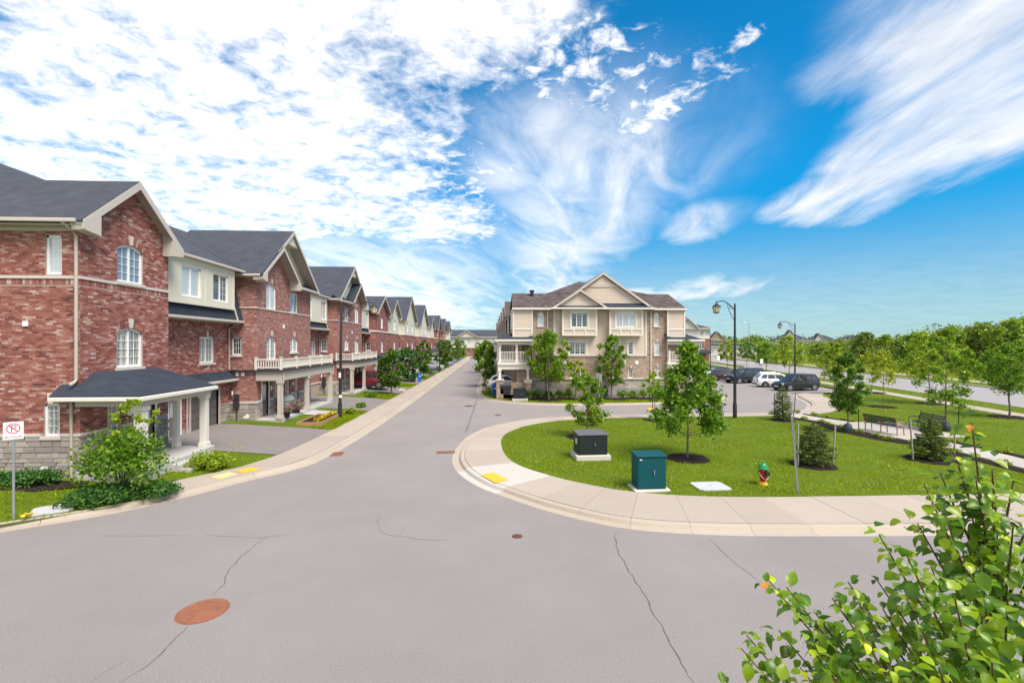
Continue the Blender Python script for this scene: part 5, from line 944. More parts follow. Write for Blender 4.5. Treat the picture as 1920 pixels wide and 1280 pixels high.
ring(38.4, 46.2, 1.2); tree('small yellowish tree at the main road pavement', (38.4, 46.2, LZ), 4.2, 1.3, 2.0, 'yelleaf', .22, 800, 'round', SAP, clumps=20, spread=.28, tr=.03, seed=45)
ring(34.6, 30.2, 1.1); tree('rounded green tree on the verge at the right edge of the green', (34.6, 30.2, LZ), 4.8, 1.55, 1.9, 'maple', .17, 3600, 'oval', SAP, clumps=44, spread=.28, tr=.06, seed=46)
ring(33.91, 45.4, 1.0); tree('lime green tree behind the dark linden, near the black car', (33.91, 45.4, LZ), 4.9, 1.5, 1.7, 'lime', .22, 1900, 'oval', SAP, clumps=30, spread=.28, tr=.045, seed=47)
for i, (x, y, h, c, lf, lb) in enumerate(((49.8, 97.6, 5.4, 1.7, 'lime', 'roadside tree nearest to the red and cream house'), (60.6, 109.6, 5.2, 2.1, 'darkleaf', 'dark roadside tree behind the parked cars'), (49.1, 82.5, 4.9, 2.3, 'maple', 'wide roadside tree beside the white sign'), (47.5, 73.5, 6.0, 2.3, 'lime', 'roadside tree behind the second street lamp'))): tree(lb, (x, y, .1), h, c, 1.7, lf, .35, 1500, 'round', 'roadside trees', clumps=34, spread=.28, tr=.06, seed=50+i)
# conifers and shrubs on the green
EV = 'young conifers on the green'
ring(18.75, 29.7, .75); conifer('young spruce with a leafy tip between two stakes near the path', (18.75, 29.7, LZ), 2.3, .72, 'needle', EV, seed=61)
ring(13.07, 18.68, .85); conifer('rounded bluish pine beside the leaning steel post', (13.07, 18.68, LZ), 1.75, .86, 'bluen', EV, n=40, layers=13, full=.42, seed=62)
ring(18.59, 19.28, .95); conifer('broad young spruce in mulch beside the benches', (18.59, 19.28, LZ), 1.8, .82, 'needle', EV, n=40, layers=15, full=.6, seed=63)
conifer('narrow spruce half hidden behind the broad maple', (14.54, 30.1, LZ), 2.0, .62, 'needle', EV, seed=64)
bush('low russet conifer shrub behind the small open crowned tree', (6.3, 28.4, LZ), .55, .5, 1.5, 'rustleaf', .12, 1500, seed=65, up=.2)
LE = 'lawn edge plants'
bush('leafy viburnum shrub with lime tips at the corner porch', (-11.65, 15.9, .15), 1.35, 1.2, 2.45, 'maple', .13, 3800, 'viburnum_shrub', clumps=40, seed=66, low=.15)
tree('upright pale shoots growing through the viburnum', (-11.5, 16.1, .15), 3.0, 1.2, .9, 'lime', .12, 900, 'open', cat='shrub', name='shrub', clumps=26, spread=.16, tr=.02, seed=67)
for i, (x, y, rx, ry, h, lb) in enumerate(((-11.9, 15.3, 1.1, .75, .62, 'spreading juniper below the viburnum at the kerb'), (-10.75, 16.0, .8, .6, .5, 'spreading juniper ending at the orange ramp plate'), (-15.0, 16.6, 1.0, .55, .55, 'dark juniper along the stone wall, next to the downspout'), (-16.6, 16.4, 1.1, .6, .55, 'dark juniper along the stone wall at the photo edge'))): bush(lb, (x, y, zl(x, y)), rx, ry, h, 'juniper', .15, 2600, 'juniper_shrub', 'spreading junipers', 34, seed=70+i, up=.4, asp=.28)
bush('bright green rounded bush at the edge of the driveway', (-10.75, 19.2, zl(-10.75, 19.2)), .85, .7, .72, 'lime', .10, 2400, seed=76, clumps=24)
bed('mulch_bed', [(-17.5, 15.9), (-14.4, 16.0), (-13.4, 16.5), (-13.6, 17.1), (-17.5, 17.1)], zl(-14.5, 16.5)+.0, .06)
for i in range(9): bush(['first', 'second', 'third', 'fourth', 'fifth', 'first', 'second', 'third', 'fourth'][i]+' clipped hedge shrub from the left '+['under the left window bay', 'under the right windows'][i > 4]+' of the tan house', ((3.4+i*.95) if i < 5 else (12.0+(i-5)*.95), 42.4, .12), .58, .45, .95, 'maple', .13, 520, 'hedge_shrub', 'foundation shrubs by the tan house', 12, seed=80+i)
for i, x in enumerate((9.4, 10.5)): bush(('left', 'right')[i]+' slim dark cypress between the hedge shrubs of the tan house', (x, 42.6, .12), .25, .25, 1.5, 'juniper', .12, 500, 'cypress_shrub', seed=90+i, clumps=10)
bed('mulch_bed', [(2.6, 41.6), (16.5, 41.6), (16.5, 43.1), (2.6, 43.1)], .115, .06)
for i, (x, y, rx, h, lf, lb) in enumerate(((-9.6, 36.8, .5, .45, 'maple', 'low green plant beside the second driveway'), (-10.5, 43.6, .8, .6, 'maple', 'low foundation bush under the second porch'), (-9.5, 33.6, .35, .5, 'lime', 'small bright plant behind the flower bed'), (-8.6, 98, 1.0, 1.2, 'darkleaf', 'dark hedge bush near the pale car'), (-8.7, 72.5, .9, 1.2, 'juniper', 'dark bush at the pavement past the blue bin'), (.4, 47.6, .7, .8, 'yelleaf', 'yellowish bush beside the blue bin of the tan house'), (1.9, 46.3, .8, .7, 'maple', 'green bush behind the bins of the tan house'), (-8.8, 49.3, .4, .35, 'flowerw', 'white flowering mound on the street lawn'))): bush(lb, (x, y, zl(x, y) if x < -5 else .12), rx, rx*.8, h, lf, .14, 600, seed=95+i, clumps=12, cat='plant', name='garden_plant')
k = 0
for Q, o in ((PC, 1.1), (PC, -1.15), (PD, 1.1), (PD, -1.15)):
    for f in (.15, .4, .65, .9):
        p = Q.at(Q.L*f); d = Q.at(min(Q.L*f+.1, Q.L))-Q.at(Q.L*f-.1); d /= np.linalg.norm(d); bush('small yellow green plant in the mulch along the garden path', (p[0]-d[1]*o+random.uniform(-.1, .1), p[1]+d[0]*o, LZ), .26, .24, .3, 'lime' if k % 3 else 'yelleaf', .08, 190, 'bed_plant', 'small plants along the garden path', 7, 'plant', seed=110+k); k += 1
for i, y in enumerate((23.3, 24.1, 25.2, 26.6, 27.6)): bush(['nearest', 'second nearest', 'middle', 'second furthest', 'furthest'][i]+' of five small yellow green plants in the mulch before the bench', (20.3+random.uniform(-.12, .12), y, LZ+.03), .26, .24, .26, 'lime', .08, 190, 'bed_plant', 'small plants before the bench', 7, 'plant', seed=130+i)
# ------------------------------------------------------------------ grass
def inside(p, poly):
    poly = np.array(poly); x, y = p[:, 0], p[:, 1]; c = np.zeros(len(p), bool); j = len(poly)-1
    for i in range(len(poly)):
        a, b = poly[i], poly[j]; m = ((a[1] > y) != (b[1] > y)); c ^= m & (x < (b[0]-a[0])*(y-a[1])/((b[1]-a[1]) or 1e-9)+a[0]); j = i
    return c
BEDS = [(8.49, 20.06, .92), (4.85, 24.9, .8), (10.68, 30.3, .7), (19.89, 25.6, .5), (36, 37.5, 1), (30.58, 35.71, .95), (34.6, 30.2, 1.1), (18.75, 29.7, .75), (13.07, 18.68, .85), (18.59, 19.28, .95), (33.91, 45.4, 1.0), (38.4, 46.2, 1.2), (7.58, 16.03, .5), (5.4, 15.98, .62), (4.4, 20.3, .75)]
def patchy(x, y): return np.sin(x*1.3+1.7*np.sin(y*.9))+np.sin(y*1.7+1.1*np.sin(x*1.1+2))+.7*np.sin(x*3.1+y*2.3)
def grass(poly, n, zf, hmin, hmax, w, leaf='grass', box=None, mask=None, name='grass', near=None):
    poly = np.array(poly); lo, hi = poly.min(0), poly.max(0)
    if box: lo, hi = np.maximum(lo, box[0]), np.minimum(hi, box[1])
    p = RN.uniform(lo, hi, (n, 2)); d = np.hypot(p[:, 0], p[:, 1])
    if near: p = p[RN.random(n) < np.clip((near/d)**1.6, 0, 1)]
    p = p[inside(p, poly)]
    for x, y, r in BEDS: p = p[np.hypot(p[:, 0]-x, p[:, 1]-y) > r]
    if mask is not None: p = p[mask(p)]
    m = len(p); z = np.array([zf(*q) for q in p]) if callable(zf) else np.full(m, zf); tone = patchy(p[:, 0], p[:, 1])
    hgt = (RN.uniform(hmin, hmax, m)*(1+.22*tone))[:, None]; a = RN.uniform(0, 2*math.pi, m); dx = np.stack([np.cos(a), np.sin(a), 0*a], 1)*w*RN.uniform(.6, 1.4, (m, 1)); b = np.stack([p[:, 0], p[:, 1], z-.01], 1); lean = np.stack([RN.normal(0, .9, m), RN.normal(0, .9, m), 0*a+1], 1)
    return tag(quads(name, np.stack([b-dx, b+dx, b+lean*hgt], 1), leaf, n=3), kind='stuff')
onpath = lambda p: ~((np.abs(p[:, 0]-21.9) < 2.7) & (p[:, 1] < 29.2) & (p[:, 1] > 22.2)) & ~((np.abs(p[:, 0]-21.6) < 1.6) & ((p[:, 1] <= 22.3) | (p[:, 1] > 28)) & (p[:, 1] < 33))
grass(LAWN, 330000, .128, .035, .085, .016, box=((.5, 11), (40, 48)), mask=onpath, near=19)
grass(LAWN, 90000, .128, .04, .09, .016, 'drygrass', box=((.5, 11), (40, 48)), mask=lambda p: onpath(p) & (patchy(p[:, 0]*.55+9, p[:, 1]*.7) > 1.0), near=19)
grass(BL, 60000, .115, .05, .10, .03, box=((-2, 38), (24, 50)), mask=lambda p: ~((p[:, 0] > 2) & (p[:, 0] < 18) & (p[:, 1] > 41.5)))
CORNER = [(kx(y)-.56, y) for y in np.linspace(8, 21.2, 30)]+[(-13.2, 21.2), (-14.3, 17.2), (-19, 17.2), (-22, 8)]
grass(CORNER, 60000, zl, .04, .10, .014, near=15, mask=lambda p: ~((np.abs(p[:, 0]+12.75) < .5) & (np.abs(p[:, 1]-14.75) < .45)) & ~((p[:, 1] > 16.2) & (np.interp(p[:, 1], _ky, _kx)-p[:, 0] < 2.25)))
for y0, y1 in ((27.8, 35.2), (42.8, 47.3), (54.2, 58.8), (65.2, 71.8)): grass([(-8.75, y0), (-8.65, y1), (-10.1, y1), (-10.1, y0)], 9000, zl, .05, .11, .02)
grass([mr(-30, 1.6), mr(-30, 4.4), mr(80, 4.4), mr(80, 1.6)], 30000, .1, .05, .12, .04)
clv = RN.uniform((1, 15), (38, 40), (7000, 2)); clv = clv[inside(clv, LAWN) & onpath(clv) & (patchy(clv[:, 0]*.8+3, clv[:, 1]*.8) > .9)]
for x, y, r in BEDS: clv = clv[np.hypot(clv[:, 0]-x, clv[:, 1]-y) > r]
tag(quads('clover_blossoms', leafquads(np.c_[clv, np.full(len(clv), .20)], .045, asp=.9), 'clover'), kind='stuff')
# rough field and thickets beyond the main road
fld = [mr(-40, 22.6), mr(260, 22.6), mr(260, 130), mr(-40, 130)]
grass(fld, 90000, -.1, .35, .95, .10, 'tallgrass', name='meadow_grass', near=75)
grass([mr(-40, 22.6), mr(150, 22.6), mr(150, 30), mr(-40, 30)], 30000, -.05, .3, .7, .06, 'tallgrass', name='meadow_grass')
def thicket(name, pts, leaf, size, per):
    A = []
    for x, y, r_, h in pts:
        m = int(per*(r_*h)**.7); q = unit(RN.normal(size=(m, 3)))*np.clip(np.abs(RN.normal(.85, .2, (m, 1))), 0, 1.08)*np.array([r_, r_, h*.55]); q[:, 2] += h*.48; q[:, :2] += np.array([x, y]); q[:, 2] = np.maximum(q[:, 2], -.05); A.append(q)
    return tag(quads(name, leafquads(np.concatenate(A), size), leaf), kind='stuff')
def scatter(n, s0, s1, t0, t1, h0, h1, rr): return [(*mr(random.uniform(s0, s1), random.uniform(t0, t1)), random.uniform(*rr), random.uniform(h0, h1)) for _ in range(n)]
thicket('undergrowth', scatter(46, 25, 120, 29, 36, 1.2, 2.8, (1.2, 2.6)), 'woodlight', .35, 90)
thicket('thicket', scatter(60, 45, 170, 34, 80, 3.0, 5.5, (2.2, 4)), 'oliveleaf', .55, 80)
thicket('thicket', scatter(60, 28, 92, 42, 78, 6.0, 9.0, (3, 5)), 'oliveleaf', .6, 75)
thicket('thicket', scatter(40, 80, 130, 40, 70, 4.5, 6.5, (3, 5)), 'oliveleaf', .6, 75)
thicket('thicket', scatter(46, 100, 240, 30, 70, 2.2, 4.2, (2, 4)), 'woodlight', .6, 60)
thicket('far_woods', [(random.uniform(60, 420), random.uniform(285, 330), random.uniform(6, 12), random.uniform(6.5, 10.5)) for _ in range(80)], 'oliveleaf', 1.7, 26)
thicket('far_woods', [(x, 205+random.uniform(0, 60), random.uniform(4, 8), random.uniform(4, 7.5)) for x in np.linspace(95, 330, 60)], 'woodlight', 1.2, 30)
thicket('far_woods', [(random.uniform(125, 330), random.uniform(130, 190), random.uniform(4, 7), random.uniform(5, 8)) for _ in range(46)], 'oliveleaf', 1.0, 40)
WD = 'woodland trees beyond the main road'
for i in range(20):
    s_ = 34+i*4.1+random.uniform(-1.5, 1.5); t_ = 33+(i % 3)*6+random.uniform(-2, 2); h = max(5.2, 10.0-i*.24+random.uniform(-.9, 1.1)); lf = ('oliveleaf', 'woodlight', 'oliveleaf', 'woodlight', 'maple')[i % 5]; c = h*random.uniform(.32, .44)
    tree({'oliveleaf': 'olive green woodland tree beyond the main road', 'woodlight': 'bright green woodland tree beyond the main road', 'maple': 'dark green woodland tree beyond the main road'}[lf], (*mr(s_, t_), -.1), h, c, h*.16, lf, .5, 2400, random.choice(('round', 'oval', 'open')), WD, 'woodland_tree', 'barkd', .16, 40, .30, seed=200+i)
dt = thing('dead_tree', 'bare dead tree rising above the distant woods', 'tree', (*mr(118, 45), -.1)); mb = MB(); mb.tube([(0, 0, 0), (.2, 0, 4), (0, 0, 7.6)], [.2, .14, .03], 6)
for i in range(14): a = i*2.4; z = 3.2+i*.3; mb.tube([(.1, 0, z), (math.cos(a)*1.2, math.sin(a)*1.2, z+1.1), (math.cos(a)*1.9, math.sin(a)*1.9, z+2.0-.02*i)], [.06, .035, .01], 4)
mb.obj('trunk', 'stake', dt)
# ------------------------------------------------------------------ pear tree close to the viewpoint
def objleaf(name, stops):
    m = leafmat(name, stops, .45, .36, .4); N, L = m.node_tree.nodes, m.node_tree.links
    r_ = next(n for n in N if n.bl_idname == 'ShaderNodeValToRGB'); L.new(N.new('ShaderNodeObjectInfo').outputs['Random'], r_.inputs[0]); M[name] = m
objleaf('pear_leaf_single', [(0, (.022, .068, .010)), (.45, (.064, .145, .012)), (.8, (.11, .195, .014)), (1, (.16, .25, .018))]); objleaf('young_leaf_single', [(0, (.13, .25, .012)), (1, (.30, .38, .02))]); objleaf('red_leaf_single', [(0, (.50, .16, .045)), (1, (.60, .30, .10))])
def leafshape(curl, fold, wave):
    n = 7; L_ = np.linspace(0, 1, n); wd = np.array([.06, .62, .92, 1, .86, .5, .0])*.39; v = [(0, -.28, 0.04)]; f = []
    for i, (t, w) in enumerate(zip(L_, wd)):
        z = -curl*t*t; wv = wave*math.sin(t*7); v += [(-w, t-.0, z+fold*w+wv), (0, t, z), (w, t, z+fold*w-wv)]
    for i in range(n-1): a = 1+3*i; f += [(a, a+1, a+4, a+3), (a+1, a+2, a+5, a+4)]
    v += [(.012, -.28, .04), (.012, 0, 0), (-.012, 0, 0), (-.012, -.28, .04)]; q = len(v)-4; f.append((q, q+1, q+2, q+3)); return v, f
LS = [leafshape(c, fo, w) for c, fo, w in ((.16, .45, .02), (.42, .3, .03), (.06, .6, .015), (.7, .5, .02))]
def lmesh(v, f, m):
    d = MB().add(v, f).me('leaf', m); d.shade_smooth(); return d
LM = {m: [lmesh(v, f, m) for v, f in LS] for m in ('pear_leaf_single', 'young_leaf_single', 'red_leaf_single')}
def vp(u, v, d): t = (u-960)/900; return Vector((d*(SY+t*CY), d*(CY-t*SY), 5+(645-v)/900*d))
pt = thing('pear_tree', 'pear tree with glossy round leaves and reddish shoot tips at the lower right corner', 'tree', (2.75, 2.45, .12)); O_ = Vector((2.75, 2.45, .12))
MB().tube([(0, 0, -.05), (.02, .0, 1.5), (-.02, .02, 3.0), (.0, .0, 3.8)], [.075, .06, .04, .02], 9).obj('trunk', 'barkd', pt, smooth=50)
tips = [(1822, 792, 2.35), (1732, 905, 2.3), (1648, 1002, 2.25), (1700, 1040, 2.1), (1590, 1090, 2.3), (1560, 1120, 2.2), (1442, 1088, 2.35), (1475, 1100, 2.2), (1400, 1190, 2.3), (1510, 1200, 2.05), (1362, 1280, 2.3), (1390, 1215, 2.2), (1610, 1180, 1.95), (1700, 1120, 2.0), (1770, 960, 2.25), (1860, 930, 2.3), (1900, 985, 2.15), (1935, 1010, 2.4), (1840, 1060, 2.0), (1790, 1120, 1.85), (1890, 1120, 1.9), (1660, 1240, 1.9), (1560, 1270, 1.95), (1480, 1290, 2.1), (1760, 1250, 1.8), (1860, 1240, 1.75), (1930, 1180, 1.8), (1720, 980, 2.5), (1640, 1080, 2.5), (1690, 1170, 2.45), (1800, 1020, 2.5), (1880, 1060, 2.6), (1560, 1180, 2.5), (1460, 1180, 2.5), (1430, 1250, 2.4), (1950, 940, 2.5), (1620, 1310, 1.9), (1900, 1320, 1.7), (1990, 1080, 2.2), (1760, 1330, 1.75), (1610, 1130, 2.2), (1745, 1060, 2.2), (1540, 1230, 2.3), (1655, 1140, 2.35), (1815, 940, 2.4), (1840, 1150, 2.1), (1760, 880, 2.4), (1860, 880, 2.45), (1790, 850, 2.35), (1830, 900, 2.3), (1900, 900, 2.5), (1870, 1000, 2.25), (1600, 1240, 2.1), (1530, 1150, 2.25), (1500, 1250, 2.2), (1960, 1010, 2.2)]
rd = random.Random(3); LV = []; brs = 0
for i, (u, v, d) in enumerate(tips):
    tip = vp(u, v, d)-O_; hz_ = math.hypot(tip.x, tip.y); s0 = Vector((0, 0, max(1.6, tip.z-.35-hz_*.75))) if i else Vector((0, 0, 3.3)); mid = s0.lerp(tip, .5)+Vector((0, 0, -.10*hz_)); pts = [s0.lerp(mid, t*2).lerp(mid.lerp(tip, t), t) if False else (s0*(1-t)**2+mid*(2*t*(1-t))+tip*t*t) for t in np.linspace(0, 1, 9)]
    MB().tube(pts, [.0105-.00095*j for j in range(9)], 5).obj('branch', 'twig', pt)
    L_ = sum((b-a).length for a, b in zip(pts[:-1], pts[1:])); n = int(max(10, L_/(.026 if i in (0, 1, 6) else .036))); 
    for j in range(n):
        t = .22+.78*(j+.5)/n; q = t*8; k = min(int(q), 7); p = pts[k].lerp(pts[k+1], q-k); tg = (pts[k+1]-pts[k]).normalized(); a = j*2.4+i
        LV.append((p, tg, a, t, i, j))
LV2 = []
for it in LV:        # short spurs carry a few leaves of their own
    if it[5] % 3 == 0 and it[3] > .35:
        p, tg, a, t, i, j = it; sd_ = Vector((math.cos(a), math.sin(a), .35)).normalized(); 
        for e in range(3): LV2.append((p+sd_*(.022+.022*e), (tg+sd_).normalized(), a+e*2.1, min(t, .9), i, j+e+1))
LV += LV2
def leafrot(tg, a, rd):
    o = tg.cross(Vector((0, 0, 1)) if abs(tg.z) < .9 else Vector((1, 0, 0))).normalized(); o2 = tg.cross(o); out = (o*math.cos(a)+o2*math.sin(a)+tg*.5).normalized(); out.z -= .30+rd.uniform(-.1, .25); out.normalize()
    up = (Vector((rd.uniform(-.5, .5), rd.uniform(-.7, .3), 1))).normalized(); x = out.cross(up).normalized(); z = x.cross(out); return Matrix((x, out, z)).transposed()
cam_ = Vector((0, 0, 5))-O_
rd.shuffle(LV); LV.sort(key=lambda q: -(q[3] > .3)*(.4+.6*rd.random())-(q[3] > .93))
fv, ff = [], []
for c, (p, tg, a, t, i, j) in enumerate(LV):
    if c >= 300 and rd.random() < .2: continue
    m = leafrot(tg, a, rd); s = .059*rd.uniform(.62, 1.2)*(1 if t < .93 else .72)
    if c < 300:
        mt = 'red_leaf_single' if t > .985 and i in (0, 6, 31) else 'young_leaf_single' if (t > .955 and i % 3 == 0) or (i in (12, 21) and t > .9) or rd.random() < .015 else 'pear_leaf_single'
        o = bpy.data.objects.new('leaf', LM[mt][c % 4]); COL.objects.link(o); o.parent = pt; M4 = m.to_4x4(); M4.translation = p+m @ Vector((0, .28*s, 0)); o.matrix_basis = M4 @ Matrix.Diagonal((s, s, s, 1))
    else:
        v, f = LS[c % 4]; b = len(fv); fv += [tuple(p+m @ (Vector(q)*s+Vector((0, .28*s, 0)))) for q in v]; ff += [tuple(x+b for x in g) for g in f]
fo = MB().add(fv, ff).obj('foliage', 'pear', pt); fo.data.shade_smooth(); fo['kind'] = 'stuff'
# ------------------------------------------------------------------ street furniture
def street_lamp(label, p, H_, arm, az):
    """az: direction of the arm"""
    r = thing('street_lamp', label, 'street lamp', p, az, 'black street lamps'); MB().lathe([(.13, -.05), (.13, .9), (.10, 1.0), (.095, 2), (.06, H_-.05), (.02, H_+.08)], 14).obj('pole', 'black', r, smooth=40)
    n = 10; pts = [(arm*t, 0, H_-.42+.62*math.sin(min(1, t*1.15)*math.pi*.62)) for t in np.linspace(0, 1, n)]; e = pts[-1]; pts.append((arm+.02, 0, e[2]-.14)); a = MB().tube(pts, .032, 7); a.tube([(.05, 0, H_-1.05), (.25, 0, H_-.75), (arm*.38, 0, H_-.2), (arm*.42, 0, H_+.02)], .018, 6)
    a.tube([(arm*.3+.11*math.cos(t), 0, H_-.22+.11*math.sin(t)) for t in np.linspace(0, 2*math.pi, 12)], .014, 5); a.obj('arm', 'black', r, smooth=50)
    z = pts[-1][2]; c = (arm, 0, z); l = MB().lathe([(.04, .06), (.10, .0), (.12, -.06), (.27, -.16), (.29, -.20), (.27, -.21)], 8, c).obj('lantern', 'black', r)
    MB().lathe([(.245, -.21), (.17, -.56), (.10, -.58)], 8, c).obj('glass', 'lantern', l); k = MB()
    for i in range(8): t = 2*math.pi*(i+.0)/8; k.tube([(c[0]+.25*math.cos(t), .25*math.sin(t), z-.2), (c[0]+.175*math.cos(t), .175*math.sin(t), z-.57)], .012, 4)
    k.lathe([(.19, -.55), (.19, -.60), (.05, -.64)], 8, c); k.obj('cage', 'black', l); return r
sl_ = street_lamp('tall black street lamp with curved arm standing before the red townhouses', (-9.7, 32.0, .2), 7.4, 2.15, R(-4)); sl_.rotation_euler.y = R(.8)
MB().box(-.07, .07, -.135, -.11, 2.6, 2.95).obj('notice', 'signw', sl_); MB().lathe([(.112, 1.3), (.112, 1.48)], 14).obj('sticker_band', 'signw', sl_)
street_lamp('tall black street lamp with its lantern to the left beside the green', (16.28, 30.92, .13), 7.5, 1.32, R(186)); street_lamp('black street lamp behind the parked black car', (36.9, 56.0, .1), 7.4, 2.0, R(186))
street_lamp('distant black street lamp on the left street pavement', (-8.4, 84, .13), 7.3, 2, 0); street_lamp('distant black street lamp by the red and cream house', (43.5, 92, .1), 7.3, 1.8, R(190))
g = thing('highway_lamp', 'grey steel street light with flat head beyond the main road', 'street lamp', (*mr(118, 18.5), .05)); MB().lathe([(.14, 0), (.08, 11.2)], 10).obj('pole', 'galv', g); MB().tube([(0, 0, 11.1), (-1.2, 0, 11.6), (-1.9, 0, 11.6)], .05, 6).obj('arm', 'galv', g); MB().box(-2.9, -1.8, -.16, .16, 11.52, 11.7).obj('lamp_head', 'galv', g)
g = thing('utility_pole', 'plain grey pole beyond the parking lot', 'pole', (*mr(78, 17.6), .05)); MB().lathe([(.12, 0), (.09, 7.2)], 8).obj('pole', 'galv', g)
# utility boxes
def box_unit(label, p, w, d, h, pad, body, lid, rz=0, group=None, over=.12, two=True):
    r = thing('transformer_box', label, 'utility box', p, rz, group); MB().box(-w/2-over, w/2+over, -d/2-over, d/2+over, -.05, pad).obj('concrete_pad', 'padconc', r, bev=.03)
    MB().box(-w/2, w/2, -d/2, d/2, pad, pad+h-.1).obj('cabinet', body, r, bev=.02); MB().prism([(-w/2-.03, -d/2-.04, pad+h-.1), (-w/2-.03, d/2+.03, pad+h-.1), (-w/2-.03, d/2+.03, pad+h), (-w/2-.03, -d/2-.04, pad+h-.04)], (w+.06, 0, 0)).obj('lid', lid, r, bev=.02, fix=True)
    mb = MB(); mb.box(-w/2+.03, w/2-.03, -d/2-.012, -d/2, pad+.04, pad+h-.13) if not two else mb.box(-w/2+.05, -.008, -d/2-.012, -d/2, pad+.06, pad+h-.16).box(.008, w/2-.05, -d/2-.012, -d/2, pad+.06, pad+h-.16); mb.obj('door', body, r, bev=.006); MB().tube([(.07, -d/2-.05, pad+h*.42), (.07, -d/2-.05, pad+h*.56)], .014, 6).obj('handle', 'galv', r); return r
b_ = box_unit('black transformer box with grey lid on a concrete pad beside the small tree', (4.4, 20.5, LZ), 1.25, .95, .92, .2, 'dkgreen', 'dktop', R(3), 'transformer boxes'); MB().box(-.645, -.628, -.2, 0, .62, .85).obj('warning_label', 'signw', b_)
b_ = box_unit('teal green utility cabinet on a low white pad at the pavement', (5.42, 15.98, LZ), .98, .62, 1.16, .06, 'teal', 'teal', R(2), two=False); MB().box(-.42, -.34, -.335, -.33, 1.03, 1.06).obj('label_plate', 'signw', b_)
box_unit('black transformer box on the corner lawn of the tan house', (2.75, 43.1-1.6, .12), 1.1, .9, .85, .2, 'dkgreen', 'dkgreen', 0, 'transformer boxes')
def lid(label, p, w, d, rz, m='greyplastic', z=.04, name='utility_vault'):
    t = thing(name, label, 'utility cover', p, rz); c = .12*min(w, d); pts = [(-w/2+c, -d/2, 0), (w/2-c, -d/2, 0), (w/2, -d/2+c, 0), (w/2, d/2-c, 0), (w/2-c, d/2, 0), (-w/2+c, d/2, 0), (-w/2, d/2-c, 0), (-w/2, -d/2+c, 0)]
    MB().prism(pts, (0, 0, z)).obj('lid', m, t, bev=.008); MB().box(-.05, .05, -.02, .02, z, z+.006).obj('bolt', 'galv', t); return t
lid('flat pale grey utility lid in the grass of the green', (7.58, 16.03, LZ), 1.12, .92, R(2), z=.05); lid('flat grey utility lid in the lawn next to the no parking sign', (-12.75, 14.75, zl(-12.7, 14.75)), .95, .82, R(32), z=.06)
# hydrant
h_ = thing('fire_hydrant', 'red fire hydrant with green bonnet and yellow base flange', 'hydrant', (9.54, 16.21, LZ)); MB().lathe([(.155, 0), (.155, .04), (.12, .05), (.11, .12)], 16).obj('base_flange', 'yellow', h_, smooth=40); MB().lathe([(.105, .12), (.10, .2), (.115, .22), (.115, .5), (.15, .51), (.15, .545), (.12, .55)], 16).obj('barrel', 'red', h_, smooth=40)
MB().lathe([(.19, .55), (.19, .58), (.15, .60), (.13, .68), (.09, .74), (.03, .76), (.03, .80), (.02, .81)], 16).obj('bonnet', 'green', h_, smooth=40); MB().lathe([(.075, -.22), (.085, -.2), (.085, -.1), (.06, -.09)], 12, (.05, 0, .42), 'y').obj('nozzle_cap', 'black', h_, smooth=40)
MB().lathe([(.04, -.17), (.05, -.16), (.05, .16), (.04, .17)], 12, (0, 0, .44), 'x').obj('side_nozzle', 'red', h_, smooth=40); MB().tube([(-.17, -.03, .44), (-.11, -.13, .28), (0, -.16, .2), (.1, -.15, .26), (.14, -.12, .4)], .012, 5).obj('chain', 'galv', h_)
# posts, signs and stakes
t = thing('steel_post', 'leaning galvanised steel post in the grass near the hydrant', 'post', (10.06, 15.12, .1)); MB().box(-.03, .03, -.012, .012, 0, 2.55).box(-.03, -.018, -.03, -.012, 0, 2.55).box(.018, .03, -.03, -.012, 0, 2.55).obj('channel_post', 'galv', t); t.rotation_euler = (R(3), R(-6.6), 0)
def sign_post(label, p, h, rz, w, hh, face, back='galv', group=None):
    r = thing('traffic_sign', label, 'sign', p, rz, group); MB().tube([(0, 0, -.05), (0, 0, h)], .03, 8).obj('pole', 'galv', r); s = MB().box(-w/2, w/2, -.045, -.035, h-hh-.02, h-.0).obj('sign_plate', 'signw' if face else back, r, bev=.004); return r, s
r, s = sign_post('white no parking sign with red ring on a steel pole at the left edge', (-13.2, 14.05, zl(-13.2, 14.05)), 2.72, R(36), .40, .46, True)
zc = 2.72-.18; MB().lathe([(.115, -.004), (.115, 0), (.145, 0), (.145, -.004)], 28, (0, -.047, zc), 'y', cap=False).obj('ring', 'signr', s); mb = MB(); mb.box(-.05, -.022, -.050, -.046, zc-.085, zc+.085).box(-.022, .04, -.050, -.046, zc+.06, zc+.085).box(-.022, .04, -.050, -.046, zc-.012, zc+.012).box(.04, .062, -.050, -.046, zc-.0, zc+.075); mb.obj('letter', 'signk', s)
MB().obox((0, -.0525, zc), (.25, .003, .026), (0, R(45), 0)).obj('slash', 'signr', s); MB().box(-.17, .17, -.05, -.046, 2.29, 2.31).obj('red_line', 'signr', s)
MB().prism([(-.16, -.047, 2.325), (-.12, -.047, 2.345), (-.12, -.047, 2.305)], (0, -.004, 0)).prism([(.16, -.047, 2.325), (.12, -.047, 2.305), (.12, -.047, 2.345)], (0, -.004, 0)).obj('arrow', 'signr', s)
sign_post('grey sign seen from behind on a tall pole at the back of the green', (7.25, 31.0, .13), 2.95, R(170), .36, .52, False)
sign_post('small white sign beside the roadside trees, nearer one', (46.2, 79, .1), 2.4, R(10), .55, .75, True, group='white roadside signs'); sign_post('small white sign beyond the silver hatchback, further one', (45.6, 93, .1), 2.6, R(10), .6, .85, True, group='white roadside signs')
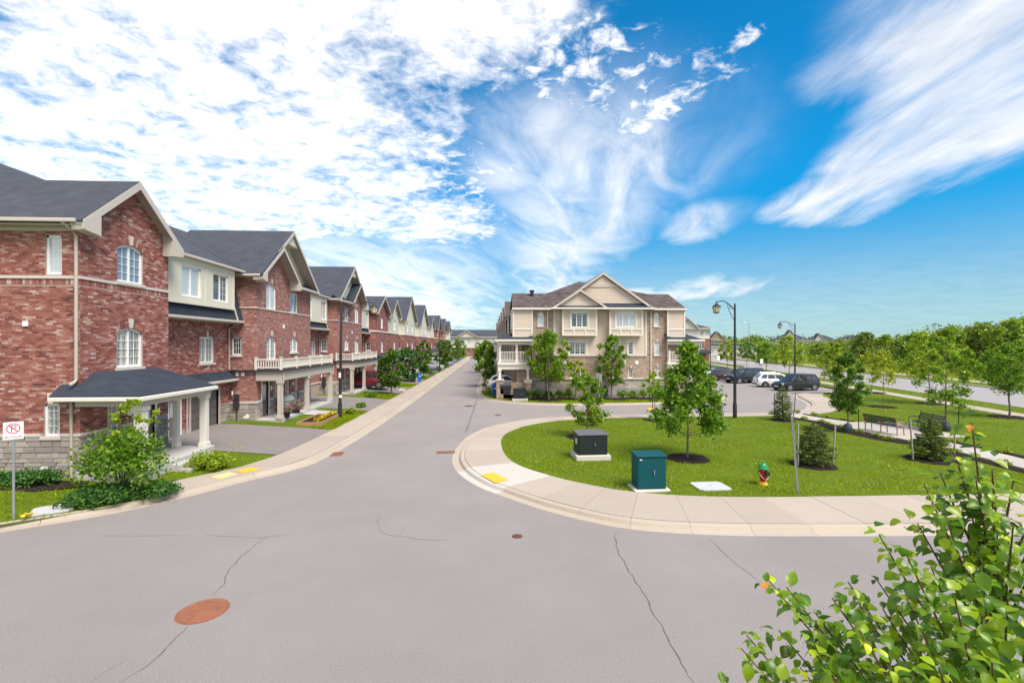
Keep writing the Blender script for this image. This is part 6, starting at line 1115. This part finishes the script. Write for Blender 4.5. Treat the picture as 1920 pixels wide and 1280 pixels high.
def stake(label, p, h, tilt=(0, 0), m='stake', w=.025, group='tree stakes on the green'):
    o = MB().box(-w, w, -w, w, -.05, h).obj('tree_stake', m, None, p, bev=.004); o.rotation_euler = (R(tilt[0]), R(tilt[1]), .4); tag(o, label, 'stake', group)
stake('grey wooden stake left of the rounded pine', (12.35, 18.55, .13), 1.7); stake('grey wooden stake right of the rounded pine', (14.05, 18.9, .13), 1.55, (0, 6)); stake('leaning grey stake left of the broad spruce', (17.75, 19.2, .13), 1.75, (0, -8)); stake('grey wooden stake right of the broad spruce', (19.6, 19.25, .13), 1.55, (0, 2))
stake('thin dark stake left of the leafy tipped spruce', (18.1, 29.5, .13), 1.75, (0, 0), 'charcoal', .018); stake('leaning dark stake right of the leafy tipped spruce', (19.4, 29.6, .13), 1.8, (0, 7), 'charcoal', .018); stake('dark stake beside the half hidden narrow spruce', (14.95, 30.3, .13), 1.65, (0, 4), 'charcoal', .018); stake('slim dark stake beside the lime sapling', (10.5, 30.2, .13), 1.5, (0, 0), 'charcoal', .018)
stake('green metal stake by the dark linden near the bench', (20.35, 25.4, .13), 1.3, (0, 0), 'dkgreen', .018); stake('green metal stake by the tall light green tree', (26.6, 25.9, .13), 1.5, (0, 5), 'dkgreen', .018)
for i, (u, v) in enumerate(((1225, 781),)): pass
# benches
def bench(label, p, rz, m, fr_m):
    r = thing('park_bench', label, 'bench', p, rz, 'park benches on the terrace'); W_ = 1.85
    for i in range(6): y = -.02-.075*i; MB().box(-W_/2, W_/2, y-.028, y+.028, .44-.004*i, .465-.004*i).obj('slat', m, r, bev=.006)
    for i in range(6): z = .54+.075*i; yb = .05+.022*i; MB().obox((0, yb, z), (W_, .022, .058), (R(-14), 0, 0)).obj('slat', m, r, bev=.006)
    for x in (-W_/2+.03, W_/2-.03, 0):
        f = MB(); f.tube([(x, .02, 0), (x, .0, .25), (x, .03, .45), (x, .09, .7), (x, .19, 1.0)], .028, 6); f.tube([(x, .03, .42), (x, -.46, .42)], .025, 6); f.obj('back_leg', fr_m, r); MB().tube([(x, -.46, 0), (x, -.42, .25), (x, -.46, .44)], .028, 6).obj('front_leg', fr_m, r)
        if x: MB().tube([(x, .1, .68), (x, -.2, .70), (x, -.46, .66), (x, -.47, .44)], .024, 6).obj('armrest', fr_m, r)
    return r
bench('black slatted park bench with its back to the hydrant', (21.45, 25.2, .16), R(100), 'black', 'wood'); bench('grey slatted park bench facing the black one across the terrace', (24.6, 25.6, .16), R(-100), 'charcoal', 'charcoal')
# road covers
def disc_cover(label, p, r_, m, n=26, name='manhole_cover', grate=False):
    t = thing(name, label, 'road cover', (*p, .0)); MB().lathe([(r_*1.09, .001), (r_*1.09, .008), (r_*1.0, .008), (r_*1.0, .004)], n).obj('rim', 'rustdk' if grate else 'rust', t); MB().lathe([(r_*.985, .001), (r_*.985, .012), (r_*.95, .014)], n).obj('lid', m, t)
    k = MB()
    if grate: [k.box(-r_*.7, r_*.7, y-.012, y+.012, .014, .02) for y in np.linspace(-.6*r_, .6*r_, 6)]
    else:
        for a in range(1, 4): k.lathe([(r_*a*.24-.008, .013), (r_*a*.24-.008, .018), (r_*a*.24+.008, .018), (r_*a*.24+.008, .013)], n)
        MB().box(r_*.5, r_*.62, .1*r_, .18*r_, .013, .0165).box(-.3*r_, -.18*r_, -.7*r_, -.62*r_, .013, .0165).obj('pick_hole', 'crack', t)
    k.obj('ridge', 'rustdk' if grate else m, t); return t
disc_cover('large rusty orange manhole cover in the foreground asphalt', (-5.34, 9.28), .405, 'rust'); disc_cover('small dark rusty round cover in the middle of the road', (.76, 12.48), .13, 'rustdk', 18, 'valve_cover', True); disc_cover('small round cover in the side road before the tan house', (.71, 33.84), .22, 'rustdk', 18, 'valve_cover', True); disc_cover('rusty round cover in the street near the tan corner kerb', (-1.55, 38.92), .36, 'rustdk', 20, 'valve_cover', True)
def catch_basin(label, p, w, d, rz):
    t = thing('catch_basin', label, 'drain', (*p, .0), rz); f = MB(); f.box(-w/2, w/2, -d/2, -d/2+.05, .001, .02).box(-w/2, w/2, d/2-.05, d/2, .001, .02).box(-w/2, -w/2+.05, -d/2+.05, d/2-.05, .001, .02).box(w/2-.05, w/2, -d/2+.05, d/2-.05, .001, .02); f.obj('frame', 'rust', t); MB().box(-w/2+.05, w/2-.05, -d/2+.05, d/2-.05, .001, .004).obj('sump', 'crack', t)
    for x in np.linspace(-w/2+.09, w/2-.09, 7): MB().box(x-.018, x+.018, -d/2+.05, d/2-.05, .008, .018).obj('bar', 'rust', t)
catch_basin('rusty kerb drain on the left side of the street', (-6.85, 22.2), .5, .75, R(4)); catch_basin('rusty kerb drain at the rounded corner of the green', (-1.95, 22.3), .85, .45, R(2)); catch_basin('small distant drain by the tan house kerb', (-1.5, 58.0), .4, .8, 0)
def tactile(label, pts, m, z=.142, sh=(0, 0)):
    pts = [(p[0]+sh[0], p[1]+sh[1]) for p in pts]
    r = thing('tactile_plate', label, 'ramp plate', (*np.mean(np.array(pts), axis=0), z)); c = np.mean(np.array(pts), axis=0); P4 = [np.array(p)-c for p in pts]
    MB().prism([(*p, 0) for p in P4], (0, 0, .012)).obj('plate', m, r); d = MB()
    for i in range(9):
        for j in range(9): a, b = (i+.5)/9, (j+.5)/9; q = (P4[0]*(1-a)+P4[1]*a)*(1-b)+(P4[3]*(1-a)+P4[2]*a)*b; d.lathe([(.018, .011), (.012, .018)], 6, (q[0], q[1], 0))
    d.obj('domes', m, r)['kind'] = 'stuff'
tactile('bright yellow tactile plate in the new concrete at the corner of the green', [gp(901, 890, .15), gp(929, 905.5, .15), gp(953, 899, .15), gp(925, 885.5, .15)], 'tact', .148)
def on_kerb(Y, o=.98, hl=.34, hw=.28):
    d = np.array([kx(Y+.1)-kx(Y-.1), .2]); d /= np.linalg.norm(d); n = np.array([-d[1], d[0]]); c = np.array([kx(Y), Y])+n*o; return [tuple(c-d*hl-n*hw), tuple(c+d*hl-n*hw), tuple(c+d*hl+n*hw), tuple(c-d*hl+n*hw)]
tactile('worn yellow and white tactile plate on the left pavement', on_kerb(17.75), 'tactworn', .145); tactile('orange tactile plate next to the worn one on the left pavement', on_kerb(18.4), 'tact', .145)
tactile('small orange tactile plate on the far side of the green', [gp(1212, 763, .1), gp(1222, 770, .1), gp(1232, 769, .1), gp(1222, 762.5, .1)], 'tact', .02)
# bins
def bin_(label, p, rz, m, h=1.05):
    r = thing('wheelie_bin', label, 'bin', p, rz, 'wheelie bins'); w, d = .29, .34
    MB().add([(-w*.82, -d*.8, .06), (w*.82, -d*.8, .06), (w*.82, d*.8, .06), (-w*.82, d*.8, .06), (-w, -d, h-.1), (w, -d, h-.1), (w, d, h-.1), (-w, d, h-.1)], [(3, 2, 1, 0), (4, 5, 6, 7), (0, 1, 5, 4), (1, 2, 6, 5), (2, 3, 7, 6), (3, 0, 4, 7)]).obj('body', m, r, bev=.03); MB().prism([(-w-.03, -d-.04, h-.1), (-w-.03, d+.04, h-.1), (-w-.03, d+.02, h-.03), (-w-.03, 0, h), (-w-.03, -d-.02, h-.05)], (2*w+.06, 0, 0)).obj('lid', m, r, bev=.02, fix=True)
    for s in (-1, 1): MB().lathe([(.1, -.03), (.11, 0), (.1, .03)], 12, (s*w*.9, d*.85, .1), 'x').obj('wheel', 'tyre', r)
    MB().box(-.1, .1, -d*1.0-.012, -d*.92, h*.6, h*.72).obj('emblem', 'signw', r); return r
bin_('blue wheelie bin at the corner of the tan house, left of the black one', (.62, 45.7, .12), R(8), 'blue'); bin_('black wheelie bin beside the blue one at the tan house', (1.3, 45.3, .12), R(-12), 'binblk'); bin_('blue wheelie bin on the left street lawn near the dark tree', (-9.0, 62.6, .13), R(40), 'blue', 1.15); bin_('far blue wheelie bin on the left pavement', (-8.3, 112, .13), R(30), 'blue', 1.2); bin_('furthest blue wheelie bin near the end of the street', (-8.3, 139, .13), R(20), 'blue', 1.2)
t = thing('waste_bag', 'small pinkish grey sack beside the blue bin on the left lawn', 'bag', (-9.15, 61.7, .13)); MB().lathe([(.05, 0), (.2, .03), (.22, .4), (.16, .66), (.05, .74)], 10).obj('sack', 'stake', t, smooth=50)
t = thing('gas_grill', 'black barbecue on the porch floor of the tan house', 'grill', (1.55, 42.75, .5)); MB().box(-.5, .5, -.28, .28, .55, .8).obj('firebox', 'binblk', t, bev=.03); MB().lathe([(.29, -.5), (.29, .5)], 14, (0, 0, .8), 'x').obj('hood', 'charcoal', t); MB().box(-.45, .45, -.25, .25, .08, .55).obj('cabinet', 'binblk', t)
# porch of the second red house: covered grill, flower pots, bed
t = thing('covered_grill', 'barbecue under a grey green cover on the red house porch', 'grill', (-13.05, 31.9, .55)); cv = MB().lathe([(.50, 0), (.56, .05), (.55, .75), (.60, .85), (.50, 1.05), (.30, 1.16), (.05, 1.19)], 14).obj('cover', 'cover', t, smooth=50); cv.scale = (.72, 1.15, 1)
def pot(label, p, fm, rr=.27):
    t = thing('flower_pot', label, 'flower pot', p, 0, 'flower pots on the porch'); MB().lathe([(.15, 0), (.23, .3), (.25, .32), (.2, .32)], 14).obj('pot', 'binblk', t); rg = np.random.default_rng(4); q = unit(rg.normal(size=(420, 3)))*np.abs(rg.normal(.9, .2, (420, 1)))*np.array([rr*1.2, rr*1.2, rr*.8])+np.array([0, 0, .5]); quads('leaves', leafquads(q, .09), 'maple', t, kind='stuff'); q = unit(rg.normal(size=(190, 3)))*np.array([rr*1.35, rr*1.35, rr*.95])+np.array([0, 0, .52]); quads('blossoms', leafquads(q, .085, asp=.9), fm, t, kind='stuff')
pot('pot of pink petunias at the front post of the porch', (-12.2, 29.75, .55), 'flowerp'); pot('larger pot of purple and white petunias before the covered grill', (-12.35, 31.7, .55), 'flowerp', .33)
t = thing('flower_bed', 'timber edged bed with a row of yellow flowers beside the driveway', 'flower bed', (-10.4, 30.3, zl(-10.4, 30))); 
for a in ((-.75, .65, -1.75, -1.69), (-.75, .65, 1.72, 1.78)): MB().box(a[0], a[1], a[2], a[3], -.1, .2).obj('timber_edge', 'wood', t, bev=.01)
for a in ((-.75, -.69), (.59, .65)): MB().box(a[0], a[1], -1.69, 1.72, -.1, .2).obj('timber_edge', 'wood', t, bev=.01)
MB().box(-.69, .59, -1.69, 1.72, -.05, .12).obj('bed_soil', 'mulch', t); rg = np.random.default_rng(8)
for i in range(6): c = np.array([.32, -1.45+i*.58, .25]); q = c+unit(rg.normal(size=(60, 3)))*np.array([.2, .2, .13]); f = thing('flower_clump', ['nearest', 'second nearest', 'third nearest', 'third furthest', 'second furthest', 'furthest'][i]+' clump of yellow flowers in the timber edged bed', 'flowers', (t.location.x, t.location.y, t.location.z), 0, 'yellow flower clumps'); quads('leaves', leafquads(q-np.array([0, 0, .05]), .1), 'maple', f, kind='stuff'); q = c+np.array([0, 0, .07])+unit(rg.normal(size=(70, 3)))*np.array([.17, .17, .10]); quads('blossoms', leafquads(q, .1, asp=.9), 'flowery', f, kind='stuff')
MB().add([(-10.4, 32.1, .0), (-12.2, 32.1, .0), (-12.2, 34.2, 0), (-8.7, 34.2, 0), (-8.7, 33.4, 0), (-10.4, 33.4, 0)], [(5, 4, 3, 2, 1, 0)])
w = MB(); w.add([(-10.5, 32.2, zl(-10.5, 32)+.03), (-12.3, 32.2, zl(-12.3, 32)+.03), (-12.3, 34.2, zl(-12.3, 34)+.03), (-10.5, 34.2, zl(-10.5, 34)+.03)], [(3, 2, 1, 0)]); w.obj('walkway', 'step')['kind'] = 'structure'
t = thing('wildflower', 'tall yellow wild flower at the driveway edge behind the bright bush', 'flower', (-10.15, 19.9, zl(-10.15, 19.9))); mb = MB(); [mb.tube([(0, 0, 0), (math.cos(a)*.1, math.sin(a)*.1, .6), (math.cos(a)*.35, math.sin(a)*.3, 1.0+.06*a)], .008, 4) for a in np.linspace(0, 5, 6)]; mb.obj('stems', 'lime', t); t.scale = (.65, .65, .65); quads('blossoms', leafquads(np.concatenate([np.array([math.cos(a)*.35, math.sin(a)*.3, 1.02+.06*a])+rg.normal(0, .025, (8, 3)) for a in np.linspace(0, 5, 6)]), .055, asp=.9), 'flowery', t, kind='stuff')
t = thing('dandelion', 'yellow flower in the grass at the foot of the no parking sign', 'flower', (-12.85, 14.0, zl(-12.85, 14))); MB().tube([(0, 0, 0), (.02, 0, .13)], .006, 4).obj('stem', 'lime', t); quads('blossoms', leafquads(np.array([.02, 0, .14])+rg.normal(0, .05, (26, 3))*np.array([1, 1, .3]), .09, asp=.9), 'flowery', t, kind='stuff')
# barrier at the end of the lot
t = thing('road_barrier', 'orange and white rail barrier behind the parked cars', 'barrier', (43.5, 77.5, .05), R(78))
for x in (-3, 0, 3): MB().box(x-.05, x+.05, -.05, .05, 0, 1.1).obj('post', 'signw', t)
for i in range(14): MB().box(-3.4+i*.5, -2.9+i*.5, -.09, -.05, .8, 1.05).obj('rail', 'signr' if i % 2 else 'signw', t)
# ------------------------------------------------------------------ cars
def car(label, p, rz, paint, kind='suv', group='parked cars', plate=True):
    """nose along local -x"""
    r = thing('parked_car', label, 'car', p, rz, group)
    K = {'suv': dict(L=4.85, w=.96, hood=.98, belt=1.08, roof=1.76, ws=-1.15, rs=-.42, re=1.95, tail=2.36, cl=.24),
         'wagon': dict(L=4.75, w=.92, hood=.92, belt=1.02, roof=1.62, ws=-1.25, rs=-.45, re=1.75, tail=2.3, cl=.22),
         'truck': dict(L=5.1, w=1.0, hood=1.18, belt=1.22, roof=1.92, ws=-1.15, rs=-.5, re=2.2, tail=2.5, cl=.36),
         'hatch': dict(L=4.1, w=.87, hood=.90, belt=.98, roof=1.5, ws=-1.15, rs=-.2, re=1.2, tail=2.0, cl=.18)}[kind]
    L, w, cl = K['L'], K['w'], K['cl']; f, b = -L/2, L/2; hb, be, ro = K['hood'], K['belt'], K['roof']
    st = [(f, cl+.12, hb-.36, w*.70), (f+.05, cl+.02, hb-.22, w*.82), (f+.25, cl, hb-.10, w*.93), (f+.7, cl, hb-.02, w*.98), (K['ws'], cl, hb+.04, w), (K['rs'], cl, be, w), (K['re'], cl, be+.03, w), (b-.35, cl, be+.02, w*.98), (b-.08, cl+.05, be-.06, w*.92), (b, cl+.14, be-.30, w*.82)]
    vs, fs = [], []
    for x, z0, z1, ww in st: vs += [(x, -ww*.90, z0), (x, -ww, z0+(z1-z0)*.35), (x, -ww*.985, z0+(z1-z0)*.75), (x, -ww*.90, z1), (x, 0, z1+.03), (x, ww*.90, z1), (x, ww*.985, z0+(z1-z0)*.75), (x, ww, z0+(z1-z0)*.35), (x, ww*.90, z0)]
    n = 9
    for i in range(len(st)-1): fs += [(i*n+j, i*n+(j+1) % n, (i+1)*n+(j+1) % n, (i+1)*n+j) for j in range(n)]
    fs += [tuple(range(n)), tuple(range((len(st)-1)*n, len(st)*n))[::-1]]
    MB().add(vs, fs).obj('body', paint, r, smooth=38, fix=True)
    x0, x1, x2, x3 = K['ws']-.08, K['rs'], K['re'], K['tail']; wl, wr = w*.90, w*.72; zb = be-.04
    MB().add([(x0, -wl, hb), (x1, -wr, ro-.05), (x2, -wr, ro-.03), (x3, -wl, zb), (x0, wl, hb), (x1, wr, ro-.05), (x2, wr, ro-.03), (x3, wl, zb), (x1+.25, 0, ro+.03), (x2-.2, 0, ro+.02)], [(0, 1, 2, 3), (7, 6, 5, 4), (0, 4, 5, 1), (3, 2, 6, 7), (1, 5, 8), (1, 8, 9, 2), (8, 5, 6, 9), (2, 9, 6), (0, 3, 7, 4)]).obj('cabin', paint, r, smooth=30, fix=True)
    lerp = lambda A, B, t: tuple(a+(b-a)*t for a, b in zip(A, B))
    for s in (-1, 1):
        B0, B1, T0, T1 = (x0, s*wl, hb+.02), (x3, s*wl, zb+.02), (x1, s*wr, ro-.05), (x2, s*wr, ro-.04); off = Vector((0, s*.012, .004)); cuts = ((.10, .42), (.45, .70), (.73, .92))
        for a, c in cuts:
            q = [lerp(lerp(B0, B1, a), lerp(T0, T1, a), .10), lerp(lerp(B0, B1, c), lerp(T0, T1, c), .10), lerp(lerp(B0, B1, c), lerp(T0, T1, c), .86), lerp(lerp(B0, B1, a), lerp(T0, T1, a), .86)]
            MB().prism([tuple(Vector(p_)+off) for p_ in q], (0, -s*.03, 0)).obj('side_window', 'carglass', r)
        MB().box(x0+.12, x0+.3, min(s*w, s*(w+.18)), max(s*w, s*(w+.18)), be-.02, be+.14).obj('mirror', paint, r, bev=.03)
        for hx in (-.05, .95): MB().box(hx, hx+.16, min(s*w*.97, s*(w+.02)), max(s*w*.97, s*(w+.02)), be-.2, be-.16).obj('door_handle', 'chrome', r)
        MB().box(f+.7, b-.7, min(s*w*.9, s*(w+.012)), max(s*w*.9, s*(w+.012)), cl, cl+.1).obj('rocker', 'binblk', r)
        MB().obox((f+.17, s*w*.66, hb-.22), (.2, .36, .15), (0, 0, s*.4)).obj('headlight', 'lens', r, bev=.03); MB().obox((b-.10, s*w*.80, be-.25), (.16, .2, .34), (0, 0, -s*.3)).obj('tail_light', 'tail', r, bev=.03)
        for wx in (f+.86, b-.88):
            R_ = .37 if kind in ('suv', 'truck') else .33; MB().lathe([(R_+.07, -.03), (R_+.07, .01)], 22, (wx, s*(w-.01), R_), 'y').obj('wheel_arch', 'binblk', r)
            wh = MB().lathe([(R_*.62, -.11), (R_*.95, -.10), (R_, -.06), (R_, .06), (R_*.95, .10), (R_*.62, .11)], 22, (wx, s*(w-.09), R_), 'y').obj('wheel', 'tyre', r, smooth=40); k = MB(); k.lathe([(R_*.62, -.01), (R_*.60, .012), (R_*.1, .012)], 20, (wx, s*(w+.012), R_), 'y')
            for j in range(5): a = j*1.2566; k.obox((wx+math.cos(a)*R_*.32, s*(w+.03), R_+math.sin(a)*R_*.32), (R_*.58, .03, .06), (0, -a, 0))
            k.obj('rim', 'rim', wh)
    B0, B1, T0, T1 = (x0, -wl, hb+.02), (x0, wl, hb+.02), (x1, -wr, ro-.05), (x1, wr, ro-.05); q = lambda a, c: lerp(lerp(B0, B1, a), lerp(T0, T1, a), c); MB().prism([tuple(Vector(p_)+Vector((-.012, 0, .006))) for p_ in (q(.06, .08), q(.94, .08), q(.92, .93), q(.08, .93))], (.02, 0, -.03)).obj('windscreen', 'carglass', r)
    B0, B1, T0, T1 = (x3, -wl, zb+.02), (x3, wl, zb+.02), (x2, -wr, ro-.03), (x2, wr, ro-.03); MB().prism([tuple(Vector(p_)+Vector((.014, 0, .004))) for p_ in (q(.08, .14), q(.92, .14), q(.9, .9), q(.1, .9))], (-.03, 0, 0)).obj('rear_window', 'carglass', r)
    MB().box(f-.015, f+.06, -w*.45, w*.45, hb-.42, hb-.22).obj('grille', 'binblk', r, bev=.02); MB().box(f-.02, f+.15, -w*.75, w*.75, cl+.05, cl+.17).obj('bumper', 'binblk', r, bev=.03); MB().box(b-.12, b+.03, -w*.78, w*.78, cl+.08, cl+.24).obj('bumper', 'binblk', r, bev=.03)
    MB().box(f-.035, f-.018, -.25, .25, cl+.2, cl+.31).obj('number_plate', 'signw', r); MB().box(b+.0, b+.012, -.25, .25, be-.48, be-.36).obj('number_plate', 'signw', r)
    if kind in ('suv', 'wagon'): [MB().tube([(x1+.3, s*wr*.9, ro+.03), (x2-.15, s*wr*.9, ro+.05)], .018, 6).obj('roof_rail', 'chrome' if 'white' in paint else 'binblk', r) for s in (-1, 1)]
    return r
LOT = 'cars parked in the lot'
car('black station wagon parked nearest in the lot, seen side on', (33.4, 50.6, 0), R(10), 'car_black', 'suv', LOT); car('white estate car parked tail towards the green beside the black wagon', (33.6, 54.4, 0), R(168), 'car_white', 'wagon', LOT); car('dark navy off road car with silver wheels behind the street lamp', (33.2, 60.6, 0), R(14), 'car_navy', 'truck', LOT); car('maroon grey hatchback showing its tail between lamp and silver car', (32.7, 63.8, 0), R(150), 'car_maroon', 'wagon', LOT); car('small silver blue hatchback furthest left in the lot', (32.6, 69.5, 0), R(188), 'car_silver', 'hatch', LOT); car('dark car just visible behind the silver hatchback', (36.5, 73.5, 0), R(188), 'car_black', 'hatch', LOT)
ST_ = 'cars in the street driveways'
car('white hatchback backing onto the street at the tan house', (1.9, 52.6, .14), R(184), 'car_white', 'hatch', ST_); car('dark red car in the driveway under the street tree', (-12.6, 50.0, .5), R(2), 'car_red', 'suv', ST_); car('pale grey car nosing out of a driveway on the left street', (-10.4, 88, .35), R(180), 'car_grey', 'wagon', ST_); car('white car further along the left street driveways', (-10.4, 103, .35), R(180), 'car_white', 'suv', ST_); car('silver car furthest along the left street driveways', (-10.4, 109, .35), R(180), 'car_silver', 'wagon', ST_)
